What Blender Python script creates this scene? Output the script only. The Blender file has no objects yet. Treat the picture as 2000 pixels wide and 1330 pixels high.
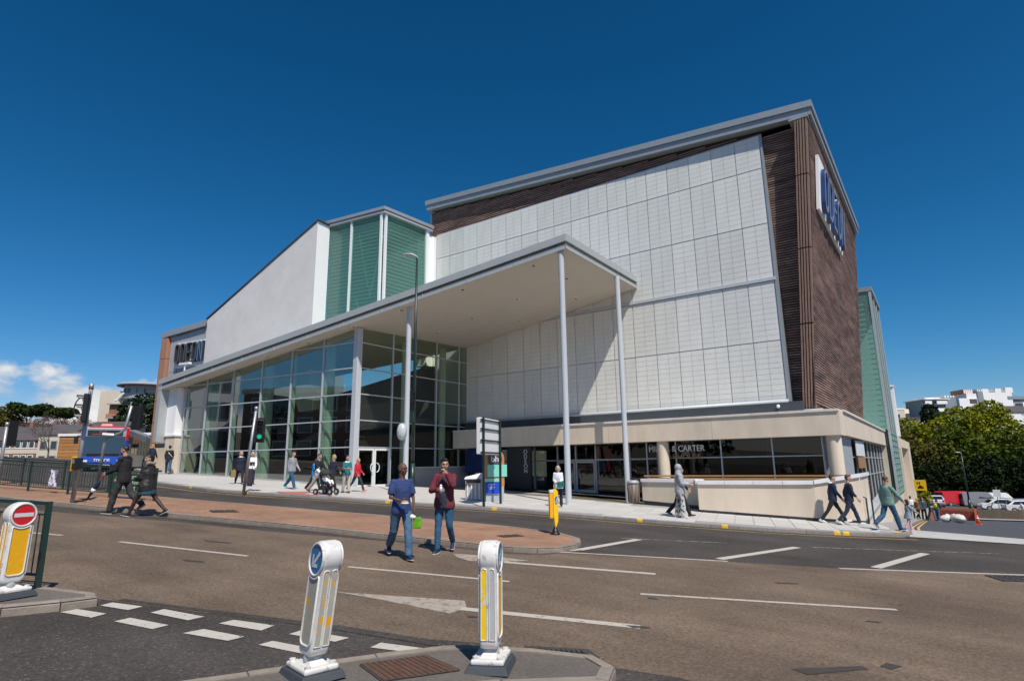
import bpy, bmesh, math, random
from math import sin, cos, pi, radians as R
from mathutils import Vector as V, Matrix, noise
random.seed(7)
S = bpy.context.scene
COL = S.collection

# ------------------------------------------------------------------ camera
cd = bpy.data.cameras.new('camera'); cam = bpy.data.objects.new('camera', cd); COL.objects.link(cam)
cd.sensor_fit = 'HORIZONTAL'; cd.sensor_width = 36; cd.lens = 20.84
cd.clip_start = 0.05; cd.clip_end = 6000
PITCH, ROLL, YAW = .20837, -.01305, -.61726
fw = V((sin(YAW)*cos(PITCH), cos(YAW)*cos(PITCH), sin(PITCH)))
r0 = V((cos(YAW), -sin(YAW), 0)); u0 = r0.cross(fw)
rr = r0*cos(ROLL)+u0*sin(ROLL); uu = -r0*sin(ROLL)+u0*cos(ROLL)
m = Matrix((rr, uu, -fw)).transposed().to_4x4(); m.translation = (0, 0, 1.64)
cam.matrix_world = m
S.camera = cam
S.render.resolution_x = 1024; S.render.resolution_y = 680

# ------------------------------------------------------------------ world and sun
SUNDIR = V((-.60, .37, -1)).normalized()          # the way the light travels
w = bpy.data.worlds.new('World'); S.world = w; w.use_nodes = True
nt = w.node_tree; N = nt.nodes; L = nt.links
for n in list(N): N.remove(n)
out = N.new('ShaderNodeOutputWorld'); bg = N.new('ShaderNodeBackground'); bg.inputs[1].default_value = .10
sky = N.new('ShaderNodeTexSky'); sky.sky_type = 'NISHITA'; sky.sun_disc = False
sky.sun_elevation = math.asin(-SUNDIR.z); sky.sun_rotation = math.atan2(-SUNDIR.x, -SUNDIR.y)
sky.altitude = 50; sky.air_density = 1.0; sky.dust_density = .4; sky.ozone_density = 3.5
tint = N.new('ShaderNodeMixRGB'); tint.blend_type = 'MULTIPLY'; tint.inputs[0].default_value = 1
tint.inputs[2].default_value = (.34, .84, 1.12, 1)
L.new(sky.outputs[0], tint.inputs[1])
# deepen the blue with height, as the exposure of the photograph does
sc1 = N.new('ShaderNodeVectorMath'); sc1.operation = 'SCALE'; sc1.inputs['Scale'].default_value = .1; L.new(tint.outputs[0], sc1.inputs[0])
gm = N.new('ShaderNodeGamma'); gm.inputs[1].default_value = 1.35; L.new(sc1.outputs[0], gm.inputs[0])
sc2 = N.new('ShaderNodeVectorMath'); sc2.operation = 'MULTIPLY'; sc2.inputs[1].default_value = (2.1, 1.22, 1.0); L.new(gm.outputs[0], sc2.inputs[0])
spc = N.new('ShaderNodeSeparateXYZ'); L.new(sc2.outputs[0], spc.inputs[0])
pr = N.new('ShaderNodeMath'); pr.operation = 'POWER'; pr.inputs[1].default_value = 1.8; L.new(spc.outputs[0], pr.inputs[0])
pr2 = N.new('ShaderNodeMath'); pr2.operation = 'MULTIPLY'; pr2.inputs[1].default_value = 7.2; L.new(pr.outputs[0], pr2.inputs[0])
cbc = N.new('ShaderNodeCombineXYZ'); L.new(pr2.outputs[0], cbc.inputs[0]); L.new(spc.outputs[1], cbc.inputs[1]); L.new(spc.outputs[2], cbc.inputs[2])
sc3 = N.new('ShaderNodeVectorMath'); sc3.operation = 'SCALE'; sc3.inputs['Scale'].default_value = 10; L.new(cbc.outputs[0], sc3.inputs[0])
# low cumulus near the horizon
tc = N.new('ShaderNodeTexCoord'); sep = N.new('ShaderNodeSeparateXYZ'); L.new(tc.outputs['Generated'], sep.inputs[0])
mp = N.new('ShaderNodeMapping'); mp.inputs['Scale'].default_value = (10, 10, 19); mp.inputs['Location'].default_value = (.35, .1, .42)
L.new(tc.outputs['Generated'], mp.inputs[0])
nz = N.new('ShaderNodeTexNoise'); nz.inputs['Scale'].default_value = 1.0; nz.inputs['Detail'].default_value = 9; nz.inputs['Roughness'].default_value = .53
L.new(mp.outputs[0], nz.inputs['Vector'])
band = N.new('ShaderNodeMapRange'); band.inputs['From Min'].default_value = .10; band.inputs['From Max'].default_value = .19
band.inputs['To Min'].default_value = .10; band.inputs['To Max'].default_value = -.20
L.new(sep.outputs['Z'], band.inputs[0])
# the cloud bank lies along one side of the horizon
dp = N.new('ShaderNodeVectorMath'); dp.operation = 'DOT_PRODUCT'; dp.inputs[1].default_value = (-.99, -.12, 0); L.new(tc.outputs['Generated'], dp.inputs[0])
big = N.new('ShaderNodeMapRange'); big.inputs['From Min'].default_value = .35; big.inputs['From Max'].default_value = .9; big.inputs['To Min'].default_value = .28; big.inputs['To Max'].default_value = .55
L.new(dp.outputs['Value'], big.inputs[0])
a1 = N.new('ShaderNodeMath'); a1.operation = 'ADD'; L.new(nz.outputs[0], a1.inputs[0]); L.new(band.outputs[0], a1.inputs[1])
a2 = N.new('ShaderNodeMath'); a2.operation = 'ADD'; L.new(a1.outputs[0], a2.inputs[0])
bm_ = N.new('ShaderNodeMath'); bm_.operation = 'MULTIPLY_ADD'; bm_.inputs[1].default_value = 1.0; bm_.inputs[2].default_value = -.52
L.new(big.outputs[0], bm_.inputs[0]); L.new(bm_.outputs[0], a2.inputs[1])
cr = N.new('ShaderNodeValToRGB'); cr.color_ramp.elements[0].position = .51; cr.color_ramp.elements[1].position = .625
L.new(a2.outputs[0], cr.inputs[0])
ccol = N.new('ShaderNodeValToRGB'); ccol.color_ramp.elements[0].position = .40; ccol.color_ramp.elements[0].color = (5.0, 5.4, 6.0, 1)
ccol.color_ramp.elements[1].position = .66; ccol.color_ramp.elements[1].color = (8.6, 8.6, 8.6, 1)
L.new(nz.outputs[0], ccol.inputs[0])
mx = N.new('ShaderNodeMixRGB'); L.new(cr.outputs[0], mx.inputs[0]); L.new(sc3.outputs[0], mx.inputs[1]); L.new(ccol.outputs[0], mx.inputs[2])
L.new(mx.outputs[0], bg.inputs[0]); L.new(bg.outputs[0], out.inputs[0])

sd = bpy.data.lights.new('sun', 'SUN'); sd.energy = 4.8; sd.angle = R(.55); sd.color = (1, .935, .85)
sun = bpy.data.objects.new('sun', sd); COL.objects.link(sun); sun.rotation_euler = SUNDIR.to_track_quat('-Z', 'Y').to_euler()
sun.location = (20, -20, 60)
S.view_settings.view_transform = 'Standard'; S.view_settings.look = 'None'
S.view_settings.exposure = 0; S.view_settings.gamma = 1; S.view_settings.use_curve_mapping = False
S.cycles.transparent_max_bounces = 16

# ------------------------------------------------------------------ materials
MATS = {}
def mat(name, col, rough=.6, metal=0, var=0, vs=3, bump=0, bs=40, spec=.5, obvar=0, var2=None, vs2=.4, aniso=None):
    """procedural principled material: colour, two noise layers of tone, fine bump, tone per object"""
    if name in MATS: return MATS[name]
    mt = bpy.data.materials.new(name); mt.use_nodes = True
    t = mt.node_tree; n = t.nodes; l = t.links
    p = n['Principled BSDF']; p.inputs['Roughness'].default_value = rough; p.inputs['Metallic'].default_value = metal
    p.inputs['Specular IOR Level'].default_value = spec
    c = (*col, 1); p.inputs['Base Color'].default_value = c
    tcn = n.new('ShaderNodeTexCoord'); src = tcn.outputs['Object']
    if aniso:
        mpn = n.new('ShaderNodeMapping'); mpn.inputs['Scale'].default_value = aniso; l.new(src, mpn.inputs[0]); src = mpn.outputs[0]
    cur = None
    def mult(sock_fac, lo, hi):
        nonlocal cur
        mr = n.new('ShaderNodeMapRange'); mr.inputs['From Min'].default_value = .3; mr.inputs['From Max'].default_value = .7
        mr.inputs['To Min'].default_value = lo; mr.inputs['To Max'].default_value = hi; l.new(sock_fac, mr.inputs[0])
        mm = n.new('ShaderNodeVectorMath'); mm.operation = 'SCALE'
        if cur is None: mm.inputs[0].default_value = col
        else: l.new(cur, mm.inputs[0])
        l.new(mr.outputs[0], mm.inputs['Scale']); cur = mm.outputs[0]
    if var:
        z = n.new('ShaderNodeTexNoise'); z.inputs['Scale'].default_value = vs; z.inputs['Detail'].default_value = 6; z.inputs['Roughness'].default_value = .62
        l.new(src, z.inputs['Vector']); mult(z.outputs[0], 1-var, 1+var)
    if var2:
        z = n.new('ShaderNodeTexNoise'); z.inputs['Scale'].default_value = vs2; z.inputs['Detail'].default_value = 4
        l.new(src, z.inputs['Vector']); mult(z.outputs[0], 1-var2, 1+var2)
    if obvar:
        oi = n.new('ShaderNodeObjectInfo')
        mr = n.new('ShaderNodeMath'); mr.operation = 'MULTIPLY_ADD'; mr.inputs[1].default_value = .4; mr.inputs[2].default_value = .3
        l.new(oi.outputs['Random'], mr.inputs[0]); mult(mr.outputs[0], 1-obvar, 1+obvar)
    if cur is not None: l.new(cur, p.inputs['Base Color'])
    if bump:
        z = n.new('ShaderNodeTexNoise'); z.inputs['Scale'].default_value = bs; z.inputs['Detail'].default_value = 5
        l.new(src, z.inputs['Vector'])
        b = n.new('ShaderNodeBump'); b.inputs['Strength'].default_value = bump; b.inputs['Distance'].default_value = .02
        l.new(z.outputs[0], b.inputs['Height']); l.new(b.outputs[0], p.inputs['Normal'])
    MATS[name] = mt; return mt

def glass(name, tintc, refl=1.0, rough=0.0, base=.10, film=None):
    if name in MATS: return MATS[name]
    mt = bpy.data.materials.new(name); mt.use_nodes = True
    t = mt.node_tree; n = t.nodes; l = t.links; n.remove(n['Principled BSDF'])
    o = n['Material Output']; tr = n.new('ShaderNodeBsdfTransparent'); tr.inputs[0].default_value = (*tintc, 1)
    g = n.new('ShaderNodeBsdfGlossy'); g.inputs['Roughness'].default_value = rough
    # same reflectance from both sides of a thin pane
    mm = n.new('ShaderNodeMath'); mm.operation = 'MULTIPLY'; mm.inputs[1].default_value = refl; mm.use_clamp = True
    lw = n.new('ShaderNodeLayerWeight'); lw.inputs['Blend'].default_value = .2
    pw = n.new('ShaderNodeMath'); pw.operation = 'POWER'; pw.inputs[1].default_value = 3.5
    l.new(lw.outputs['Facing'], pw.inputs[0])
    ad = n.new('ShaderNodeMath'); ad.operation = 'MULTIPLY_ADD'; ad.inputs[1].default_value = .80; ad.inputs[2].default_value = base
    l.new(pw.outputs[0], ad.inputs[0]); l.new(ad.outputs[0], mm.inputs[0])
    mixs = n.new('ShaderNodeMixShader'); l.new(mm.outputs[0], mixs.inputs[0]); l.new(tr.outputs[0], mixs.inputs[1]); l.new(g.outputs[0], mixs.inputs[2])
    last = mixs.outputs[0]
    if film:        # a translucent printed film on the pane
        df = n.new('ShaderNodeBsdfDiffuse'); df.inputs[0].default_value = (*film[0], 1); tl = n.new('ShaderNodeBsdfTranslucent'); tl.inputs[0].default_value = (*film[0], 1)
        m2 = n.new('ShaderNodeMixShader'); m2.inputs[0].default_value = .4; l.new(df.outputs[0], m2.inputs[1]); l.new(tl.outputs[0], m2.inputs[2])
        m3 = n.new('ShaderNodeMixShader'); m3.inputs[0].default_value = film[1]; l.new(last, m3.inputs[1]); l.new(m2.outputs[0], m3.inputs[2]); last = m3.outputs[0]
    l.new(last, o.inputs[0]); MATS[name] = mt; return mt

def emit(name, col, st=1):
    if name in MATS: return MATS[name]
    mt = bpy.data.materials.new(name); mt.use_nodes = True
    p = mt.node_tree.nodes['Principled BSDF']; p.inputs['Base Color'].default_value = (*[c*.3 for c in col], 1)
    p.inputs['Emission Color'].default_value = (*col, 1); p.inputs['Emission Strength'].default_value = st
    MATS[name] = mt; return mt

def road_mat(name, col, crackc=.5, grit=1.35):
    """asphalt: aggregate speckle, tyre-polished long streaks, blotches and scattered dark scars"""
    if name in MATS: return MATS[name]
    mt = mat(name, col, rough=.9, var=.42, vs=30, var2=.26, vs2=.5, bump=.4, bs=160, spec=.25)
    t = mt.node_tree; n = t.nodes; l = t.links; p = n['Principled BSDF']
    cur = p.inputs['Base Color'].links[0].from_socket
    tcn = n.new('ShaderNodeTexCoord')
    mpn = n.new('ShaderNodeMapping'); mpn.inputs['Rotation'].default_value = (0, 0, R(-22)); mpn.inputs['Scale'].default_value = (.14, 1.5, 1)
    l.new(tcn.outputs['Object'], mpn.inputs[0])
    z = n.new('ShaderNodeTexNoise'); z.inputs['Scale'].default_value = 1.2; z.inputs['Detail'].default_value = 7; z.inputs['Roughness'].default_value = .6; l.new(mpn.outputs[0], z.inputs['Vector'])
    mr = n.new('ShaderNodeMapRange'); mr.inputs['From Min'].default_value = .3; mr.inputs['From Max'].default_value = .7
    mr.inputs['To Min'].default_value = .84; mr.inputs['To Max'].default_value = 1.12; l.new(z.outputs[0], mr.inputs[0])
    s1 = n.new('ShaderNodeVectorMath'); s1.operation = 'SCALE'; l.new(cur, s1.inputs[0]); l.new(mr.outputs[0], s1.inputs['Scale'])
    mp2 = n.new('ShaderNodeMapping'); mp2.inputs['Rotation'].default_value = (0, 0, R(-30)); mp2.inputs['Scale'].default_value = (1.1, 3.6, 1)
    l.new(tcn.outputs['Object'], mp2.inputs[0])
    z2 = n.new('ShaderNodeTexNoise'); z2.inputs['Scale'].default_value = 2.6; z2.inputs['Detail'].default_value = 8; z2.inputs['Roughness'].default_value = .7; l.new(mp2.outputs[0], z2.inputs['Vector'])
    cr_ = n.new('ShaderNodeValToRGB'); cr_.color_ramp.elements[0].position = .645; cr_.color_ramp.elements[0].color = (1, 1, 1, 1)
    cr_.color_ramp.elements[1].position = .70; cr_.color_ramp.elements[1].color = (crackc, crackc, crackc, 1); l.new(z2.outputs[0], cr_.inputs[0])
    s2 = n.new('ShaderNodeVectorMath'); s2.operation = 'MULTIPLY'; l.new(s1.outputs[0], s2.inputs[0]); l.new(cr_.outputs[0], s2.inputs[1])
    # pale grit: some of the stones only
    vz = n.new('ShaderNodeTexVoronoi'); vz.inputs['Scale'].default_value = 34; l.new(tcn.outputs['Object'], vz.inputs['Vector'])
    near = n.new('ShaderNodeMath'); near.operation = 'LESS_THAN'; near.inputs[1].default_value = .30; l.new(vz.outputs['Distance'], near.inputs[0])
    sp = n.new('ShaderNodeSeparateColor'); l.new(vz.outputs['Color'], sp.inputs[0])
    pick = n.new('ShaderNodeMath'); pick.operation = 'GREATER_THAN'; pick.inputs[1].default_value = .78; l.new(sp.outputs[0], pick.inputs[0])
    dk = n.new('ShaderNodeMath'); dk.operation = 'MULTIPLY_ADD'; dk.inputs[1].default_value = .22; dk.inputs[2].default_value = .88; l.new(sp.outputs[1], dk.inputs[0])
    both = n.new('ShaderNodeMath'); both.operation = 'MULTIPLY'; l.new(near.outputs[0], both.inputs[0]); l.new(pick.outputs[0], both.inputs[1])
    vr = n.new('ShaderNodeMath'); vr.operation = 'MULTIPLY_ADD'; vr.inputs[1].default_value = grit-1; l.new(both.outputs[0], vr.inputs[0]); l.new(dk.outputs[0], vr.inputs[2])
    s3 = n.new('ShaderNodeVectorMath'); s3.operation = 'SCALE'; l.new(s2.outputs[0], s3.inputs[0]); l.new(vr.outputs[0], s3.inputs['Scale'])
    l.new(s3.outputs[0], p.inputs['Base Color'])
    return mt

def worn_mat(name, top, under, thr=.5, scale=9, rough=.6):
    """paint or film flaking off: 'under' shows through where a noise passes thr"""
    if name in MATS: return MATS[name]
    mt = mat(name, top, rough=rough, var=.08, vs=14)
    t = mt.node_tree; n = t.nodes; l = t.links; p = n['Principled BSDF']; cur = p.inputs['Base Color'].links[0].from_socket
    tcn = n.new('ShaderNodeTexCoord'); z = n.new('ShaderNodeTexNoise'); z.inputs['Scale'].default_value = scale; z.inputs['Detail'].default_value = 7; z.inputs['Roughness'].default_value = .65
    l.new(tcn.outputs['Object'], z.inputs['Vector'])
    cr_ = n.new('ShaderNodeValToRGB'); cr_.color_ramp.elements[0].position = thr; cr_.color_ramp.elements[1].position = thr+.03; l.new(z.outputs[0], cr_.inputs[0])
    mxn = n.new('ShaderNodeMixRGB'); l.new(cr_.outputs[0], mxn.inputs[0]); l.new(cur, mxn.inputs[1]); mxn.inputs[2].default_value = (*under, 1)
    l.new(mxn.outputs[0], p.inputs['Base Color']); return mt

def brick_mat(name, c1, c2, mortar, sx=1, w_=.22, h_=.11, ms=.012, rot=0):
    if name in MATS: return MATS[name]
    mt = mat(name, c1, rough=.85, var=.14, vs=20)
    t = mt.node_tree; n = t.nodes; l = t.links; p = n['Principled BSDF']
    tcn = n.new('ShaderNodeTexCoord'); mpn = n.new('ShaderNodeMapping'); mpn.inputs['Rotation'].default_value = (0, 0, rot); l.new(tcn.outputs['Object'], mpn.inputs[0])
    b = n.new('ShaderNodeTexBrick'); b.inputs['Scale'].default_value = sx; b.inputs['Brick Width'].default_value = w_; b.inputs['Row Height'].default_value = h_
    b.inputs['Mortar Size'].default_value = ms; b.inputs['Color1'].default_value = (*c1, 1); b.inputs['Color2'].default_value = (*c2, 1); b.inputs['Mortar'].default_value = (*mortar, 1)
    l.new(mpn.outputs[0], b.inputs['Vector'])
    z = n.new('ShaderNodeTexNoise'); z.inputs['Scale'].default_value = .9; z.inputs['Detail'].default_value = 6; l.new(tcn.outputs['Object'], z.inputs['Vector'])
    mr = n.new('ShaderNodeMapRange'); mr.inputs['From Min'].default_value = .3; mr.inputs['From Max'].default_value = .7; mr.inputs['To Min'].default_value = .78; mr.inputs['To Max'].default_value = 1.15; l.new(z.outputs[0], mr.inputs[0])
    s = n.new('ShaderNodeVectorMath'); s.operation = 'SCALE'; l.new(b.outputs['Color'], s.inputs[0]); l.new(mr.outputs[0], s.inputs['Scale']); l.new(s.outputs[0], p.inputs['Base Color'])
    return mt

# ------------------------------------------------------------------ mesh helpers
class MB:
    def __init__(self): self.v = []; self.f = []; self.mi = []; self.cur = 0
    def add(self, vs, fs):
        o = len(self.v); self.v += [tuple(a) for a in vs]; self.f += [tuple(i+o for i in q) for q in fs]; self.mi += [self.cur]*len(fs); return self
    def quad(self, *p): return self.add(p, [tuple(range(len(p)))])
    def box(self, x0, x1, y0, y1, z0, z1):
        return self.add([(x0,y0,z0),(x1,y0,z0),(x1,y1,z0),(x0,y1,z0),(x0,y0,z1),(x1,y0,z1),(x1,y1,z1),(x0,y1,z1)],
                        [(0,3,2,1),(4,5,6,7),(0,1,5,4),(1,2,6,5),(2,3,7,6),(3,0,4,7)])
    def obox(self, c, ax, ay, az):      # centre and three half-axis vectors
        c, ax, ay, az = V(c), V(ax), V(ay), V(az)
        vs = [c+sx*ax+sy*ay+sz*az for sz in (-1,1) for sx, sy in ((-1,-1),(1,-1),(1,1),(-1,1))]
        return self.add(vs, [(0,3,2,1),(4,5,6,7),(0,1,5,4),(1,2,6,5),(2,3,7,6),(3,0,4,7)])
    def bar(self, a, b, wd, dp, up=(0,0,1)):   # rectangular bar from a to b
        a, b = V(a), V(b); d = (b-a); upv = V(up)
        s = d.cross(upv)
        if s.length < 1e-5: s = d.cross(V((1,0,0)))
        s.normalize(); t = s.cross(d).normalized()
        return self.obox((a+b)/2, d/2, s*wd/2, t*dp/2)
    def prism(self, poly, z0, z1):
        n = len(poly)
        zz = lambda z, p: z(p[0], p[1]) if callable(z) else z
        vs = [(x, y, zz(z0, (x, y))) for x, y in poly]+[(x, y, zz(z1, (x, y))) for x, y in poly]
        return self.add(vs, [tuple(range(n-1,-1,-1)), tuple(range(n,2*n))]+[(i,(i+1)%n,(i+1)%n+n,i+n) for i in range(n)])
    def tube(self, pts, rad, n=8, caps=True, flat=1.0, side=None):
        pts = [V(p) for p in pts]; k = len(pts); rad = rad if isinstance(rad, (list, tuple)) else [rad]*k
        o = len(self.v); prev = None
        for i, p in enumerate(pts):
            d = (pts[min(i+1,k-1)]-pts[max(i-1,0)]).normalized()
            ref = V(side) if side else (prev if prev is not None else (V((0,1,0)) if abs(d.y) < .9 else V((1,0,0))))
            s = (ref - d*ref.dot(d)).normalized(); prev = s; t = d.cross(s)
            for j in range(n):
                a = 2*pi*j/n; self.v.append(tuple(p+rad[i]*(cos(a)*s+flat*sin(a)*t)))
        for i in range(k-1):
            for j in range(n):
                q = (o+i*n+j, o+i*n+(j+1)%n, o+(i+1)*n+(j+1)%n, o+(i+1)*n+j); self.f.append(q); self.mi.append(self.cur)
        if caps:
            self.f.append(tuple(o+j for j in range(n-1,-1,-1))); self.f.append(tuple(o+(k-1)*n+j for j in range(n))); self.mi += [self.cur]*2
        return self
    def ball(self, c, rx, ry=None, rz=None, n=10, k=7, rot=None):
        ry = rx if ry is None else ry; rz = rx if rz is None else rz; c = V(c); o = len(self.v)
        for i in range(k+1):
            ph = -pi/2+pi*i/k
            for j in range(n):
                a = 2*pi*j/n; p = V((rx*cos(ph)*cos(a), ry*cos(ph)*sin(a), rz*sin(ph)))
                if rot is not None: p = rot @ p
                self.v.append(tuple(c+p))
        for i in range(k):
            for j in range(n):
                self.f.append((o+i*n+j, o+i*n+(j+1)%n, o+(i+1)*n+(j+1)%n, o+(i+1)*n+j)); self.mi.append(self.cur)
        return self
    def rings(self, rs, n=14, caps=True):       # rs: list of (centre, rx-vector, ry-vector)
        o = len(self.v)
        for c, a, b in rs:
            for j in range(n):
                t = 2*pi*j/n; self.v.append(tuple(V(c)+V(a)*cos(t)+V(b)*sin(t)))
        for i in range(len(rs)-1):
            for j in range(n):
                self.f.append((o+i*n+j, o+i*n+(j+1)%n, o+(i+1)*n+(j+1)%n, o+(i+1)*n+j)); self.mi.append(self.cur)
        if caps:
            self.f.append(tuple(o+j for j in range(n-1,-1,-1))); self.f.append(tuple(o+(len(rs)-1)*n+j for j in range(n))); self.mi += [self.cur]*2
        return self
    def mesh(self, name, mats, smooth=False):
        me = bpy.data.meshes.new(name); me.from_pydata(self.v, [], self.f)
        for mm_ in (mats if isinstance(mats, (list, tuple)) else [mats]): me.materials.append(mm_)
        me.polygons.foreach_set('material_index', self.mi)
        if smooth: me.polygons.foreach_set('use_smooth', [True]*len(me.polygons))
        me.validate(); me.update(); return me
    def build(self, name, mats, parent=None, smooth=False, bevel=0, **kw):
        return link(name, self.mesh(name, mats, smooth), parent, bevel=bevel, **kw)

def wloc(o):
    return o.location + ((wloc(o.parent)+o.matrix_parent_inverse.translation) if o.parent else V((0, 0, 0)))
def link(name, me, parent=None, bevel=0, loc=None, rot=None, **kw):
    o = bpy.data.objects.new(name, me); COL.objects.link(o)
    if loc is not None: o.location = loc
    if rot is not None: o.rotation_euler = rot
    if parent is not None:
        o.parent = parent
        if parent.get('_local'): o['_local'] = 1
        else: o.matrix_parent_inverse = Matrix.Translation(-wloc(parent))
    if bevel:
        md = o.modifiers.new('bevel', 'BEVEL'); md.width = bevel; md.segments = 3 if bevel > .015 else 2; md.harden_normals = False; md.limit_method = 'ANGLE'; md.angle_limit = R(40)
    for k, v in kw.items(): o[k] = v
    return o

def tag(o, label=None, category=None, group=None, kind=None):
    if label: o['label'] = label
    if category: o['category'] = category
    if group: o['group'] = group
    if kind: o['kind'] = kind
    return o
def thing(name, loc, label, category, group=None, local=False, rz=0):
    """an Empty at the base of a thing; local: its parts are given in its own axes, else in world axes"""
    o = bpy.data.objects.new(name, None); COL.objects.link(o); o.location = loc; o.rotation_euler = (0, 0, rz); o.empty_display_size = .3
    if local: o['_local'] = 1
    return tag(o, label, category, group)
def copy_tree(o, parent=None):
    c = o.copy(); COL.objects.link(c)
    if parent is not None: c.parent = parent
    for ch in list(o.children): copy_tree(ch, c)
    return c
TEXTS = []
def text(name, s, size, mt, parent, loc, xdir, up=(0,0,1), ext=.01, sx=1.0, align='CENTER', bevel=0):
    cu = bpy.data.curves.new(name, 'FONT'); cu.body = s; cu.size = size; cu.extrude = ext; cu.align_x = align; cu.align_y = 'CENTER'; cu.bevel_depth = bevel
    cu.materials.append(mt)
    o = bpy.data.objects.new(name, cu); COL.objects.link(o)
    x = V(xdir).normalized(); z0 = V(up).normalized(); nrm = x.cross(z0).normalized(); y = nrm.cross(x)
    mw = Matrix((x*sx, y, nrm)).transposed().to_4x4(); mw.translation = V(loc)
    TEXTS.append((o, parent, mw)); return o

# ------------------------------------------------------------------ terrain
def cl(v, a, b): return min(max(v, a), b)
def sm(t): t = cl(t, 0, 1); return t*t*(3-2*t)
def zt(x, y):
    xx = cl(x, -75, 60); yy = cl(y, -60, 200)
    z = -.2512491-.05037008*xx-.01956272*yy
    z -= .05*cl(y-25, 0, 45)*cl((x+10)/6, 0, 1)
    if y > 120: z += 19*sm((y-124)/105)*sm((x+70)/50)
    if x < -85: z += 12.5*sm((-x-140)/65)
    return z
def clip(poly, a, b, c):      # keep a*x+b*y<=c
    o = []
    for i in range(len(poly)):
        p, q = poly[i], poly[(i+1) % len(poly)]; dp = a*p[0]+b*p[1]-c; dq = a*q[0]+b*q[1]-c
        if dp <= 0: o.append(p)
        if dp*dq < 0: t = dp/(dp-dq); o.append((p[0]+t*(q[0]-p[0]), p[1]+t*(q[1]-p[1])))
    return o
def sheet_mb(polys, h, mb=None):
    mb = mb or MB()
    for poly in polys:
        area = sum(poly[i][0]*poly[(i+1)%len(poly)][1]-poly[(i+1)%len(poly)][0]*poly[i][1] for i in range(len(poly)))
        if area < 0: poly = poly[::-1]
        for lo, hi in ((-999, 25), (25, 70), (70, 999)):
            q = clip(clip(poly, 0, 1, hi), 0, -1, -lo)
            if len(q) >= 3: mb.add([(x, y, zt(x, y)+h) for x, y in q], [tuple(range(len(q)))])
    return mb
def strip(a, b, wd):
    a, b = V(a), V(b); d = (b-a).normalized(); s = V((-d.y, d.x))*wd/2
    return [tuple(a-s), tuple(b-s), tuple(b+s), tuple(a+s)]
def inside(p, poly):
    c = False; j = len(poly)-1
    for i in range(len(poly)):
        if (poly[i][1] > p[1]) != (poly[j][1] > p[1]) and p[0] < (poly[j][0]-poly[i][0])*(p[1]-poly[i][1])/(poly[j][1]-poly[i][1])+poly[i][0]: c = not c
        j = i
    return c
# ------------------------------------------------------------------ palette
m_dark = road_mat('asphalt_dark', (.066, .057, .051), grit=2.4)
m_brown = road_mat('asphalt_brown', (.160, .117, .084), grit=1.35)
m_pave = mat('paving_joint', (.30, .29, .27), rough=.9, var=.12, vs=6)
m_slab = mat('paving_slab', (.50, .48, .45), rough=.85, var=.07, vs=7, obvar=.07, var2=.09, vs2=.35, bump=.1, bs=90)
m_kerb = mat('kerb_granite', (.27, .245, .22), rough=.85, var=.16, vs=9, obvar=.12, bump=.25, bs=60)
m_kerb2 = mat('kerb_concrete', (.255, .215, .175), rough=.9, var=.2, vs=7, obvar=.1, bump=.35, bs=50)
m_white = worn_mat('road_paint', (.47, .42, .36), (.23, .18, .14), thr=.60, scale=11, rough=.75)
m_whiten = worn_mat('road_paint_bright', (.49, .45, .39), (.12, .11, .10), thr=.63, scale=13, rough=.75)
m_faint = worn_mat('road_paint_faint', (.30, .28, .26), (.08, .072, .068), thr=.47, scale=8, rough=.8)
m_yel = worn_mat('yellow_paint', (.62, .40, .10), (.30, .25, .16), thr=.55, scale=6, rough=.75)
m_kmark = mat('yellow_kerb_paint', (.78, .46, .02), rough=.7, var=.1, vs=20)
m_isl = brick_mat('island_brick', (.37, .205, .125), (.30, .165, .10), (.19, .12, .085), w_=.2, h_=.1, ms=.006, rot=R(-17))
m_islc = mat('island_tarmac', (.125, .108, .093), rough=.9, var=.22, vs=30, var2=.15, vs2=1.2, bump=.3, bs=120)
m_red = mat('tactile_red', (.42, .15, .12), rough=.85, var=.1, vs=9, bump=.2, bs=30)
m_iron = mat('cast_iron_rust', (.115, .062, .042), rough=.75, var=.25, vs=18, bump=.2, bs=60)
m_iron2 = mat('cast_iron_dark', (.05, .045, .042), rough=.7, var=.2, vs=18)
m_green = mat('railing_green', (.012, .034, .028), rough=.35, var=.1, vs=12)
m_steel = mat('galvanised_steel', (.36, .37, .38), rough=.45, metal=.55, var=.08, vs=6)
m_black = mat('black_plastic', (.012, .012, .013), rough=.42)
m_rubber = mat('dark_rubber', (.045, .052, .06), rough=.7, var=.12, vs=15)

# ------------------------------------------------------------------ ground
xs = [-1500,-900,-600,-400,-300,-250,-220,-200,-185,-170,-155,-140,-125,-110,-95,-85,-75,-10,-4,20,60,120,200,400,900,1500]
ys = [-1500,-600,-200,-60,0,25,70,100,120,124,132,140,150,160,170,180,190,200,210,220,230,260,300,400,600,1000,1500]
g = MB(); g.v = [(x, y, zt(x, y)-.012) for y in ys for x in xs]; nx = len(xs)
g.f = [(j*nx+i, j*nx+i+1, (j+1)*nx+i+1, (j+1)*nx+i) for j in range(len(ys)-1) for i in range(nx-1)]; g.mi = [0]*len(g.f)
m_earth = mat('earth', (.10, .095, .06), rough=1, var=.2, vs=.2)
ground = g.build('ground', m_earth, kind='structure')

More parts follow.
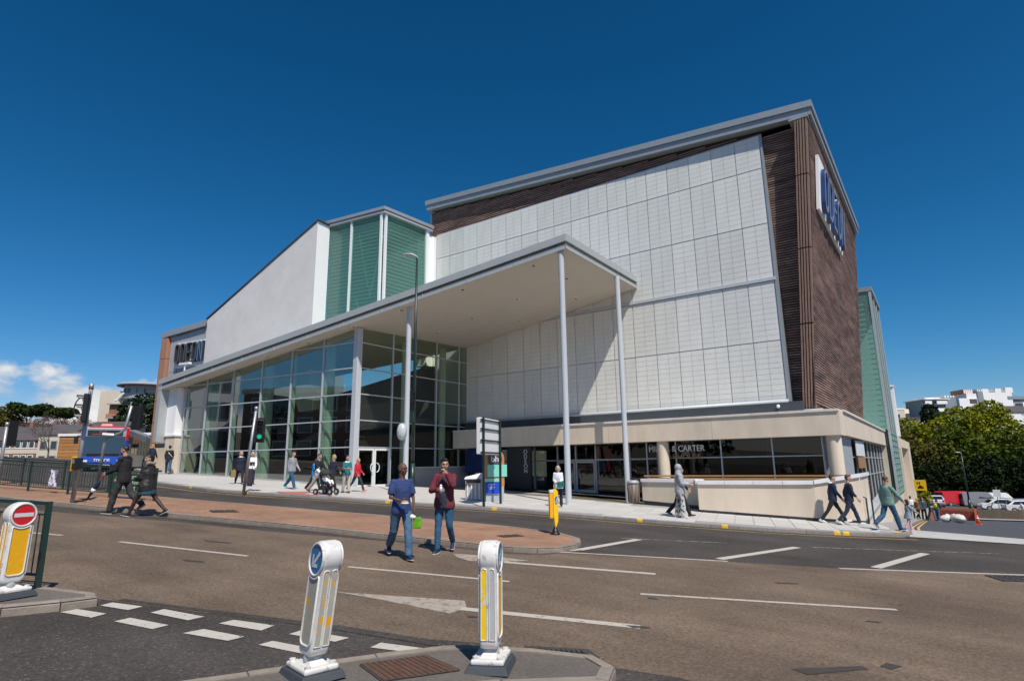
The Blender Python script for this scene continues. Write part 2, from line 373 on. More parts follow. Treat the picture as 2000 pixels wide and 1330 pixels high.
sheet_mb([[(-75, -30), (60, -30), (60, 34), (-4, 34), (-4, 24), (-10, 24), (-30, 30), (-75, 34)]], 0).build('slip_road', m_dark, kind='structure')
BN = [(-30, -5.5), (-14, .4), (-9.28, 2.57), (-8.59, 3.35), (-7.14, 3.89), (-5.66, 4.46), (-4.53, 4.79), (-3.63, 5.4), (-2.94, 5.42), (-2.18, 5.64), (-1.05, 5.56), (4, 6.6), (14, 11)]
BF = [(14, 26.5), (1.01, 16.17), (-1.95, 13.83), (-3.79, 12.83), (-6.95, 10.9), (-7.26, 10.24), (-10.11, 9.45), (-12.33, 8.55), (-15.77, 7.58), (-21.01, 5.59), (-34, .8), (-60, -8), (-60, -18)]
road = sheet_mb([BN+BF], .003).build('main_road', m_brown, kind='structure')
# dark seam where the side road meets the main road
mk = MB()
for a, b, wd in (((-8.4, 3.5), (-7.14, 3.97), .10), ((-7.14, 3.97), (-5.66, 4.53), .13), ((-5.66, 4.53), (-4.53, 4.86), .16), ((-4.53, 4.86), (-3.9, 5.2), .2)): sheet_mb([strip(a, b, wd)], .006, mk)
mk.build('road_seam', m_dark, road)
# dark brown band along the island kerb, widening to the left
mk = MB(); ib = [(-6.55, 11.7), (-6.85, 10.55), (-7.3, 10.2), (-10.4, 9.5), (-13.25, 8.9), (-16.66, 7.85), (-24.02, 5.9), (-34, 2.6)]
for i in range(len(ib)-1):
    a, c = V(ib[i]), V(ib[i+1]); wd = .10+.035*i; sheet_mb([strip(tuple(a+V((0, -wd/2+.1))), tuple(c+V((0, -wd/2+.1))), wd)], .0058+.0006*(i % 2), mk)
mk.build('gutter_band', mat('gutter_band', (.075, .058, .045), rough=.95, var=.35, vs=4), road)
# repair patches and scars
mk = MB(); sheet_mb([[(-1.45, 6.62), (-1.30, 6.55), (-.86, 7.15), (-.92, 7.22)], [(-.78, 7.34), (-.68, 7.3), (-.6, 7.5), (-.74, 7.52)], [(-1.1, 9.3), (-.95, 9.36), (-.9, 9.44), (-1.07, 9.38)], [(-3.32, 6.9), (-3.12, 7.02), (-3.02, 7.0), (-3.2, 6.86)], [(-3.72, 8.5), (-3.62, 8.56), (-3.55, 8.5), (-3.66, 8.44)], [(-4.9, 5.9), (-4.82, 5.98), (-4.76, 5.93), (-4.84, 5.86)], [(-2.6, 11.2), (-2.3, 11.42), (-2.24, 11.38), (-2.5, 11.15)], [(-10.6, 5.3), (-10.2, 5.46), (-10.1, 5.42), (-10.4, 5.26)], [(-12.4, 6.6), (-11.8, 6.83), (-11.7, 6.78), (-12.2, 6.55)]], .008, mk); mk.build('tar_scar', mat('tar', (.05, .042, .036), rough=.8, var=.2, vs=20), road)

def marking(name, polys, mt, parent, h): return sheet_mb(polys, h).build(name, mt, parent)
for a, b in (((-16.1, 4.27), (-14.61, 4.88)), ((-13.13, 5.34), (-10.22, 6.25)), ((-8.29, 6.89), (-5.73, 7.92)), ((-3.88, 8.64), (-.81, 10.43)), ((1.4, 11.5), (4.4, 13.4)), ((-19.4, 2.9), (-17.8, 3.6))):
    marking('lane_dash', [strip(a, b, .10)], m_white, road, .0072)
for a, b in (((-6.81, 9.26), (-4.34, 10.34)), ((-5.19, 6.12), (-3.15, 6.96))): marking('long_dash', [strip(a, b, .16)], m_white, road, .0072)
m_fade = worn_mat('road_paint_faded', (.36, .31, .255), (.23, .18, .14), thr=.54, scale=10, rough=.75)
marking('arrow_taper', [[(-7.2, 5.56), (-6.86, 5.66), (-5.42, 6.47), (-5.16, 6.2), (-5.13, 5.84), (-6.3, 5.72)]], m_fade, road, .0066)
marking('arrow_head', [[(-8.05, 9.26), (-7.75, 9.02), (-7.35, 8.88), (-6.98, 9.05), (-6.8, 9.32), (-6.6, 9.75), (-7.1, 9.68), (-7.6, 9.5)]], m_fade, road, .0066)
marking('edge_line', [strip((-7.3, 10.82), (-3.83, 12.86), .11)], m_white, road, .0072)
marking('edge_line', [strip((-1.96, 13.8), (1.03, 16.1), .12), strip((1.03, 16.1), (9, 22.2), .12)], m_white, road, .0078)
slip = bpy.data.objects['slip_road']
for a, b in (((-6.66, 11.45), (-6.5, 14.6)), ((-4.05, 13.02), (-3.22, 16.58)), ((-1.40, 14.56), (-.66, 18.22)), ((1.6, 17.2), (2.2, 20.4))): marking('hatch_bar', [strip(a, b, .2)], m_whiten, slip, .0055)
marking('slip_edge_line', [strip((-6.9, 14.35), (-4.71, 15.85), .1)], m_faint, slip, .006)
marking('slip_edge_line', [strip((-2.97, 16.9), (.82, 19.9), .1)], m_faint, slip, .006)
yl = [(-29.5, 13.0), (-25.5, 12.95), (-22.3, 13.6), (-19.2, 14.9), (-17.2, 15.45), (-12.5, 17.25), (-8.4, 18.05), (-4.5, 19.3), (-2.5, 20.45), (-.9, 21.7)]
marking('yellow_line', [strip(yl[i], yl[i+1], .07) for i in range(len(yl)-1)], m_yel, slip, .006)
for q in ([(-8.23,2.83),(-8.25,3.0),(-7.83,3.14),(-7.76,2.97)],[(-8.25,3.23),(-8.31,3.38),(-7.88,3.54),(-7.83,3.36)],[(-7.45,3.07),(-7.48,3.24),(-6.92,3.39),(-6.89,3.21)],[(-7.55,3.48),(-7.6,3.65),(-6.98,3.8),(-6.96,3.61)],[(-6.54,3.35),(-6.53,3.56),(-6.0,3.7),(-5.99,3.52)],[(-6.62,3.77),(-6.64,3.95),(-6.14,4.13),(-6.07,3.93)],[(-5.67,3.65),(-5.68,3.81),(-5.22,3.93),(-5.13,3.78)],[(-5.76,4.05),(-5.79,4.23),(-5.22,4.39),(-5.22,4.21)],[(-4.83,4.33),(-4.87,4.5),(-4.40,4.68),(-4.40,4.5)],[(-2.05,5.36),(-2.1,5.5),(-1.5,5.62),(-1.4,5.48)]):
    marking('give_way_dash', [q], m_whiten, slip, .0076)

# ------------------------------------------------------------------ kerbs and islands
KM = {}
def kerb(poly, parent, mt, closed=False, wdt=.14, top=.105, ln=.9):
    """kerb stones one by one along a line; the stone lies to the left of the line"""
    pts = [V(p) for p in poly]
    if closed: pts.append(pts[0])
    for i in range(len(pts)-1):
        a, b = pts[i], pts[i+1]; d = b-a; n = max(1, round(d.length/ln)); l = d.length/n; d.normalize()
        for k in range(n):
            c = a+d*(l*(k+.5)); key = (round(l, 2), mt.name, wdt, round(d.x, 2), round(d.y, 2))
            if key not in KM:
                s = V((-d.y, d.x)); b_ = MB(); hl = l/2-.006
                gx, gy = -.05037, -.01956
                P = []
                for (u, vv, z) in ((-hl,0,-.16),(hl,0,-.16),(hl,wdt,-.16),(-hl,wdt,-.16),(-hl,0,top-.03),(hl,0,top-.03),(-hl,.025,top),(hl,.025,top),(hl,wdt,top),(-hl,wdt,top)):
                    q = d*u+s*vv; P.append((q.x, q.y, z+gx*q.x+gy*q.y))
                b_.add(P, [(0,1,5,4),(4,5,7,6),(6,7,8,9),(1,2,8,7,5),(0,4,6,9,3),(2,3,9,8)]); KM[key] = b_.mesh('kerb_stone', mt)
            link('kerb_stone', KM[key], parent, loc=(c.x, c.y, zt(c.x, c.y)+random.uniform(-.004, .004)))
KL = [(-60, 21), (-44, 18.6), (-40, 17.0), (-36, 14.9), (-32, 13.75), (-28.8, 13.55), (-25.5, 13.5), (-22.98, 14.16), (-19.86, 15.34), (-16.44, 16.42), (-12.83, 17.85), (-8.6, 18.63), (-4.62, 19.83), (-2.69, 20.9), (-1.3, 22.1)]
PV = KL+[(-1.1, 23.2), (-1.2, 25), (-1.5, 30), (-1.75, 45), (-1.9, 58), (-2.0, 70), (-2.2, 90), (-6, 90), (-6, 30), (-11, 32), (-25, 32), (-40, 22), (-51, 24), (-60, 26)]
pavement = sheet_mb([PV], .09).build('pavement', m_pave, kind='structure')
kerb(KL+[(-1.1, 23.2), (-1.2, 25)], pavement, m_kerb)
# side road kerb runs down beside the wall
kerb([(-1.2, 25.01), (-1.5, 30)], pavement, m_kerb); 
sk = MB()
for a, b in (((-1.5, 30), (-1.75, 45)), ((-1.75, 45), (-1.9, 58)), ((-1.9, 58), (-2.0, 70))):
    sk.add([(a[0], a[1], zt(*a)-.1), (b[0], b[1], zt(*b)-.1), (b[0], b[1], zt(*b)+.1), (a[0], a[1], zt(*a)+.1)], [(0, 1, 2, 3)])
sk.build('kerb_edge', m_kerb, pavement)
# paving slabs
SL = []
def slab_mesh():
    b = MB(); h = .294; gx, gy = -.05037, -.01956; a = R(15)
    P = [(u*cos(a)-v_*sin(a), u*sin(a)+v_*cos(a)) for u, v_ in ((-h,-h),(h,-h),(h,h),(-h,h))]
    P2 = [(x*.985, y*.985) for x, y in P]
    b.add([(x, y, gx*x+gy*y-.012) for x, y in P]+[(x, y, gx*x+gy*y) for x, y in P2], [(4,5,6,7),(0,1,5,4),(1,2,6,5),(2,3,7,6),(3,0,4,7)]); return b
inner = [(x, y+.22) for x, y in KL]+[(-1.5, 23.4), (-1.7, 25), (-1.8, 34), (-3.2, 34), (-3.2, 28.2), (-12, 31), (-25.0, 31), (-25.0, 21), (-39.4, 19), (-44, 20)]
a15 = R(15); cand = []
for i in range(-90, 60):
    for j in range(-20, 90):
        x = -15+.6*i*cos(a15)-.6*j*sin(a15); y = 12+.6*i*sin(a15)+.6*j*cos(a15)
        if -38 < x < 1 and y < 24.9 and inside((x, y), inner) and all(inside((x+dx, y+dy), inner) for dx in (-.3, .3) for dy in (-.3, .3)): cand.append((x, y))
def paved(p): return not (-11.2 < p[0] < -3 and p[1] > 24.2)
cand = sorted([c for c in cand if paved(c)], key=lambda c: c[0]**2+c[1]**2)
sme = slab_mesh().mesh('paving_slab', m_slab)
for x, y in cand[:300]: link('paving_slab', sme, pavement, loc=(x, y, zt(x, y)+.104+random.uniform(-.0015, .0015)))
rest = MB()
for x, y in cand[300:]:
    b = slab_mesh(); z = zt(x, y)+.104+random.uniform(-.0015, .0015); rest.add([(p[0]+x, p[1]+y, p[2]+z) for p in b.v], b.f)
rest.build('paving_slab', m_slab, pavement, kind='stuff')
tac = sheet_mb([[(-21.9, 14.75), (-22.9, 15.1), (-22.6, 16.3), (-22.0, 16.35), (-21.6, 15.4), (-19.7, 15.75), (-20.05, 15.38)]], .112); tac.build('tactile_paving', m_red, pavement)
# painted marks on the kerb
for x, y in ((-26.9, 13.6), (-23.4, 14.02), (-17.32, 16.1), (-13.36, 17.55), (-8.28, 18.7), (-5.78, 19.4), (-2.84, 20.72), (-2.66, 20.92)):
    b = MB(); z = zt(x, y); d = V((cos(R(17)), sin(R(17)))) if x < -3 else V((.76, .65)); s = V((-d.y, d.x))
    p = lambda u, v_, zz: (x+d.x*u+s.x*v_, y+d.y*u+s.y*v_, z+zz-.05*d.x*u)
    off = -.13
    best = min(range(len(KL)-1), key=lambda i: min((V(KL[i])+(V(KL[i+1])-V(KL[i]))*t-V((x, y))).length for t in (0, .25, .5, .75, 1)))
    A_, B_ = V(KL[best]), V(KL[best+1]); d = (B_-A_).normalized(); s = V((-d.y, d.x)); q = A_+d*((V((x, y))-A_).dot(d)); x, y = q.x, q.y; z = zt(x, y)
    b.add([p(-.09,-.003,.005), p(.09,-.003,.005), p(.09,-.003,.074), p(-.09,-.003,.074), p(-.09,.022,.109), p(.09,.022,.109), p(.09,.12,.11), p(-.09,.12,.11)], [(0,1,2,3),(3,2,5,4),(4,5,6,7)])
    b.build('kerb_paint_mark', m_kmark, pavement)

# table of pale paving across the side road, then its dark carriageway and double yellow lines
tbl = sheet_mb([[(-1.15, 22.3), (-1.2, 25.3), (4, 26.2), (30, 30), (30, 26.5), (8, 24.6), (2.5, 23.6)]], .02).build('crossing_table', mat('pale_paving', (.42, .41, .39), rough=.9, var=.1, vs=5, var2=.1, vs2=.4), kind='structure')
side = sheet_mb([[(-1.2, 25.1), (-1.5, 30), (-1.75, 45), (-1.9, 58), (-2.0, 70), (-2.0, 110), (60, 110), (60, 36), (30, 29.8), (4, 26.1)]], .006).build('side_road', mat('asphalt_blue', (.062, .066, .078), rough=.9, var=.15, vs=30, bump=.2, bs=120), kind='structure')
for o_ in (.12, .30):
    marking('double_yellow_line', [strip((-1.32+o_, 26), (-1.5+o_, 30), .08), strip((-1.5+o_, 30), (-1.75+o_, 45), .08), strip((-1.75+o_, 45), (-1.9+o_, 56), .08)], m_yel, side, .010)
for q in ([(-1.6, 22.25), (-1.45, 22.6), (-1.3, 22.55), (-1.42, 22.15)], [(-1.15, 22.6), (-.9, 22.95), (-.78, 22.85), (-1.0, 22.45)]): marking('yellow_tick', [q], m_kmark, tbl, .014 if q[0][0] > -1.2 else .118)
marking('side_dash', [strip((3.6, 58), (4.4, 54), .3)], m_faint, side, .012)

ISLB = [(-6.73, 11.78), (-6.70, 11.2), (-6.99, 10.66), (-7.41, 10.35), (-10.4, 9.61), (-13.25, 9.0), (-16.66, 7.95), (-24.02, 6.0), (-40, 1.5)]
ISLF = [(-40, 6.0), (-32.45, 8.34), (-26, 9.2), (-20.82, 10.45), (-18.07, 11.21), (-14.18, 12.25), (-11.13, 13.1), (-9.55, 13.34), (-7.99, 13.3), (-7.2, 12.8), (-6.9, 12.3)]
isl = sheet_mb([ISLB+ISLF], .098).build('traffic_island', m_isl, kind='structure')
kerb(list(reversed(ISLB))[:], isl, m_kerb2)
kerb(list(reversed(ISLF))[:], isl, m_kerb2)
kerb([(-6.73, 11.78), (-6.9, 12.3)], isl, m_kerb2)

NI = [(-5.2, 2.2), (-4.85, 3.03), (-4.67, 3.48), (-4.44, 4.02), (-4.15, 4.6), (-3.95, 4.82), (-3.5, 5.14), (-2.93, 5.38), (-2.62, 5.22), (-2.5, 4.86), (-3.1, 4.2), (-3.9, 3.0), (-4.4, 2.0)]
nis = sheet_mb([NI], .095).build('near_island', m_islc, kind='structure')
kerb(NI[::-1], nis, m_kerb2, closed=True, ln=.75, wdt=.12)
LI = [(-15, .3), (-12.5, -.4), (-10, .6), (-8.9, 1.7), (-8.43, 2.35), (-8.3, 2.85), (-8.26, 3.2), (-8.5, 3.28), (-9.28, 2.98), (-10.4, 2.4), (-12.5, 1.5)]
lis = sheet_mb([LI], .095).build('left_island', m_islc, kind='structure')
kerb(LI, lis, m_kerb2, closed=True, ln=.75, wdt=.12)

# manhole cover with raised studs, gully grate, inspection covers
def cover(name, q, h, mt, parent, nu, nv, stud=.35, hh=.008):
    b = MB(); q = [V(p) for p in q]
    P = lambda u, v_: (q[0]*(1-u)+q[1]*u)*(1-v_)+(q[3]*(1-u)+q[2]*u)*v_
    b.add([(p.x, p.y, zt(p.x, p.y)+h) for p in (P(0,0), P(1,0), P(1,1), P(0,1))], [(0,1,2,3)] if (q[1]-q[0]).cross(q[3]-q[0]) > 0 else [(3,2,1,0)])
    for i in range(nu):
        for j in range(nv):
            u, v_ = (i+.5)/nu, (j+.5)/nv; du, dv = stud/nu, stud/nv
            c = [P(u-du, v_-dv), P(u+du, v_-dv), P(u+du, v_+dv), P(u-du, v_+dv)]
            if (q[1]-q[0]).cross(q[3]-q[0]) < 0: c = c[::-1]
            b.add([(p.x, p.y, zt(p.x, p.y)+h) for p in c]+[(p.x, p.y, zt(p.x, p.y)+h+hh) for p in c], [(4,5,6,7),(0,1,5,4),(1,2,6,5),(2,3,7,6),(3,0,4,7)])
    return b.build(name, mt, parent)
MHQ = [(-4.3, 3.75), (-4.06, 4.30), (-3.59, 4.22), (-3.88, 3.62)]
mh = thing('manhole_cover', (-3.95, 3.97, zt(-3.95, 3.97)+.1), 'rusty studded manhole cover set in the near island between the two white bollards', 'manhole cover')
cover('studded_plate', MHQ, .100, m_iron, mh, 12, 14)
fr_ = MB()
for i in range(4): fr_.add([(p[0], p[1], zt(*p)+.103) for p in strip(MHQ[i], MHQ[(i+1) % 4], .03)], [(0, 1, 2, 3)])
fr_.build('frame', m_iron2, mh)
dr = thing('gully_grate', (-3.35, 5.52, zt(-3.35, 5.52)), 'dark gully grate in the road edge beside the near island', 'drain')
sheet_mb([[(-3.75, 5.42), (-3.2, 5.78), (-2.98, 5.62), (-3.45, 5.27)]], .010).build('surround', m_dark, dr)
cover('grate', [(-3.58, 5.44), (-3.20, 5.68), (-3.10, 5.60), (-3.48, 5.36)], .014, m_iron2, dr, 9, 1, stud=.3, hh=.012)
mh2 = thing('manhole_cover', (-16.6, 9.3, zt(-16.6, 9.3)+.1), 'dark manhole cover flush in the brick island near the kerb behind the walking woman', 'manhole cover')
cover('studded_plate', [(-17.0, 9.1), (-16.75, 9.75), (-16.15, 9.55), (-16.4, 8.9)], .104, m_iron2, mh2, 5, 5)
mh3 = thing('inspection_cover', (-8.45, 11.8, zt(-8.45, 11.8)+.1), 'small dark inspection cover in the tip of the brick island', 'manhole cover')
cover('studded_plate', [(-8.7, 11.5), (-8.5, 12.1), (-8.2, 12.0), (-8.4, 11.4)], .104, m_iron2, mh3, 3, 4)
mh4 = thing('manhole_cover', (.75, 15.3, zt(.75, 15.3)), 'dark round edged manhole cover in the road at the right by the white edge line', 'manhole cover')
cover('studded_plate', [(.34, 15.3), (1.05, 16.0), (1.6, 15.7), (.6, 14.75)], .010, m_iron2, mh4, 5, 5)
# ------------------------------------------------------------------ the cinema
m_panel = mat('panel_translucent', (.72, .725, .68), rough=.38, var=.06, vs=1.3, aniso=(1, 1, .35), obvar=.055, spec=.4)
m_panel_b = mat('panel_backing', (.57, .58, .56), rough=.6)
m_frame = mat('panel_frame', (.52, .56, .60), rough=.45, metal=.2)
m_wood = mat('terracotta_slat', (.255, .165, .132), rough=.7, var=.45, vs=5, var2=.5, vs2=.8, aniso=(.5, .5, 4))
m_woodb = mat('cladding_backing', (.045, .034, .03), rough=.9)
m_batten = mat('terracotta_batten', (.26, .165, .125), rough=.65, var=.15, vs=4)
m_roof = mat('roof_metal', (.34, .37, .39), rough=.42, metal=.25, var=.05, vs=2)
m_canopy = mat('canopy_metal', (.40, .425, .42), rough=.42, metal=.1, var=.04, vs=1.5)
m_soffit = mat('soffit_white', (.62, .56, .48), rough=.7, var=.03, vs=1)
m_slate = mat('slate_band', (.055, .065, .078), rough=.5, var=.1, vs=3)
m_cream = mat('cream_render', (.66, .56, .44), rough=.85, var=.09, vs=1.1, aniso=(1.6, 1.6, .5), var2=.06, vs2=.3, bump=.05, bs=120)
m_coping = mat('coping_pale', (.68, .62, .54), rough=.8, var=.07, vs=4, obvar=.06)
m_coping2 = mat('coping_white', (.76, .75, .74), rough=.6, var=.05, vs=4, obvar=.05)
m_whitew = mat('white_render', (.86, .86, .85), rough=.75, var=.02, vs=1)
m_greyw = mat('grey_render', (.64, .63, .61), rough=.85, var=.07, vs=.9, bump=.04, bs=80)
m_clad = mat('zinc_cladding', (.40, .42, .44), rough=.5, metal=.15, var=.06, vs=1.5, obvar=.06)
m_alu = mat('aluminium_frame', (.52, .55, .57), rough=.4, metal=.25, var=.04, vs=5)
m_aluw = mat('white_frame', (.78, .80, .80), rough=.4)
m_pale = mat('pale_steel', (.72, .80, .74), rough=.5)
m_int = mat('interior_dark', (.085, .088, .068), rough=.9, var=.2, vs=.6)
m_intw = mat('interior_wall', (.16, .155, .145), rough=.9, var=.15, vs=.5)
m_brownfin = mat('terracotta_fin', (.40, .20, .13), rough=.65, var=.12, vs=2, aniso=(1, 1, .4))
m_post = mat('grey_paint', (.50, .535, .56), rough=.38, var=.03, vs=2)
g_front = glass('glass_front', (.54, .68, .58), 1.7, base=.17); g_ret = glass('glass_return', (.62, .68, .56), .8)
g_dark = glass('glass_dark', (.24, .29, .27), .75)
g_lan = glass('glass_lantern', (.56, .86, .76), .9, film=((.24, .46, .42), .26))
g_door = glass('glass_door', (.33, .37, .36), .9)
B = thing('cinema_building', (-15, 30, 0), 'large modern cinema building with white panel wall, brown cladding, glass foyer and sloping canopy', 'building')

TH = R(8); ct, st_ = cos(TH), sin(TH)
def FL(t, off, z):            # t metres left of the foyer corner along the glass line, off metres behind it
    return V((-25.1-t*ct-off*st_, 20.9-t*st_+off*ct, z))
def soff(x, y): return 12.287+.151*x+.030*y

# --- main panel wall
pw, ph0 = 1.24, [4.45, 7.37, 10.34, 13.33, 16.30, 18.12]
fr_ = MB(); fr_.box(-27.97, -5.56, 30.10, 30.9, 4.40, 18.16); fr_.build('panel_field', m_frame, B)
ed = MB(); ed.add([(-5.56, 30.04, 4.4), (-5.56, 30.04, 18.17), (-5.46, 30.04, 18.17), (-5.46, 30.04, 4.4), (-5.56, 30.95, 4.4), (-5.46, 30.95, 4.4), (-5.46, 30.95, 18.17), (-5.56, 30.95, 18.17)], [(3,2,1,0),(2,3,5,6),(1,2,6,7),(0,4,5,3),(4,7,6,5),(0,1,7,4)]); ed.build('edge_trim', m_roof, B)
PMES = {}
def panel_mesh(h):
    k = round(h, 2)
    if k in PMES: return PMES[k]
    b = MB(); x0, x1 = .017, pw-.017; z0, z1 = .018, h-.018; gp = .006
    b.quad((x0, 0, z0), (x1, 0, z0), (x1, 0, z1), (x0, 0, z1)); b.cur = 1
    n = max(4, round(h/.27)); xm = (x0+x1)/2
    for xa, xb in ((x0, xm-gp), (xm+gp, x1)):
        for i in range(n):
            za = z0+(z1-z0)*i/n+gp*.9; zb = z0+(z1-z0)*(i+1)/n-gp*.9
            b.quad((xa, -.02, za), (xb, -.02, za), (xb, -.02, zb), (xa, -.02, zb))
    PMES[k] = b.mesh('panel', [m_panel_b, m_panel]); return PMES[k]
for i in range(18):
    x = -5.6-pw*(i+1)
    for j in range(5):
        if j < 2 and x < -25.5: continue
        link('panel', panel_mesh(ph0[j+1]-ph0[j]-(.16 if j == 2 else 0)), B, loc=(x, 30.085, ph0[j]+(.16 if j == 2 else 0)))
# child objects placed by location need the building's inverse
tr = MB(); tr.box(-25.2, -5.5, 30.0, 30.1, 10.36, 10.52); tr.build('transom_beam', m_post, B)
bd = MB(); bd.box(-25.0, -4.92, 29.82, 30.9, 3.84, 4.40); bd.build('slate_band', m_slate, B)
tb = MB(); tb.tube([(-25, 29.88, 4.43), (-5.5, 29.88, 4.43)], .085, 8); tb.build('drip_rail', m_post, B, smooth=True)
cc = MB(); cc.ball((-5.95, 29.75, 4.2), .085); cc.tube([(-5.95, 29.82, 4.2), (-5.95, 29.75, 4.2)], .05, 8); cc.build('dome_camera', m_aluw, B, smooth=True)

# --- brown cladding: slats one above the other, wall leaning outward to the top
def yfront(z): return 31.0-.85*(z-4)/14.5
def xcorner(z): return -4.42+.0857*(z-4)
def zroof(x): return 18.32-.076*(x+5.35)
wb = MB()
def wq(za, zb, xl): wb.add([(xl, yfront(za)+.06, za), (xcorner(za)-.2, yfront(za)+.06, za), (xcorner(zb)-.2, yfront(zb)+.06, zb), (xl, yfront(zb)+.06, zb)], [(0, 1, 2, 3)])
wb.add([(-28.5, 31.06, 4), (-4.62, 31.06, 4), (-3.35, yfront(18.3)+.06, 18.3), (-28.5, yfront(18.3)+.06, 20.1)], [(0, 1, 2, 3)])
wb.add([(-4.46, 30.9, 4), (-4.30, 49, 4), (-3.15, 49, 18.6), (-3.22, 30.1, 18.6)], [(0, 1, 2, 3)])
wb.add([(-28.5, 31.06, 4), (-28.5, yfront(20)+.06, 20.1), (-28.5, 49, 20.1), (-28.5, 49, 4)], [(0, 1, 2, 3)])
wb.add([(-28.5, 49, 4), (-28.5, 49, 20.1), (-3.15, 49, 18.6), (-4.30, 49, 4)], [(0, 1, 2, 3)])
wb.build('cladding_backing', m_woodb, B)
ws = MB(); z = 4.3
def slat(p0, p1, nrm, h=.072, d=.045):
    p0, p1, nrm = V(p0), V(p1), V(nrm); up = V((0, 0, h))
    ws.add([p0, p1, p1+up, p0+up, p0+nrm*d, p1+nrm*d, p1+nrm*d+up*.85, p0+nrm*d+up*.85], [(4,5,6,7),(0,1,5,4),(3,7,6,2),(0,4,7,3),(1,2,6,5)])
while z < 20:
    yf = yfront(z); xc = xcorner(z)
    if z < 18.2:
        slat((-5.6, yf, z), (xc-.3, yf, z), (0, -1, 0))
    if z > 18.0:
        xe = min(xc-.3 if z < 18.2 else -5.35-(z-18.2)/.076, -3.6); xa = -28.5
        while xa < xe-.3:
            xb = min(xa+3.72, xe); slat((xa+.02, yf, z), (xb-.02, yf, z), (0, -1, 0)); xa += 3.72
    if z < 18.5:
        ya = 30.1
        while ya < 49:
            yb = min(ya+4.73, 49); f = lambda y: xcorner(z)-.03+.15*(y-30)/19*(1-(z-4)/15)
            slat((f(ya), ya+.025, z), (f(yb), yb-.025, z), (1, 0, 0)); ya += 4.73
    z += .125
ws.build('cladding_slats', m_wood, B, kind='stuff')
# corner battens, in four lengths with open joints
zz = [4.05, 8.0, 11.6, 15.2, 18.0]
bmesh_ = {}
for k in range(5):
    for j in range(4):
        za, zb = zz[j]+.03, zz[j+1]-.03; u = -.60+.12*k; b = MB()
        for_ = lambda z_: (xcorner(z_)+u+.06, yfront(z_)-.62+.03*abs(k-2))
        (xa, ya), (xb, yb) = for_(za), for_(zb)
        b.bar((xa, ya, za), (xb, yb, zb), .075, .30, up=(0, 1, 0)); b.build('corner_batten', m_batten, B)
cb = MB()
cb.add([(xcorner(4.05)-.62, 30.55, 4.05), (xcorner(4.05), 30.55, 4.05), (xcorner(18)+.0, 29.75, 18.0), (xcorner(18)-.62, 29.75, 18.0), (xcorner(4.05)-.62, 31.1, 4.05), (xcorner(4.05), 31.1, 4.05), (xcorner(18), 30.3, 18.0), (xcorner(18)-.62, 30.3, 18.0)], [(0,1,2,3),(1,5,6,2),(0,3,7,4),(0,4,5,1)])
cb.build('corner_spine', m_woodb, B)
cap = MB(); cap.box(-4.05, -3.18, 29.45, 30.3, 18.02, 18.12); cap.box(-3.95, -3.28, 29.6, 30.2, 18.12, 18.3); cap.build('corner_cap', m_roof, B)
ct_ = MB(); ct_.box(-5.15, -4.2, 30.2, 31.2, 3.90, 4.03); ct_.build('corner_tray', m_coping2, B)

# --- roof with two-step eaves
def ztop(x): return 18.93-.0762*(x+3.04)
rf = MB()
P4 = [(-28.75, 29.62), (-2.98, 29.62), (-2.90, 49.2), (-28.75, 49.2)]
zr = lambda x, y: ztop(x) if x < -3 or True else 0
rf.prism([(-28.75, 29.62), (-2.98, 29.62), (-2.90, 49.2), (-28.75, 49.2)], lambda x, y: ztop(x)-.34, lambda x, y: ztop(x)); rf.build('roof', m_roof, B)
rf = MB(); rf.prism([(-28.65, 29.70), (-3.06, 29.70), (-2.98, 49.1), (-28.65, 49.1)], lambda x, y: ztop(x)-.72, lambda x, y: ztop(x)-.36); rf.build('eave', m_roof, B)
# --- cream fascia and copings
for i in range(4):
    xa = -24.95+i*5.4; xb = min(xa+5.39, -3.36)
    b = MB(); b.box(xa, xb, 28.6, 29.95, 2.75, 3.76); b.build('fascia', m_cream, B)
x = -24.95
while x < -3.4:
    b = MB(); b.box(x, min(x+1.19, -3.30), 28.54, 29.9, 3.76, 3.86); b.build('coping_stone', m_coping, B); x += 1.2
for i in range(3):
    ya = 28.6+i*11.2; b = MB(); b.box(-4.6, -3.36, ya if i else 29.955, min(ya+11.19, 62), 2.78, 3.80); b.build('fascia', m_cream, B)
y = 29.92
while y < 62:
    b = MB(); b.box(-4.6, -3.28, y, y+1.98, 3.80, 3.90); b.build('coping_stone', m_coping, B); y += 2
led = MB(); led.box(-25, -3.6, 29.9, 31.2, 3.70, 3.84); led.build('ledge', m_slate, B)

# --- ground floor: columns, restaurant glazing, entrance
for (x, y, r_) in ((-11.36, 28.95, .29), (-3.72, 28.98, .30)):
    b = MB(); b.tube([(x, y, -1.2), (x, y, 2.75)], r_, 20, caps=False); b.build('cream_column', m_cream, B, smooth=True)
mt_in = MB()
mt_in.box(-25, -4.2, 29.2, 40, -.9, zt(-15, 30)-.35); mt_in.build('interior_floor', m_int, B)
b = MB(); b.box(-25, -4.2, 28.62, 40, 2.76, 2.90); b.build('interior_ceiling', m_int, B)
b = MB(); b.box(-25, -4.2, 39.6, 40, -.9, 2.75); b.box(-12.6, -12.5, 31, 39.6, -.9, 2.75); b.build('interior_wall', m_intw, B)
XM = [-12.45, -10.9, -8.66, -6.33, -4.25]
for i in range(4):
    for za, zb in ((-.3, 1.90), (1.94, 2.74)):
        b = MB(); b.quad((XM[i]+.03, 29.5, za), (XM[i+1]-.03, 29.5, za), (XM[i+1]-.03, 29.5, zb), (XM[i]+.03, 29.5, zb)); b.build('window_pane', g_dark, B)
for x in XM: b = MB(); b.box(x-.03, x+.03, 29.44, 29.56, -.4, 2.75); b.build('mullion', m_alu, B)
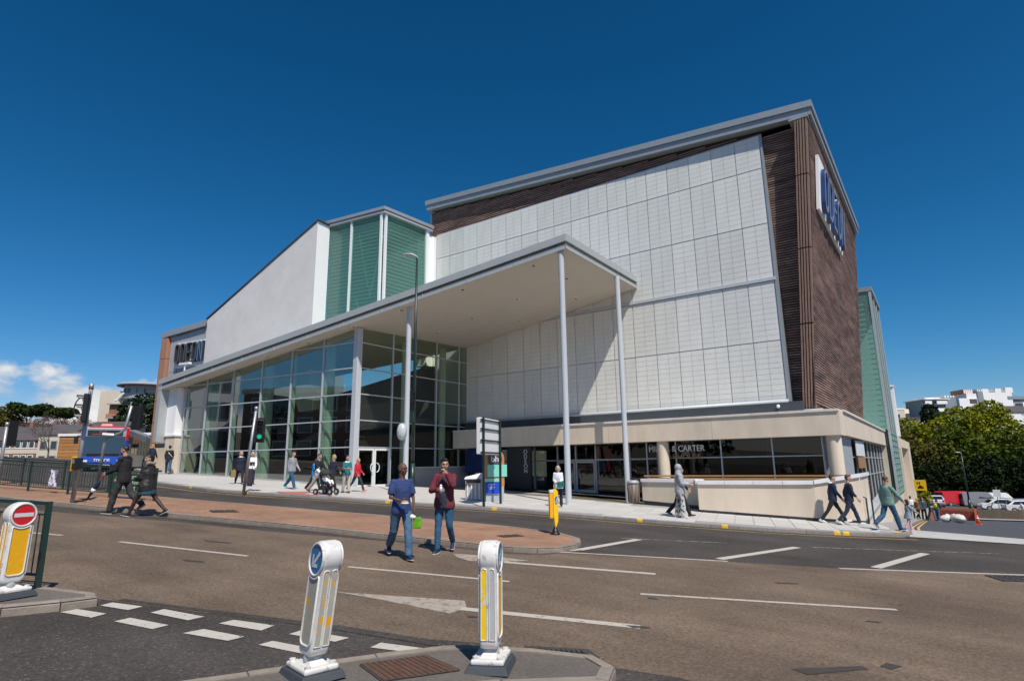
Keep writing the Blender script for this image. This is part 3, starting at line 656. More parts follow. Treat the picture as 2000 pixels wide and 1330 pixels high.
b = MB(); b.box(-12.45, -4.25, 29.45, 29.55, 1.895, 1.945); b.build('transom', m_alu, B)
XE = [-24.6, -22.1, -20.4, -18.75, -17.5, -16.2, -14.1, -12.5]
for i in range(7):
    for za, zb in ((.08, 1.88), (1.96, 2.74)):
        b = MB(); b.quad((XE[i]+.04, 31, za), (XE[i+1]-.04, 31, za), (XE[i+1]-.04, 31, zb), (XE[i]+.04, 31, zb)); b.build('door_pane' if za < 1 else 'window_pane', g_door, B)
for x in XE: b = MB(); b.box(x-.045, x+.045, 30.93, 31.07, -.2, 2.75); b.build('mullion', m_alu, B)
b = MB(); b.box(-24.6, -12.5, 30.94, 31.06, 1.88, 1.96); b.build('transom', m_alu, B)
for xa, xb in ((-18.7, -17.55), (-17.45, -16.25)):
    d = MB(); 
    for p in ((xa, xa+.07), (xb-.07, xb)): d.box(p[0], p[1], 30.86, 30.92, .1, 1.86)
    d.box(xa+.07, xb-.07, 30.86, 30.92, 1.76, 1.86); d.box(xa+.07, xb-.07, 30.86, 30.92, .1, .26)
    door = d.build('door', m_alu, B); h_ = MB(); h_.tube([((xa if xa < -18 else xb)+(1.0 if xa < -18 else -1.0)*1.0, 30.82, .9), ((xa if xa < -18 else xb)+(1.0 if xa < -18 else -1.0)*1.0, 30.82, 1.4)], .02, 6); h_.build('handle', m_steel, door)
ef = sheet_mb([[(-24.6, 28.8), (-12.4, 28.8), (-12.4, 31), (-24.6, 31)]], .11).build('threshold_mat', mat('entrance_mat', (.06, .06, .06), rough=.95), B)
# entrance signs: dark poster screen and vertical name board
ps = MB(); ps.box(-24.2, -21.4, 28.9, 29.0, 1.25, 2.68); scr = ps.build('poster_screen', mat('poster_blue', (.012, .03, .12), rough=.25, var=.6, vs=.9), B)
nb = MB(); nb.box(-21.0, -19.3, 28.9, 29.05, .35, 2.70); nbo = nb.build('name_board', mat('board_black', (.016, .017, .02), rough=.4), B)
m_lsil = mat('letter_silver', (.62, .63, .64), rough=.4, metal=.2)
for k, chx in enumerate('ODEON'): text('letter', chx, .34, m_lsil, nbo, (-19.65, 28.88, 2.42-.27*k), (1, 0, 0), ext=.01)
text('restaurant_sign', 'MILLER & CARTER', .42, mat('sign_white', (.80, .80, .78), rough=.5), B, (-10.85, 29.36, 2.37), (1, 0, 0), ext=.03, sx=.86)
text('restaurant_sign', 'STEAKHOUSE', .30, mat('sign_bronze', (.42, .26, .10), rough=.4, metal=.4), B, (-10.75, 29.36, 1.98), (1, 0, 0), ext=.03, sx=1.25)
# tables and lamps seen inside the restaurant
tbm = MB()
for x in (-11.6, -9.6, -7.4, -5.4): tbm.box(x-.5, x+.5, 30.6, 31.4, .3, .36); tbm.tube([(x, 31, -.6), (x, 31, .3)], .04, 6)
tbm.build('dining_tables', mat('table_wood', (.30, .16, .08), rough=.5), B)
lm = MB()
for x in (-11.8, -10.2, -8.6, -7.0, -5.4): lm.tube([(x, 31.6, 2.75), (x, 31.6, 2.2)], .008, 4); lm.rings([((x, 31.6, 2.2), (.05, 0, 0), (0, .05, 0)), ((x, 31.6, 1.98), (.19, 0, 0), (0, .19, 0))], 10)
lm.build('pendant_lamps', mat('lamp_shade_pale', (.55, .52, .46), rough=.5), B)

# --- right-hand side: window bay, pier, glass prow, far block
b = MB(); b.box(-4.3, -3.62, 30.0, 34.0, -2.2, 2.77); b.build('grey_panel', mat('grey_panel', (.36, .38, .40), rough=.5, var=.05), B)
YW = [34+i*(53-34)/9 for i in range(10)]
for i in range(9):
    for za, zb in ((-2.2, -.70), (-.66, .86), (.90, 1.84), (1.88, 2.76)):
        b = MB(); b.quad((-3.72, YW[i]+.04, za), (-3.72, YW[i+1]-.04, za), (-3.72, YW[i+1]-.04, zb), (-3.72, YW[i]+.04, zb)); b.build('window_pane', g_dark, B)
for y in YW: b = MB(); b.box(-3.80, -3.66, y-.035, y+.035, -2.3, 2.77); b.build('mullion', m_alu, B)
for z in (-.68, .88, 1.86): b = MB(); b.box(-3.78, -3.67, 34, 53, z-.025, z+.025); b.build('transom', m_alu, B)
sb = MB(); sb.box(-3.54, -3.50, 34.9, 38.6, 1.92, 2.68); so = sb.build('hanging_sign', m_aluw, B); sb = MB(); sb.box(-3.54, -3.50, 35.2, 38.6, 1.30, 1.86); sb.build('hanging_sign', mat('sign_tan', (.36, .20, .09), rough=.5), B)
b = MB(); b.box(-4.6, -3.36, 53.0, 56, -3.6, 2.77); b.build('cream_pier', m_cream, B)
pr = MB(); pr.quad((-9, 53, 3.9), (-3.0, 53, 3.9), (-3.0, 53, 14.75), (-9, 53, 14.75)); pr.build('prow_pane', glass('glass_prow', (.72, .88, .84), .8, film=((.34, .54, .50), .38)), B)
for i in range(3):
    ya, yb = 53+i*2.4, 53+(i+1)*2.4; b = MB(); b.quad((-3.0, ya+.04, 4), (-3.0, yb-.04, 4), (-3.0, yb-.04, 14.7), (-3.0, ya+.04, 14.7)); b.build('prow_pane', glass('glass_prow_side', (.42, .70, .66), 1.2), B)
for y in (53, 55.4, 57.8, 60.2): b = MB(); b.box(-3.12, -2.94, y-.07, y+.07, -.8, 14.75); b.build('mullion', m_alu, B)
b = MB(); b.box(-9, -2.85, 52.9, 60.4, 14.75, 15.1); b.build('prow_roof', m_roof, B)
pwl = MB(); pwl.box(-9.0, -8.8, 53.2, 60.2, 3.9, 14.7); pwl.box(-8.8, -3.2, 60.0, 60.2, 3.9, 14.7); pwl.build('prow_back', mat('prow_inner', (.66, .72, .69), rough=.8), B)
sl_ = MB(); sl_.box(-8.6, -3.25, 53.2, 53.24, -.05, .05); slm = sl_.mesh('louvre', mat('louvre_pale', (.62, .72, .66), rough=.5))
for i in range(26): link('louvre', slm, B, loc=(0, 0, 4.2+.4*i))
gs = MB(); gs.box(-3.3, -3.0, 53.0, 60.2, -.9, 3.95); gs.build('screen_backing', mat('screen_dark', (.03, .07, .055), rough=.6), B)
sl_ = MB(); sl_.box(-3.0, -2.93, 53.1, 60.1, -.05, .05); slm = sl_.mesh('screen_bar', mat('screen_green', (.16, .36, .28), rough=.5))
for i in range(11): link('screen_bar', slm, B, loc=(0, 0, -.7+.44*i))
for y in (54.2, 56.6, 59.0): b = MB(); b.box(-3.0, -2.94, y-.06, y+.06, -.85, 3.9); b.build('screen_bar', MATS['screen_green'], B)
b = MB(); b.box(-5, -3.36, 56.05, 66, -4, -.9); b.box(-5, -3.1, 62.05, 65, 2.75, 3.8); b.box(-5, -3.02, 65, 66.5, -4, 3.8); b.box(-6, -4.2, 66, 80, -5, 2.7); b.box(-5, -3.02, 66.5, 84, 2.9, 3.7); b.box(-5, -3.02, 79.5, 84, -5, 2.9); b.build('far_wall', m_cream, B)
b = MB(); b.box(-5, -2.95, 65.2, 66.6, 3.85, 8.4); b.box(-5, -2.9, 65.1, 66.7, 8.4, 8.55); b.build('white_pier', m_whitew, B)
b = MB(); b.box(-28, -5, 49, 66, -4, 3.7); b.build('rear_block', m_cream, B)

# --- big lettering board on the right wall
def RW(y, z, d=0): return V((xcorner(z)+.03+d, y, z))
bo = MB(); q = [RW(31.2, 13.9, .03), RW(39.7, 13.9, .03), RW(39.7, 16.75, .03), RW(31.2, 16.75, .03)]
bo.add([*q, *[p+V((.14, 0, 0)) for p in q]], [(4,5,6,7),(0,1,5,4),(1,2,6,5),(2,3,7,6),(3,0,4,7)]); sgR = bo.build('name_board', m_whitew, B)
m_lblue = mat('letter_blue', (.03, .10, .32), rough=.3, metal=.3); m_lgold = mat('letter_bronze', (.20, .17, .13), rough=.35, metal=.5); m_lret = mat('letter_return_blue', (.02, .05, .17), rough=.3); m_lpale = mat('letter_face_pale', (.36, .39, .43), rough=.3, metal=.3); m_ldark = mat('letter_return', (.035, .04, .06), rough=.4)
def letter(ch, parent, org, xd, nd, wd, h, dep, face, side, upv=(0, 0, 1)):
    """tall narrow built-up letter: side returns plus a face set just proud; org is its lower left corner"""
    xd, nd = V(xd).normalized(), V(nd).normalized(); t = .20*wd; b = MB()
    def rnd(x0, x1, z0, z1, rl, rr_):
        o_ = []
        for cx, cz, r_, a0 in ((x0, z0, rl, 180), (x1, z0, rr_, 270), (x1, z1, rr_, 0), (x0, z1, rl, 90)):
            sx = r_ if cx == x0 else -r_; sz = r_ if cz == z0 else -r_
            o_ += [(cx+sx+r_*cos(R(a0+18*k)), cz+sz+r_*sin(R(a0+18*k))) for k in range(6)]
        return o_
    Q = lambda p, d: V(org)+xd*p[0]+V(upv)*p[1]+nd*d
    def solid(pl, d0, d1): n = len(pl); b.add([Q(p, d1) for p in pl]+[Q(p, d0) for p in pl], [tuple(range(n))]+[(i, i+n, (i+1) % n+n, (i+1) % n) for i in range(n)])
    def ring(o_, i_, d0, d1):
        n = len(o_); b.add([Q(p, d1) for p in o_]+[Q(p, d1) for p in i_]+[Q(p, d0) for p in o_]+[Q(p, d0) for p in i_], [f for k in range(n) for f in ((k, (k+1) % n, (k+1) % n+n, k+n), (k, k+2*n, (k+1) % n+2*n, (k+1) % n), (k+n, (k+1) % n+n, (k+1) % n+3*n, k+3*n))])
    for d0, d1, e, mi in ((0, dep, 0, 0), (dep, dep+.012, .17*t, 1)):
        b.cur = mi
        if ch in 'OD':
            rl = wd*.48 if ch == 'O' else .02
            ring(rnd(e, wd-e, e, h-e, max(rl-e, .01), wd*.48-e), rnd(t-e, wd-t+e, t-e, h-t+e, max(rl-t+e, .01), wd*.48-t+e), d0, d1)
        elif ch == 'E':
            for q in ([(e, e), (t-e, e), (t-e, h-e), (e, h-e)], [(t-e, e), (wd-e, e), (wd-e, t-e), (t-e, t-e)], [(t-e, h-t+e), (wd-e, h-t+e), (wd-e, h-e), (t-e, h-e)], [(t-e, h/2-t/2+e), (wd*.85-e, h/2-t/2+e), (wd*.85-e, h/2+t/2-e), (t-e, h/2+t/2-e)]): solid(q, d0, d1)
        else:
            for q in ([(e, e), (t-e, e), (t-e, h-e), (e, h-e)], [(wd-t+e, e), (wd-e, e), (wd-e, h-e), (wd-t+e, h-e)], [(wd-t+e, e), (wd-t+e, t*2.2), (t-e, h-e), (t-e, h-t*2.2)]): solid(q, d0, d1)
    return b.build('letter', [side, face], parent)
for k, ch in enumerate('ODEON'):
    letter(ch, sgR, RW(31.7+1.55*k, 14.0, .17), (0, 1, 0), (1, 0, 0), 1.24, 2.35, .20, (m_lpale, m_lpale, m_lpale, m_lpale, m_lpale)[k], m_lret, upv=(.0857, 0, 1))

# --- the foyer: glazed front and return
TM = [0, 2.45, 4.9, 7.35, 9.8, 12.25, 14.3]; ZT = [2.72, 4.13, 5.53, 6.94, 8.34]
def zbase(t): return zt(*FL(t, 0, 0)[:2])+.13
def pane(P, a, b_, z0, z1, mt, nm='foyer_pane'):
    """vertical pane between plan points a and b, its head cut by the soffit"""
    za = min(z1, soff(a[0], a[1])-.02); zb = min(z1, soff(b_[0], b_[1])-.02); l0 = z0 if not callable(z0) else None
    z0a, z0b = (z0, z0) if l0 is not None else (z0(a), z0(b_))
    if za <= z0a+.02 and zb <= z0b+.02: return
    if za <= z0a or zb <= z0b:
        lo, hi = (a, b_) if za < zb else (b_, a); zl, zh = min(za, zb), max(za, zb); t = (z0a-zl)/(zh-zl) if zh > zl else 0
        c = V((lo[0]+(hi[0]-lo[0])*t, lo[1]+(hi[1]-lo[1])*t, z0a)); pts = [c, V((hi[0], hi[1], z0a)), V((hi[0], hi[1], zh))]
        if (a is not lo): pts = [pts[1], pts[0], pts[2]]
        m_ = MB(); m_.quad(*pts)
    else:
        m_ = MB(); m_.quad((a[0], a[1], z0a), (b_[0], b_[1], z0b), (b_[0], b_[1], zb), (a[0], a[1], za))
    m_.build(nm, mt, P)
gb = lambda p: zt(p[0], p[1])+.16
for i in range(6):
    a, c = FL(TM[i+1]-.04, 0, 0), FL(TM[i]+.04, 0, 0)
    lv = [gb]+ZT+[12]
    for j in range(6): pane(B, a, c, lv[j] if j == 0 else lv[j]+.03, lv[j+1]-.03, g_front)
for i, t in enumerate(TM[1:]):
    p = FL(t, 0, 0); zh = soff(p.x, p.y)-.01; zb_ = gb(p)-.15
    b = MB(); b.obox((p.x, p.y, (zh+zb_)/2), V((ct, st_, 0))*.04, V((-st_, ct, 0))*.06, (0, 0, (zh-zb_)/2)); b.build('mullion', m_alu, B)
    q = FL(t, .22, 0); b = MB(); b.obox((q.x, q.y, (zh+zb_)/2), V((ct, st_, 0))*.05, V((-st_, ct, 0))*.09, (0, 0, (zh-zb_)/2-.1)); b.build('mullion_fin', m_pale, B)
for z in ZT:
    te = 14.3
    while te > .3 and soff(*FL(te, 0, 0)[:2]) < z+.05: te -= .1
    b = MB(); b.bar(FL(te, -.01, z), FL(.1, -.01, z), .10, .06); b.build('transom', m_alu, B)
b = MB(); b.bar(FL(14.3, 0, gb(FL(14.3, 0, 0))-.03), FL(.1, 0, gb(FL(.1, 0, 0))-.03), .16, .07); b.build('sill', m_alu, B)
# corner post
p = FL(0, 0, 0); zh = soff(p.x, p.y); b = MB(); b.box(p.x-.17, p.x+.19, p.y-.17, p.y+.17, .55, zh-.01); b.build('corner_post', m_post, B, bevel=.03)
YR = [20.9, 23.43, 25.25, 27.1, 29.25, 30.06]
for i in range(5):
    a, c = V((-25.07, YR[i]+(.19 if i == 0 else .04), 0)), V((-25.07, YR[i+1]-.04, 0)); lv = [gb]+ZT+[12]
    if i >= 2: lv[0] = 1.62
    for j in range(6):
        if i == 0 and j == 0: continue
        pane(B, a, c, lv[j]+.03 if not callable(lv[j]) else lv[j], lv[j+1]-.03, g_ret)
for y in YR[1:]:
    zh = soff(-25.07, y)-.01; b = MB(); b.box(-25.13, -25.01, y-.04, y+.04, .5, zh); b.build('mullion', m_alu, B)
for z in ZT: b = MB(); b.box(-25.12, -25.00, 21.09, 30.06, z-.028, z+.028); b.build('transom', m_alu, B)
b = MB(); b.box(-25.3, -24.85, 25.3, 30.0, .3, 1.60); pl = b.build('plinth_wall', mat('plinth_grey', (.42, .38, .34), rough=.8, var=.06), B); b = MB(); b.box(-25.3, -24.8, 25.25, 30.0, 1.60, 1.66); b.build('coping_stone', m_coping, B)
# double door in the return
zd = .62
for ya, yb in ((21.10, 22.24), (22.28, 23.38)):
    d = MB(); d.box(-25.10, -25.02, ya, ya+.09, zd, 2.68); d.box(-25.10, -25.02, yb-.09, yb, zd, 2.68); d.box(-25.10, -25.02, ya+.09, yb-.09, 2.56, 2.68); d.box(-25.10, -25.02, ya+.09, yb-.09, zd, zd+.14)
    do = d.build('door', m_aluw, B); gp = MB(); gp.quad((-25.06, ya+.09, zd+.14), (-25.06, yb-.09, zd+.14), (-25.06, yb-.09, 2.56), (-25.06, ya+.09, 2.56)); gp.build('pane', g_ret, do)
    yc = 22.16 if ya < 22 else 22.38; h_ = MB(); hp = [(-24.96, yc+(-1 if ya < 22 else 1)*.20*sin(a), 1.65+.24*cos(a)) for a in [pi*k/8 for k in range(9)]]; h_.tube(hp, .022, 6); h_.build('handle', m_aluw, do, smooth=True)
# inside the foyer
fl_ = MB(); fl_.prism([tuple(FL(14.5, .1, 0)[:2]), tuple(FL(.1, .1, 0)[:2]), (-25.1, 31), (-42, 31)], 0.3, lambda x, y: max(zt(x, y)+.1, .62)); fl_.build('foyer_floor', mat('foyer_floor', (.10, .095, .085), rough=.4), B)
b = MB(); b.quad((-42, 30.9, 0), (-25.0, 30.9, 0), (-25.0, 30.9, 9.3), (-42, 30.9, 7.2)); b.quad((-42, 30.9, 0), (-42, 30.9, 7.2), (-40, 20, 7.2), (-40, 20, 0)); b.build('foyer_back_wall', m_int, B)
for t, off in ((3.0, 1.1), (7.95, 1.1), (12.9, 1.1)):
    p = FL(t, off, 0); b = MB(); b.tube([(p.x, p.y, .5), (p.x, p.y, soff(p.x, p.y))], .27, 16, caps=False); b.build('foyer_column', m_pale, B, smooth=True)
for y in (25.25, 28.6): b = MB(); b.tube([(-25.9, y, .4), (-25.9, y, soff(-25.9, y))], .22, 14, caps=False); b.build('foyer_column', m_pale, B, smooth=True)
# escalator and balcony shapes far inside
b = MB(); b.box(-40, -27, 26.2, 30.5, 4.3, 4.7); b.box(-40, -27, 26.15, 26.2, 4.7, 5.7); b.build('foyer_gallery', m_intw, B)
b = MB(); b.bar((-38.5, 24.2, 1.6), (-32, 26, 4.6), 1.2, .5); b.build('escalator', m_intw, B)

# --- canopy: a sloping slab
cpoly = [tuple(FL(15.75, -1.0, 0)[:2]), (-12.42, 21.72), (-12.72, 30.06), (-25.05, 30.06), (-28.2, 29.0), tuple(FL(15.75, 4.6, 0)[:2])]
def inset(poly, d):
    cx = sum(p[0] for p in poly)/len(poly); cy = sum(p[1] for p in poly)/len(poly)
    o_ = []
    n = len(poly)
    for i in range(n):
        p0, p1, p2 = V(poly[i-1]), V(poly[i]), V(poly[(i+1) % n]); d1 = (p1-p0).normalized(); d2 = (p2-p1).normalized()
        n1 = V((-d1.y, d1.x)); n2 = V((-d2.y, d2.x)); b_ = (n1+n2); b_ = b_/(1+n1.dot(n2)) if 1+n1.dot(n2) > .2 else n1
        q = p1+b_*d; o_.append((q.x, q.y))
    return o_
front_only = lambda d: [(p[0]+0, p[1]) if i in (2, 3, 4, 5) else p for i, p in enumerate(inset(cpoly, d))]
def slabz(dz): return lambda x, y: soff(x, y)+dz
b = MB(); b.prism(front_only(.05), slabz(0), slabz(.24)); can = b.build('canopy_soffit', m_soffit, B)
b = MB(); b.prism(front_only(.20), slabz(.24), slabz(.34)); b.build('canopy_shadow_gap', m_slate, B)
b = MB(); b.prism(front_only(-.02), slabz(.34), slabz(.66)); b.build('canopy_fascia', m_canopy, B)
# lower fascia plates in lengths along the front and the short end
def plates(p, q, n, z0, z1, mt, out_):
    p, q = V(p), V(q); d = (q-p).normalized(); o_ = V((d.y, -d.x))*out_; l = (q-p).length/n
    for i in range(n):
        a = p+d*(l*i+.006)+o_; c = p+d*(l*(i+1)-.006)+o_; b = MB(); b.add([(a.x, a.y, soff(a.x, a.y)+z0), (c.x, c.y, soff(c.x, c.y)+z0), (c.x, c.y, soff(c.x, c.y)+z1), (a.x, a.y, soff(a.x, a.y)+z1)]+[(v_.x-o_.x*1.6, v_.y-o_.y*1.6, soff(v_.x, v_.y)+zz_) for v_, zz_ in ((a, z0), (c, z0), (c, z1), (a, z1))], [(0,1,2,3),(0,4,5,1),(1,5,6,2),(2,6,7,3),(3,7,4,0)]); b.build('fascia_plate', mt, B)
plates(cpoly[0], cpoly[1], 11, -.015, .23, m_canopy, -.02); plates(cpoly[1], cpoly[2], 3, -.015, .23, m_canopy, -.02)
plates(cpoly[0], cpoly[1], 11, .345, .675, m_canopy, .03); plates(cpoly[1], cpoly[2], 3, .345, .675, m_canopy, .03)
dl = MB(); dl.tube([(0, 0, -.03), (0, 0, .05)], .13, 12); dl.cur = 1; dl.tube([(0, 0, -.036), (0, 0, -.03)], .085, 12)
dlm = dl.mesh('downlight', [m_aluw, mat('lens_dark', (.05, .05, .05), rough=.2)])
for t in (-3.2, 0.0, 3.3, 6.6, 9.9, 13):
    p = FL(t, -.38, 0)
    if p.x < -13.2: link('downlight', dlm, B, loc=(p.x, p.y, soff(p.x, p.y)))
for x, y in ((-18.2, 21.5), (-14.4, 22.1), (-14.3, 25.0), (-17.5, 25.2), (-20.8, 25.4), (-23.6, 25.6), (-15.6, 28.2), (-19.6, 28.4)): link('downlight', dlm, B, loc=(x, y, soff(x, y)))
# columns under the canopy
for x, y in ((-12.76, 21.85), (-12.62, 27.3), (-21.35, 21.0)):
    b = MB(); b.tube([(x, y, zt(x, y)-.3), (x, y, soff(x, y))], .128, 24, caps=False); b.build('canopy_column', m_post, B, smooth=True)
b = MB(); b.rings([((-21.35, 20.76, 3.35), (.28, 0, 0), (0, 0, .42)), ((-21.35, 20.6, 3.35), (.26, 0, 0), (0, 0, .4)), ((-21.35, 20.48, 3.35), (.12, 0, 0), (0, 0, .2))], 14); b.build('lamp_dish', m_post, B, smooth=True)
# left end of the canopy: grey leg, white reveal, cream pier
p0, p1 = FL(15.75, -1.0, 0), FL(15.2, -1.0, 0)
b = MB(); b.obox(FL(15.6, .2, 5.35), V((ct, st_, 0))*.16, V((-st_, ct, 0))*1.2, (0, 0, 1.95)); b.build('canopy_leg', m_canopy, B)
b = MB(); b.obox(FL(15.0, .45, 5.3), V((ct, st_, 0))*.45, V((-st_, ct, 0))*.9, (0, 0, 1.55)); b.build('white_reveal', m_whitew, B)
b = MB(); b.obox(FL(14.85, .35, 2.5), V((ct, st_, 0))*.45, V((-st_, ct, 0))*.8, (0, 0, 1.25)); b.build('cream_pier', m_cream, B)
b = MB(); b.obox(FL(14.85, .35, 3.80), V((ct, st_, 0))*.52, V((-st_, ct, 0))*.87, (0, 0, .05)); b.build('coping_stone', m_coping2, B)

# --- lantern above the foyer
LA, LB_, LC = V((-33.75, 24.72)), V((-28.5, 25.45)), V((-28.28, 29.45)); z0, z1 = 9.2, 18.35
LM = LA+(LB_-LA)*.475
for a, c in ((LA, LM), (LM, LB_), (LB_, LC)):
    d = (c-a).normalized(); a2, c2 = a+d*.07, c-d*.07; b = MB(); b.quad((a2.x, a2.y, z0), (c2.x, c2.y, z0), (c2.x, c2.y, z1), (a2.x, a2.y, z1)); b.build('lantern_pane', g_lan, B)
dF = (LB_-LA).normalized(); nF = V((dF.y, -dF.x)); dS = (LC-LB_).normalized(); nS = V((dS.y, -dS.x))
for p, wd in ((LM, .07), (LA, .07)): b = MB(); b.obox((p.x, p.y, (z0+z1)/2), V((*dF, 0))*wd, V((*nF, 0))*.08, (0, 0, (z1-z0)/2)); b.build('mullion', m_aluw, B)
b = MB()
for q in (LB_-dF*.14+nF*.05, LB_+dS*.16+nS*.05): b.obox((q.x, q.y, (z0+z1)/2), V((*dF, 0))*.075, V((*nF, 0))*.075, (0, 0, (z1-z0)/2))
b.build('corner_post', m_aluw, B)
b = MB(); b.obox((LC.x, LC.y-.05, (z0+z1)/2), (.1, 0, 0), (0, .14, 0), (0, 0, (z1-z0)/2)); b.build('mullion', m_aluw, B)
poly = [tuple(LA-dF*.2+nF*.25), tuple(LB_+dF*.25+nF*.25), tuple(LC+nS*.30+dS*.35), (-33.9, 30.2)]
for za, zb, mt, g_ in ((z1, z1+.16, m_clad, -.06), (z1+.16, z1+.20, m_slate, -.12), (z1+.20, z1+.42, m_roof, 0)):
    b = MB(); b.prism(inset(poly, -g_) if g_ else poly, za, zb); b.build('lantern_roof', mt, B)
lw_ = MB(); lw_.box(-33.7, -33.6, 25.2, 30, z0, z1); lw_.box(-33.6, -28.6, 29.75, 29.85, z0, z1); lw_.build('lantern_back', mat('lantern_inner', (.50, .56, .53), rough=.8), B)
lf = MB(); a, c = LA-nF*.30+dF*.1, LB_-nF*.30-dF*.3; lf.bar((a.x, a.y, 0), (c.x, c.y, 0), .16, .022); m_slat = mat('louvre_slat', (.52, .57, .54), rough=.5)
lfm = lf.mesh('louvre', m_slat); ls = MB(); a, c = LB_-nS*.30+dS*.3, LC-nS*.30; ls.bar((a.x, a.y, 0), (c.x, c.y, 0), .17, .022); lsm = ls.mesh('louvre', m_slat)
for i in range(34): link('louvre', lfm, B, loc=(0, 0, z0+.35+.265*i)); link('louvre', lsm, B, loc=(0, 0, z0+.35+.265*i))
br = MB()
for za, zb in ((9.5, 13), (13, 17.8)):
    m1 = LM-nF*.7; m2 = LB_-nF*.7-dF*.4; mid = (m1+m2)/2; br.tube([(m1.x, m1.y, zb), (mid.x, mid.y, za), (m2.x, m2.y, zb)], .06, 6)
br.build('cross_brace', m_pale, B)
b = MB(); b.box(-29.3, -28.25, 29.5, 30.5, 8.5, 18.1); b.box(-29.3, -28.0, 30.06, 30.6, 8.5, 18.05); b.build('white_pier', m_whitew, B)
b = MB(); b.box(-29.0, -28.3, 30.5, 31.3, 18.1, 20.2); b.build('flashing', m_alu, B)

# --- sloping grey wall in front of the lantern, its white end, and the left block
def GW(t, z): return FL(t, 3.8, z)
tR, tL = 7.55, 18.4
g1 = MB(); a, c = GW(tL, 0), GW(tR, 0); zl, zr_ = 12.72, 18.42; dn = V((-st_, ct, 0))*1.15
P = [(a.x, a.y, 7), (c.x, c.y, 7), (c.x, c.y, zr_), (a.x, a.y, zl)]
P2 = [tuple(V(q)+dn) for q in P]
g1.add(P+P2, [(0,1,2,3),(3,2,6,7),(0,3,7,4)]); g1.cur = 1; g1.add([P[1], P2[1], P2[2], P[2]], [(0, 1, 2, 3)]); g1.build('sloping_wall', [m_greyw, m_whitew], B)
b = MB(); up = V((0, 0, .07)); b.bar(V(P[3])-V((.1, 0, 0))+up+dn/2, V(P[2])+V((.12, .02, 0))+up+dn/2, 1.3, .10, up=(0, 0, 1)); b.build('wall_coping', m_slate, B)
def LBk(t, z, off=5.0): return FL(t, off, z)
tA, tB = 19.9, 23.1
zlt = lambda t: 12.78-(t-18.4)*.09
b = MB(); c0, c1 = LBk(tA-1.8, 0, 4.2), LBk(tB, 0, 4.2); b.prism([tuple(c1[:2]), tuple(c0[:2]), tuple((c0+V((-st_, ct, 0))*14)[:2]), tuple((c1+V((-st_, ct, 0))*14)[:2])], 1.4, 11.8); b.build('left_block', m_clad, B)
rowz = [3.62, 5.5, 7.3, 9.1, 12.0]
for i in range(6):
    ta, tb_ = tB-.1-i*1.04, tB-.1-(i+1)*1.04
    for j in range(4):
        a, c = LBk(ta-.012, 0, 4.13), LBk(tb_+.012, 0, 4.13); zt1 = min(rowz[j+1]-.015, 99) if j < 3 else None
        za_, zc_ = (zt1, zt1) if zt1 else (zlt(ta)-.5, zlt(tb_)-.5)
        k = MB(); o_ = V((st_, -ct, 0))*.05; q = [V((a.x, a.y, rowz[j]+.015)), V((c.x, c.y, rowz[j]+.015)), V((c.x, c.y, zc_)), V((a.x, a.y, za_))]
        k.add(q+[p_+o_ for p_ in q], [(4,5,6,7),(0,1,5,4),(1,2,6,5),(2,3,7,6),(3,0,4,7)]); k.build('cladding_panel', m_clad, B)
b = MB(); a, c = LBk(tB+.85, 0, 3.84), LBk(tA-1.2, 0, 3.84); n_ = V((-st_, ct, 0))*15
P = [(a.x, a.y, zlt(tB)-.45), (c.x, c.y, zlt(tA-1.2)-.45), (c.x, c.y, zlt(tA-1.2)), (a.x, a.y, zlt(tB))]; b.add(P+[tuple(V(q)+n_) for q in P], [(0,1,2,3),(3,2,6,7),(0,3,7,4),(1,5,6,2),(0,4,5,1)]); b.build('left_roof', m_roof, B)
for j in range(5):
    za, zb = 3.6+j*1.65+.02, 3.6+(j+1)*1.65-.02; b = MB(); b.obox(LBk(tB+.36, (za+zb)/2, 4.1), V((ct, st_, 0))*.36, V((-st_, ct, 0))*.30, (0, 0, (zb-za)/2)); b.build('terracotta_fin', m_brownfin, B)
b = MB(); b.obox(LBk(tB-2.0, 3.5, 4.0), V((ct, st_, 0))*2.6, V((-st_, ct, 0))*.12, (0, 0, .14)); b.build('slate_band', m_slate, B)
b = MB(); b.obox(LBk(tB-2.0, 2.3, 4.0), V((ct, st_, 0))*2.5, V((-st_, ct, 0))*.10, (0, 0, 1.05)); b.build('cream_plinth', m_cream, B)
b = MB(); b.obox(LBk(20.2, 10.3, 4.0), V((ct, st_, 0))*1.78, V((-st_, ct, 0))*.06, (0, 0, .98)); sgL = b.build('name_board', m_whitew, B)
for k, ch in enumerate('ODEON'):
    letter(ch, sgL, LBk(21.8-.68*k, 9.62, 3.93), (ct, st_, 0), (st_, -ct, 0), .56, 1.52, .26, (m_lgold, m_lgold, m_lgold, m_lgold, mat('letter_sky', (.10, .27, .50), rough=.3, metal=.2))[k], m_ldark)

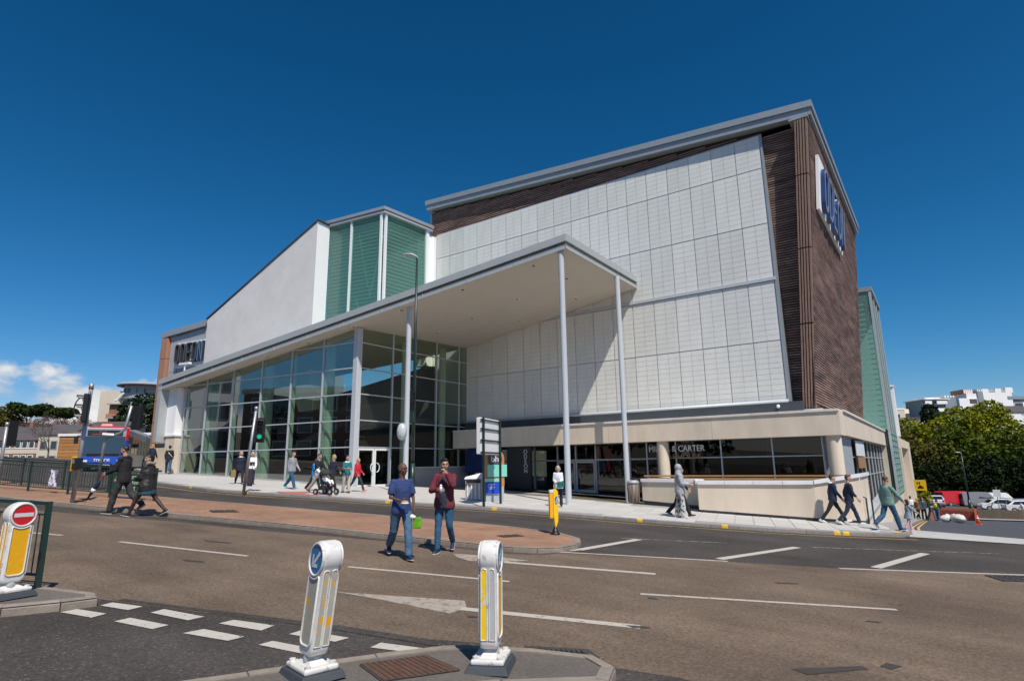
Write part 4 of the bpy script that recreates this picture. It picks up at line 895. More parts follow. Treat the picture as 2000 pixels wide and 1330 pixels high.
# ------------------------------------------------------------------ terrace wall in front of the restaurant
TW = thing('terrace_wall', (-7, 24.8, zt(-7, 24.8)), 'long cream rendered terrace wall with white coping and timber rail below the restaurant windows', 'wall')
wp = [(-11.6, 27.6), (-11.55, 26.55), (-8.9, 26.25), (-8.0, 23.75), (-3.95, 24.35), (-2.52, 24.95), (-2.7, 29.5)]
def wallrun(pts, z0, z1, th, mt, nm, root):
    for i in range(len(pts)-1):
        a, c = V(pts[i]), V(pts[i+1]); d = (c-a).normalized(); n_ = V((-d.y, d.x))*th
        ex = .0
        P_ = [a, c, c+n_, a+n_]; zz0 = [z0(*p) for p in P_]; b = MB(); b.add([(p.x, p.y, zz0[k_]) for k_, p in enumerate(P_)]+[(p.x, p.y, z1(p.x, p.y)) for p in P_], [(3,2,1,0),(4,5,6,7),(0,1,5,4),(1,2,6,5),(2,3,7,6),(3,0,4,7)]); b.build(nm, mt, root)
top = lambda x, y: .84+(.25*(x+4)/1.5 if x > -4 else 0)
wallrun(wp, lambda x, y: zt(x, y)+.20, top, .22, m_cream, 'wall_section', TW)
wallrun([(x+.04, y+.06) for x, y in wp], lambda x, y: zt(x, y)-.5, lambda x, y: zt(x, y)+.22, .1, m_slate, 'recessed_plinth', TW)
for i in range(len(wp)-1):
    a, c = V(wp[i]), V(wp[i+1]); n = max(1, round((c-a).length/1.1)); d = (c-a).normalized(); n_ = V((-d.y, d.x)); l = (c-a).length/n
    for k in range(n):
        p, q = a+d*(l*k+.008), a+d*(l*(k+1)-.008); b = MB(); P_ = [p-n_*.07, q-n_*.07, q+n_*.30, p+n_*.30]
        b.add([(v_.x, v_.y, top(v_.x, v_.y)+.002) for v_ in P_]+[(v_.x, v_.y, top(v_.x, v_.y)+.14) for v_ in P_], [(3,2,1,0),(4,5,6,7),(0,1,5,4),(1,2,6,5),(2,3,7,6),(3,0,4,7)]); b.build('coping_stone', m_coping2, TW)
m_rail = mat('timber_rail', (.40, .225, .105), rough=.5, var=.15, vs=6, aniso=(.3, 1, 1))
b = MB(); b.bar((-11.6, 27.0, 1.10), (-3.1, 27.0, 1.10), .10, .07); b.build('rail', m_rail, TW)
b = MB(); b.bar((-11.4, 26.9, .95), (-3.1, 26.9, .95), .04, .14); b.build('rail', m_rail, TW)
for k in range(9): b = MB(); x = -11.3+k*1.0; b.box(x-.02, x+.02, 26.98, 27.02, .0, 1.07); b.build('rail_post', m_black, TW)
fl2 = MB(); fl2.prism([(-11.5, 26.7), (-8.8, 26.4), (-7.9, 24.0), (-3.9, 24.6), (-2.9, 25.2), (-2.9, 29.4), (-11.5, 29.4)], -.7, -.12); fl2.build('terrace_floor', mat('terrace_floor', (.30, .29, .27), rough=.9), TW)
# ramp balustrade beside the side street
rp = thing('ramp_parapet', (-2.3, 27, zt(-2.3, 27)), 'low cream ramp wall with a sloping grey coping at the corner of the building', 'wall')
b = MB(); b.add([(-2.5, 25.6, zt(-2.5, 25.6)+.05), (-2.3, 34, zt(-2.3, 34)), (-2.3, 34, .25), (-2.5, 25.6, -.46), (-2.75, 25.6, zt(-2.5, 25.6)+.05), (-2.55, 34, zt(-2.3, 34)), (-2.55, 34, .25), (-2.75, 25.6, -.46)], [(0,1,2,3),(4,7,6,5),(0,3,7,4),(1,5,6,2),(3,2,6,7),(0,4,5,1)]); b.build('wall_section', m_cream, rp)
b = MB(); b.bar((-2.62, 25.5, -.42), (-2.42, 34, .29), .34, .10); b.build('coping', m_clad, rp)
b = MB(); b.tube([(-2.45, 25.3, zt(-2.45, 25.3)+.1), (-2.45, 25.3, .35), (-2.6, 25.35, .42)], .03, 6); b.tube([(-2.3, 25.5, zt(-2.3, 25.5)+.1), (-2.3, 25.5, .35)], .03, 6); b.build('handrail', m_green, rp)

# floodlight arm standing on the canopy in front of the left name board
b = MB(); p = FL(16.6, 1.2, 0); b.tube([(p.x, p.y, 7.3), (p.x, p.y, 8.75)], .05, 8); b.obox((p.x, p.y, 8.82), V((ct, st_, 0))*.55, V((-st_, ct, 0))*.10, (0, 0, .07)); b.build('floodlight', m_aluw, B)
# ------------------------------------------------------------------ street furniture
m_bolw = worn_mat('bollard_white', (.66, .64, .60), (.44, .41, .35), thr=.585, scale=11, rough=.42)
m_bolg = worn_mat('bollard_peeled', (.40, .385, .31), (.78, .36, .015), thr=.55, scale=6, rough=.5)
m_bola = worn_mat('bollard_amber', (.80, .40, .008), (.50, .44, .36), thr=.66, scale=7, rough=.35)
m_boly = worn_mat('bollard_yellow', (.86, .56, .012), (.62, .60, .55), thr=.58, scale=4.5, rough=.35)
m_bols = mat('bollard_grey', (.46, .455, .44), rough=.5, var=.08, vs=6)
m_blue = mat('sign_blue', (.008, .16, .38), rough=.3, var=.05, vs=9)
m_signred = mat('sign_red', (.62, .012, .016), rough=.3, var=.05, vs=9)
m_refl = mat('reflective_white', (.60, .62, .62), rough=.35)
def arc(cx, cz, r_, a0, a1, n): return [(cx+r_*cos(a0+(a1-a0)*i/n), cz+r_*sin(a0+(a1-a0)*i/n)) for i in range(n+1)]
def bollard(loc, nrm, lean, label, face, stripl, stripr, sign):
    rz = math.atan2(nrm[1], nrm[0])+pi/2
    t = thing('traffic_bollard', (*loc, zt(*loc)+.098), label, 'bollard', local=True, rz=rz)
    hw, hd = .122, .078; hr, hz = .146, .905
    a_j = math.acos(hw/hr); zj = hz-hr*sin(a_j)
    ol = [(-hw, zj), (-hw, .25)]+arc(-hw+.06, .22, .06, pi, 1.5*pi, 4)+arc(hw-.06, .22, .06, 1.5*pi, 2*pi, 4)+[(hw, .25), (hw, zj)]+arc(0, hz, hr, -a_j, pi+a_j, 22)[1:-1]
    sh = V((lean[0], lean[1]))
    X = lambda x, y, z: (x+sh.x*max(0, z-.15), y+sh.y*max(0, z-.15), z)
    b = MB(); n = len(ol)
    b.add([X(x, -hd, z) for x, z in ol]+[X(x, hd, z) for x, z in ol], [tuple(range(n)), tuple(range(2*n-1, n-1, -1))]+[(i, i+n, (i+1) % n+n, (i+1) % n) for i in range(n)])
    body = b.build('body', m_bolw, t, bevel=.024, smooth=True); body.modifiers['bevel'].segments = 4
    for s in (-1, 1):
        y = s*(hd+.002)
        pl = [(-hw+.03, .30)]+arc(-hw+.075, .285, .045, pi, 1.5*pi, 3)+arc(hw-.075, .285, .045, 1.5*pi, 2*pi, 3)+[(hw-.03, .30), (hw-.03, zj-.06)]+[(x, z-.012) for x, z in arc(0, hz, hr-.005, -.95, -pi+.95, 10)]+[(-hw+.03, zj-.06)]
        q = [X(x, y, z) for x, z in pl]; b = MB(); b.quad(*(q if s < 0 else q[::-1])); b.build('face_panel', face, t)
        rim = [X(x, s*(hd+.004), z) for x, z in pl]; b = MB(); b.tube(rim+[rim[0]], .009, 6, caps=False); b.build('rim', m_bolw, t, smooth=True)
        hrim = [X(x, s*(hd+.004), z) for x, z in arc(0, hz, hr-.02, 0, 2*pi, 28)]; b = MB(); b.tube(hrim, .012, 6, caps=False); b.build('rim', m_bolw, t, smooth=True)
        d = MB(); dd = [X(x, s*(hd+.005), z) for x, z in arc(0, hz, hr-.034, 0, 2*pi, 28)[:-1]]; d.quad(*(dd if s < 0 else dd[::-1])); disc = d.build('sign_disc', m_blue if sign == 'arrow' else m_signred, t)
        yy = s*(hd+.008); f = s*-1
        if sign == 'arrow':
            a = R(225); ux = V((cos(a), sin(a))); vx = V((-ux.y, ux.x))
            pg = [(-.10, -.019), (.01, -.019), (.01, -.019), (.01, -.019), (.10, 0), (.01, .019), (-.10, .019)]
            shaft = [(-.088, -.016), (.062, -.016), (.062, .016), (-.088, .016)]
            hd1 = [(.09, .0), (.016, .073), (-.004, .051), (.048, 0)]; hd2 = [(.09, 0), (.048, 0), (-.004, -.051), (.016, -.073)]
            k = MB()
            for ig, g_ in enumerate((shaft, hd1, hd2)):
                pts = [ux*u+vx*v_ for u, v_ in g_]; qq = [X(-p.x*f*-1 if False else p.x*(1 if s < 0 else -1), yy-.001*ig*s*-1, hz+p.y) for p in pts]; k.quad(*qq)
            k.build('arrow', m_refl, disc)
        else:
            k = MB(); qq = [X(x, yy, hz+z) for x, z in ((-.098, -.022), (.098, -.022), (.098, .022), (-.098, .022))]; k.quad(*(qq if s < 0 else qq[::-1])); k.build('bar', m_refl, disc)
        # two channels on each narrow side
        for j, yc in enumerate((-.036, .036)):
            xs_ = s*(hw+.003); q = [(yc-.026, .24), (yc+.026, .24), (yc+.026, zj-.03)]+[(yc+.026*cos(a_), zj-.03+.03*sin(a_)) for a_ in (R(45), R(90), R(135))]+[(yc-.026, zj-.03)]
            b = MB(); qq = [X(xs_, y_, z) for y_, z in q]; b.quad(*(qq if s > 0 else qq[::-1])); b.build('side_strip', (stripl, stripr)[j], t)
            b = MB(); b.tube([X(xs_+s*.001, y_, z) for y_, z in q]+[X(xs_+s*.001, q[0][0], q[0][1])], .005, 5, caps=False); b.build('strip_edge', m_bolw, t)
    b = MB(); b.tube([(0, 0, .09), X(0, 0, .19)], [.078, .072], 14); b.build('neck', m_bols, t, smooth=True)
    b = MB(); b.rings([((0, 0, .05), (.21, 0, 0), (0, .21, 0))], 4)
    b = MB(); b.prism([(-.185, -.145), (.185, -.145), (.185, .145), (-.185, .145)], .055, .10); b.build('base_plate', m_bolw, t, bevel=.018)
    b = MB(); b.add([(-.13, -.08, .10), (.13, -.08, .10), (.13, .08, .10), (-.13, .08, .10), (-.07, -.05, .135), (.07, -.05, .135), (.07, .05, .135), (-.07, .05, .135)], [(4,5,6,7),(0,1,5,4),(1,2,6,5),(2,3,7,6),(3,0,4,7)]); b.build('base_saddle', m_bolw, t, bevel=.01)
    b = MB(); b.add([(-.235, -.19, 0), (.235, -.19, 0), (.235, .19, 0), (-.235, .19, 0), (-.205, -.165, .056), (.205, -.165, .056), (.205, .165, .056), (-.205, .165, .056)], [(4,5,6,7),(0,1,5,4),(1,2,6,5),(2,3,7,6),(3,0,4,7)]); b.build('rubber_foot', m_rubber, t, bevel=.008)
    for x in (-.145, .145):
        for y in (-.105, .105): b = MB(); b.tube([(x, y, .10), (x, y, .118)], .026, 10); b.build('bolt', m_bolw, t)
    return t
bollard((-4.40, 3.33), (-.21, -.98), (.14, .03), 'leaning white bollard with a blue arrow disc and peeled grey side panel', m_bolg, m_bolg, m_bolg, 'arrow')
bollard((-3.45, 4.48), (-.90, -.44), (0, 0), 'upright white bollard seen edge on with a yellow side strip beside the manhole cover', m_bola, m_boly, m_bols, 'arrow')
bollard((-8.93, 2.52), (.985, .17), (.03, .02), 'white bollard with a red no entry disc and amber panel at the left edge', m_bola, m_bola, m_bola, 'noentry')

# tapered yellow sign post on the island tip
t = thing('yellow_bollard', (-7.97, 12.9, zt(-7.97, 12.9)+.1), 'slim yellow bollard with a small blue arrow standing on the tip of the brick island', 'bollard', local=True, rz=R(58)); t.scale = (.74, .9, 1)
m_yb = mat('bright_yellow', (.88, .55, .01), rough=.4, var=.05, vs=8); m_yb2 = mat('amber_film', (.86, .40, .01), rough=.4)
b = MB(); b.add([(-.11, 0, .42), (.02, -.07, .30), (.15, 0, .42)], []); 
fl_ = [(.06, .16), (.14, .30), (.165, .9), (.15, 1.02), (.08, 1.07), (0, 1.07), (-.02, 1.0), (-.02, .45), (.03, .16)]
b = MB(); n = len(fl_); b.add([(x, -.05, z) for x, z in fl_]+[(x, .05, z) for x, z in fl_], [tuple(range(n)), tuple(range(2*n-1, n-1, -1))]+[(i, i+n, (i+1) % n+n, (i+1) % n) for i in range(n)]); b.build('body', m_yb, t, bevel=.012)
b = MB(); b.box(-.15, -.02, -.03, .05, .38, .97); b.build('side_panel', m_yb2, t, bevel=.01); b = MB(); b.box(-.15, 0, -.04, .05, .97, 1.055); b.build('cap', m_bolw, t, bevel=.02)
d = MB(); dd = [(.075+.055*cos(a), -.054, .80+.10*sin(a)) for a in [2*pi*k/20 for k in range(20)]]; d.quad(*dd); dsc = d.build('sign_disc', m_blue, t)
k = MB(); k.quad((.105, -.057, .86), (.12, -.057, .84), (.075, -.057, .77), (.06, -.057, .79)); k.quad((.045, -.058, .79), (.05, -.058, .74), (.095, -.058, .74), (.08, -.058, .765)); k.build('arrow', m_refl, dsc)
b = MB(); b.rings([((.03, 0, .0), (.17, 0, 0), (0, .15, 0)), ((.03, 0, .03), (.17, 0, 0), (0, .15, 0)), ((.04, 0, .05), (.11, 0, 0), (0, .1, 0)), ((.05, 0, .15), (.06, 0, 0), (0, .05, 0)), ((.06, 0, .18), (.05, 0, 0), (0, .04, 0))], 12); b.build('rubber_foot', m_black, t, smooth=True)

# guard railings: posts, rails and every bar
def railing(p, q, n, label, h=1.02, gap=.15, top2=True, group=None, barstep=.115):
    p, q = V(p), V(q); d = (q-p)/n
    t = thing('guard_railing', (p.x, p.y, zt(p.x, p.y)+.1), label, 'railing', group)
    Z = lambda P_: zt(P_.x, P_.y)+.1
    for i in range(n+1):
        a = p+d*i; b = MB(); b.box(a.x-.03, a.x+.03, a.y-.03, a.y+.03, Z(a)-.05, Z(a)+h); b.build('post', m_green, t)
    bars = 0
    for i in range(n):
        a, c = p+d*i, p+d*(i+1)
        for z, wd in ((h-.025, .05), (h-.16, .025), (gap, .035)):
            b = MB(); b.bar((a.x, a.y, Z(a)+z), (c.x, c.y, Z(c)+z), wd, wd*.8); b.build('rail', m_green, t)
        k = max(2, round(d.length/barstep))
        for j in range(1, k):
            e = a+d*(j/k); b = MB(); b.tube([(e.x, e.y, Z(e)+gap), (e.x, e.y, Z(e)+h-.16)], .008, 5, caps=False); b.build('bar', m_green, t)
    return t
R1 = railing((-29.5, 6.3), (-20.51, 9.2), 5, 'dark green guard railing along the brick island behind the walking couple')
R2 = railing((-31.5, 7.55), (-24.4, 9.35), 3, 'dark green guard railing on the far edge of the brick island behind the first railing', barstep=.16)
R3 = railing((-12.2, 1.45), (-9.23, 2.9), 2, 'dark green guard railing beside the red no entry bollard')
# green board fixed to the railing
bd_ = thing('railing_sign', (-21.3, 8.9, zt(-21.3, 8.9)+.4), 'green board with pale lettering hung on the railing beside the woman in the parka', 'sign')
ra, rb = V((-29.5, 6.3)), V((-20.51, 9.2)); rd = (rb-ra).normalized(); rn = V((rd.y, -rd.x))
def RP(s, z, o_=.05): q = ra+rd*s+rn*o_; return V((q.x, q.y, zt(q.x, q.y)+.1+z))
Lr = (rb-ra).length
b = MB(); q = [RP(Lr-1.75, .28), RP(Lr-.38, .28), RP(Lr-.38, .80), RP(Lr-1.75, .80)]; o3 = V((*rn, 0))*.02; b.add(q+[p_+o3 for p_ in q], [(4,5,6,7),(0,1,5,4),(1,2,6,5),(2,3,7,6),(3,0,4,7),(3,2,1,0)]); brd = b.build('board', mat('sign_green', (.012, .06, .035), rough=.4), bd_)
m_lt = mat('pale_lettering', (.45, .58, .48), rough=.5)
for k, s_ in enumerate(('No turn', 'for buses', 'loading')): text('lettering', s_, .20, m_lt, brd, RP(Lr-1.05, .70-.165*k, .075), (*rd, -.045), ext=.003, sx=1.05)
pb = thing('notice_sheet', (-24.4, 7.95, zt(-24.4, 7.95)+.4), 'crumpled white and lilac notice tied to the dark green railing', 'notice')
b = MB(); s0 = 5.75-.95
nn = 5; vs = [RP(s0+.34*i/nn, .22+.55*j/nn, .05+.02*sin(i*2.1+j*1.3)) for j in range(nn+1) for i in range(nn+1)]; b.add(vs, [(j*(nn+1)+i, j*(nn+1)+i+1, (j+1)*(nn+1)+i+1, (j+1)*(nn+1)+i) for j in range(nn) for i in range(nn)]); b.build('sheet', worn_mat('notice_paper', (.62, .62, .72), (.15, .14, .22), thr=.52, scale=9), pb)

# traffic signals
def signal(loc, h, lean, head_z, face, label, group=None, lamps=True, lit=None, r_=.057, heads=((0,),), h0=.1):
    """pole with a black head; face = direction the lenses look at (angle), head sits at the side of the pole"""
    x, y = loc; z = zt(x, y)+h0; t = thing('traffic_signal', (x, y, z), label, 'traffic light', group)
    top_ = V((x+lean[0]*h, y+lean[1]*h, z+h)); b = MB(); b.tube([(x, y, z-.1), top_], [r_*1.05, r_], 12); b.build('pole', m_steel, t, smooth=True)
    b = MB(); c = V((x, y, z))+(top_-V((x, y, z)))*((h-.14)/h); b.tube([c, c+V((0, 0, .16))], r_*1.18, 12); b.build('pole_cap', m_steel, t, smooth=True)
    f = V((cos(face), sin(face), 0)); s = V((-f.y, f.x, 0))
    for (zc, side) in head_z:
        c = V((x, y, z))+(top_-V((x, y, z)))*(zc/h)+s*side+f*.06
        b = MB(); b.obox(c, s*.14, f*.07, (0, 0, .42)); hd = b.build('signal_head', m_black, t, bevel=.03)
        b = MB(); b.obox(c-f*.075, s*.20, f*.006, (0, 0, .50)); b.build('backing_board', m_black, t)
        for k in range(3):
            lc = c+V((0, 0, .27-.27*k))+f*.075; on = (lit == k)
            col = ((.30, .02, .015), (.30, .14, .01), (.01, .16, .10))[k]
            b = MB(); b.rings([(lc+f*.004, s*.092, V((0, 0, .092))), (lc+f*.02, s*.06, V((0, 0, .06))), (lc+f*.024, s*.02, V((0, 0, .02)))], 14); b.build('lens', emit('green_light', (.02, .62, .36), .7) if on else mat('lens_%d' % k, tuple(v*.12 for v in col), rough=.2), hd, smooth=True)
            vz_ = MB()
            A = [pi*.02+pi*.96*i/8 for i in range(9)]
            i_ = [lc+s*.105*cos(a)+V((0, 0, .105*sin(a))) for a in A]; o_ = [p+f*(.17 if 0 < k_ < 8 else .10) for k_, p in enumerate(i_)]
            vz_.add(i_+o_+[p*1 for p in i_], [(q_, q_+1, q_+10, q_+9) for q_ in range(8)]); vz_.build('visor', m_black, hd, smooth=True)
        for zz_ in (.3, -.3):
            b = MB(); p0_ = V((x, y, z))+(top_-V((x, y, z)))*((zc+zz_)/h); b.bar(p0_, c+V((0, 0, zz_))-f*.06, .05, .04); b.build('bracket', m_black, t)
    return t
FA = math.atan2(-.58, -.81)
signal((-22.88, 13.6), 3.4, (.06, .05), [(2.47, .26)], R(-35), 'grey traffic signal showing green on the pavement in front of the glass foyer', lit=2)
s2 = signal((-20.7, 7.05), 3.45, (.025, .02), [(2.72, .27)], R(250), 'tall grey signal pole with a black head and yellow push button box beside the bus', h0=.1)
bx = MB(); z = zt(-20.7, 7.05)+.1; bx.box(-20.68, -20.44, 6.90, 7.10, z+.95, z+1.28); pbx = bx.build('push_button_box', m_black, s2, bevel=.015); bx = MB(); bx.box(-20.85, -20.69, 6.93, 7.10, z+.9, z+1.32); bx.build('yellow_cover', m_kmark, s2, bevel=.01); bx = MB(); bx.box(-20.62, -20.5, 6.885, 6.9, z+1.12, z+1.24); bx.build('display', m_steel, pbx)
b = MB(); b.tube([(-20.74+.25*cos(a)*-.8, 7.0+.25*cos(a)*-.58, z+2.75+.33*sin(a)) for a in [R(-75+15*k) for k in range(11)]], .018, 6); b.build('cable_loop', m_black, s2, smooth=True)
signal((-29.6, 7.55), 2.35, (0, 0), [(1.95, -.22)], R(200), 'short grey signal pole with a black head seen from behind at the left edge')
s3 = thing('signal_pole', (-27.1, 10.2, zt(-27.1, 10.2)+.1), 'cranked grey signal pole with a long black head in front of the dark conifer', 'traffic light'); z = zt(-27.1, 10.2)+.1
b = MB(); b.tube([(-27.25, 10.05, z-.1), (-27.2, 10.1, z+1.75), (-27.1, 10.17, z+1.95), (-26.72, 10.45, z+2.12), (-26.6, 10.55, z+2.3), (-26.45, 10.62, z+3.2)], .055, 10); b.build('pole', m_steel, s3, smooth=True)
b = MB(); b.obox((-26.28, 10.80, z+2.72), (.13, .09, 0), (-.05, .08, 0), (0, 0, .48)); hd = b.build('signal_head', m_black, s3, bevel=.03)
for k in range(3): b = MB(); b.obox((-26.28-.12, 10.80+.16, z+3.0-.28*k), (.09, .06, 0), (-.06, .09, 0), (0, 0, .10)); b.build('visor', m_black, hd)
b = MB(); b.tube([(-26.95, 10.3, z+2.03), (-27.1, 9.95, z+2.05)], .09, 10); b.build('sensor', m_steel, s3)

# street lamps
def lamp(loc, h, ang, label, r_=.075, name='street_lamp', z=None):
    x, y = loc; z = zt(x, y)+.1 if z is None else z; t = thing(name, (x, y, z), label, 'street lamp')
    b = MB(); b.tube([(x, y, z-.1), (x, y, z+1.4)], r_*1.5, 12); b.build('pole_base', m_green, t, smooth=True)
    b = MB(); f = V((cos(ang), sin(ang), 0)); b.tube([(x, y, z+1.4), (x, y, z+h*.6), (x, y, z+h-.05)], [r_, r_*.85, r_*.62], 12); b.build('pole', m_green, t, smooth=True)
    c = V((x, y, z+h)); s = V((-f.y, f.x, 0)); b = MB()
    b.rings([(c-f*.06+V((0,0,-.12)), s*.05, V((0,0,.03))), (c+V((0,0,-.02)), s*.08, V((0,0,.05))), (c+f*.22+V((0,0,.08)), s*.15, V((0,0,.065))), (c+f*.48+V((0,0,.10)), s*.15, V((0,0,.055))), (c+f*.66+V((0,0,.085)), s*.07, V((0,0,.03)))], 12); lh = b.build('lamp_head', m_post, t, smooth=True)
    b = MB(); b.rings([(c+f*.15+V((0,0,.02)), s*.09, f*.02), (c+f*.18+V((0,0,.005)), s*.11, f*.02)], 8); b.obox(c+f*.36+V((0,0,.035)), f*.2, s*.10, (0,0,.012)); b.build('lens', mat('lamp_lens', (.55, .55, .52), rough=.2), lh)
    return t
L1 = lamp((-18.3, 18.4), 10.6, math.atan2(-.55, -.83), 'tall dark green street lamp standing in front of the canopy column')
x, y = -18.3, 18.4; z = zt(x, y)+.1; b = MB(); b.obox((x+.02, y-.12, z+3.35), (.08, .03, 0), (-.03, .08, 0), (0, 0, .22)); b.obox((x, y-.10, z+2.4), (.05, .02, 0), (-.02, .05, 0), (0, 0, .12)); b.build('control_box', m_green, L1, bevel=.02)
b = MB()
for k in range(3): b.obox((x+.05, y-.12, z+4.05+.17*k), (.11, .05, 0), (-.02, .05, 0), (0, 0, .045))
b.build('pole_bracket', m_black, L1)
lamp((1.85, 92), 6.9, R(200), 'leaning grey street lamp in the car park below the trees', r_=.10, z=zt(1.85, 92))

# two-legged sign seen from behind, totem, bin
sg = thing('framed_sign', (-14.1, 18.3, zt(-14.1, 18.3)+.1), 'grey box sign held by two thin dark green posts in front of the entrance', 'sign')
pa, pb_ = V((-13.85, 17.6)), V((-14.35, 19.3))
for p in (pa, pb_): b = MB(); b.box(p.x-.035, p.x+.035, p.y-.035, p.y+.035, zt(p.x, p.y), 3.44); b.build('post', m_green, sg)
dd = (pb_-pa).normalized(); nn_ = V((dd.y, -dd.x)); mid = (pa+pb_)/2-nn_*.16
b = MB(); b.obox((mid.x, mid.y, 2.76), V((*dd, 0))*.98, V((*nn_, 0))*.10, (0, 0, .68)); b.build('sign_box', m_coping2, sg, bevel=.03)
for z in (2.15, 2.6, 3.02, 3.36): b = MB(); b.bar((pa.x-nn_.x*.04-dd.x*.15, pa.y-nn_.y*.04-dd.y*.15, z), (pb_.x-nn_.x*.04+dd.x*.15, pb_.y-nn_.y*.04+dd.y*.15, z), .05, .05); b.build('cross_bar', m_green, sg)
b = MB(); cs = V((-14.4, 18.95, 3.05)); b.tube([cs+V((*dd, 0))*u+V((0, 0, w_)) for u, w_ in ((-.55, .3), (-.2, .05), (.05, -.2), (.2, -.05), (.5, .25))], .025, 6); b.build('bent_strap', m_green, sg)
to = thing('information_totem', (-15.1, 19.9, zt(-15.1, 19.9)+.1), 'orange round topped totem with turquoise and blue panels beside the entrance', 'sign')
z = zt(-15.1, 19.9)+.1; c = V((-15.1, 19.9)); ux = V((.62, .78)); ux.normalize(); vx = V((ux.y, -ux.x))
def TP(u, zz_, o_): q = c+ux*u+vx*o_; return V((q.x, q.y, z+zz_))
def plate(name, ol, o0, o1, mt, par): 
    b = MB(); n = len(ol); b.add([TP(u, zz_, o1) for u, zz_ in ol]+[TP(u, zz_, o0) for u, zz_ in ol], [tuple(range(n)), tuple(range(2*n-1, n-1, -1))]+[(i, i+n, (i+1) % n+n, (i+1) % n) for i in range(n)]); return b.build(name, mt, par)
plate('slab', [(-.40, .62), (.40, .62)]+[(.40*cos(a), 1.72+.40*sin(a)) for a in [pi*k/12 for k in range(13)]], -.09, .09, mat('totem_orange', (.52, .20, .07), rough=.5, var=.08), to)
plate('plinth', [(-.38, 0), (.38, 0), (.38, .62), (-.38, .62)], -.085, .085, m_clad, to)
dscp = plate('round_logo', [(.31*cos(a), 1.70+.31*sin(a)) for a in [2*pi*k/20 for k in range(20)]], .09, .10, mat('logo_grey', (.06, .065, .07), rough=.5), to)
text('lettering', 'bh', .34, m_coping2, dscp, TP(0, 1.70, .105), (*ux, 0), ext=.003)
plate('turquoise_panel', [(-.32, 1.0), (.50, 1.0), (.50, 1.48), (-.32, 1.48)], .09, .13, mat('turquoise', (.22, .62, .50), rough=.4), to)
plate('turquoise_strip', [(-.44, .80), (.16, .80), (.16, .93), (-.44, .93)], .09, .15, MATS['turquoise'], to)
blp = plate('blue_panel', [(-.44, .34), (.16, .34), (.16, .78), (-.44, .78)], .09, .15, mat('panel_blue', (.01, .06, .48), rough=.4), to)
for k in range(4): plate('print_line', [(-.30, .70-.06*k), (-.02-.05*(k % 2), .70-.06*k), (-.02-.05*(k % 2), .725-.06*k), (-.30, .725-.06*k)], .15, .153, mat('print_pale', (.45, .50, .75)), blp)
bn = thing('litter_bin', (-16.1, 19.8, zt(-16.1, 19.8)+.1), 'pale grey litter bin with a sloping hood beside the sign posts', 'litter bin', local=True, rz=R(35))
b = MB(); b.prism([(-.34, -.24), (.34, -.24), (.34, .24), (-.34, .24)], 0, .85); b.build('bin_body', mat('bin_grey', (.44, .42, .40), rough=.5, var=.08, vs=4), bn, bevel=.03)
for x in (-.24, -.08, .08, .24): b = MB(); b.box(x-.025, x+.025, -.285, -.262, .06, .82); b.build('rib', m_coping2, bn)
b = MB(); b.add([(-.40, -.30, .86), (.40, -.30, .86), (.40, .30, .86), (-.40, .30, .86), (-.34, -.1, .95), (.40, -.1, 1.12), (.40, .27, 1.12), (-.34, .27, .95)], [(3,2,1,0),(4,5,6,7),(0,1,5,4),(1,2,6,5),(2,3,7,6),(3,0,4,7)]); b.build('hood', m_coping2, bn, bevel=.02)
b = MB(); b.box(-.3, .3, -.345, -.33, .70, .83); b.build('opening', m_black, bn)
bn2 = thing('litter_bin', (-11.75, 26.0, zt(-11.75, 26)+.1), 'round topped grey brown bin at the left end of the terrace wall', 'litter bin', local=True)
b = MB(); b.tube([(0, 0, 0), (0, 0, .85)], [.24, .26], 14); b.build('bin_body', mat('bin_brown', (.20, .16, .13), rough=.6), bn2, smooth=True)
b = MB(); b.rings([((0, 0, .85), (.28, 0, 0), (0, .28, 0)), ((0, 0, .93), (.28, 0, 0), (0, .28, 0)), ((0, 0, 1.0), (.18, 0, 0), (0, .18, 0))], 14); b.build('lid', m_clad, bn2, smooth=True)
for k in range(10): a = 2*pi*k/10; b = MB(); b.bar((.255*cos(a), .255*sin(a), .04), (.275*cos(a), .275*sin(a), .82), .04, .015); b.build('slat', MATS['bin_brown'], bn2)

# yellow square sign down the side street
ys_ = thing('yellow_sign', (-1.95, 60.5, zt(-1.95, 60.5)+.1), 'square yellow car park sign on a dark post down the side street', 'sign'); z = zt(-1.95, 60.5)+.1
b = MB(); b.tube([(-2.0, 60.5, z), (-2.0, 60.5, z+2.3)], .04, 8); b.build('post', m_black, ys_)
b = MB(); b.box(-2.25, -1.42, 60.40, 60.46, z+2.25, z+3.1); fy = b.build('face', mat('sign_yellow', (.75, .44, .012), rough=.4), ys_)
b = MB(); b.box(-2.02, -1.62, 60.385, 60.398, z+2.42, z+2.55); b.box(-1.93, -1.73, 60.385, 60.398, z+2.55, z+2.66); b.add([(-2.12+.07*i, 60.39, z+2.72+.12*abs(sin(i))) for i in range(1)], []); b.box(-2.05, -1.98, 60.385, 60.398, z+2.75, z+2.95); b.box(-1.9, -1.83, 60.385, 60.398, z+2.75, z+2.95); b.build('pictogram', m_black, fy)
ws_ = thing('white_sign', (4.6, 92, zt(4.6, 92)), 'small white sign on a post in front of the trees in the car park', 'sign'); z = zt(4.6, 92)
b = MB(); b.tube([(4.6, 92, z), (4.6, 92, z+3)], .05, 6); b.build('post', m_steel, ws_); b = MB(); b.box(4.25, 4.95, 91.9, 91.94, z+1.9, z+2.7); b.build('face', m_coping2, ws_)
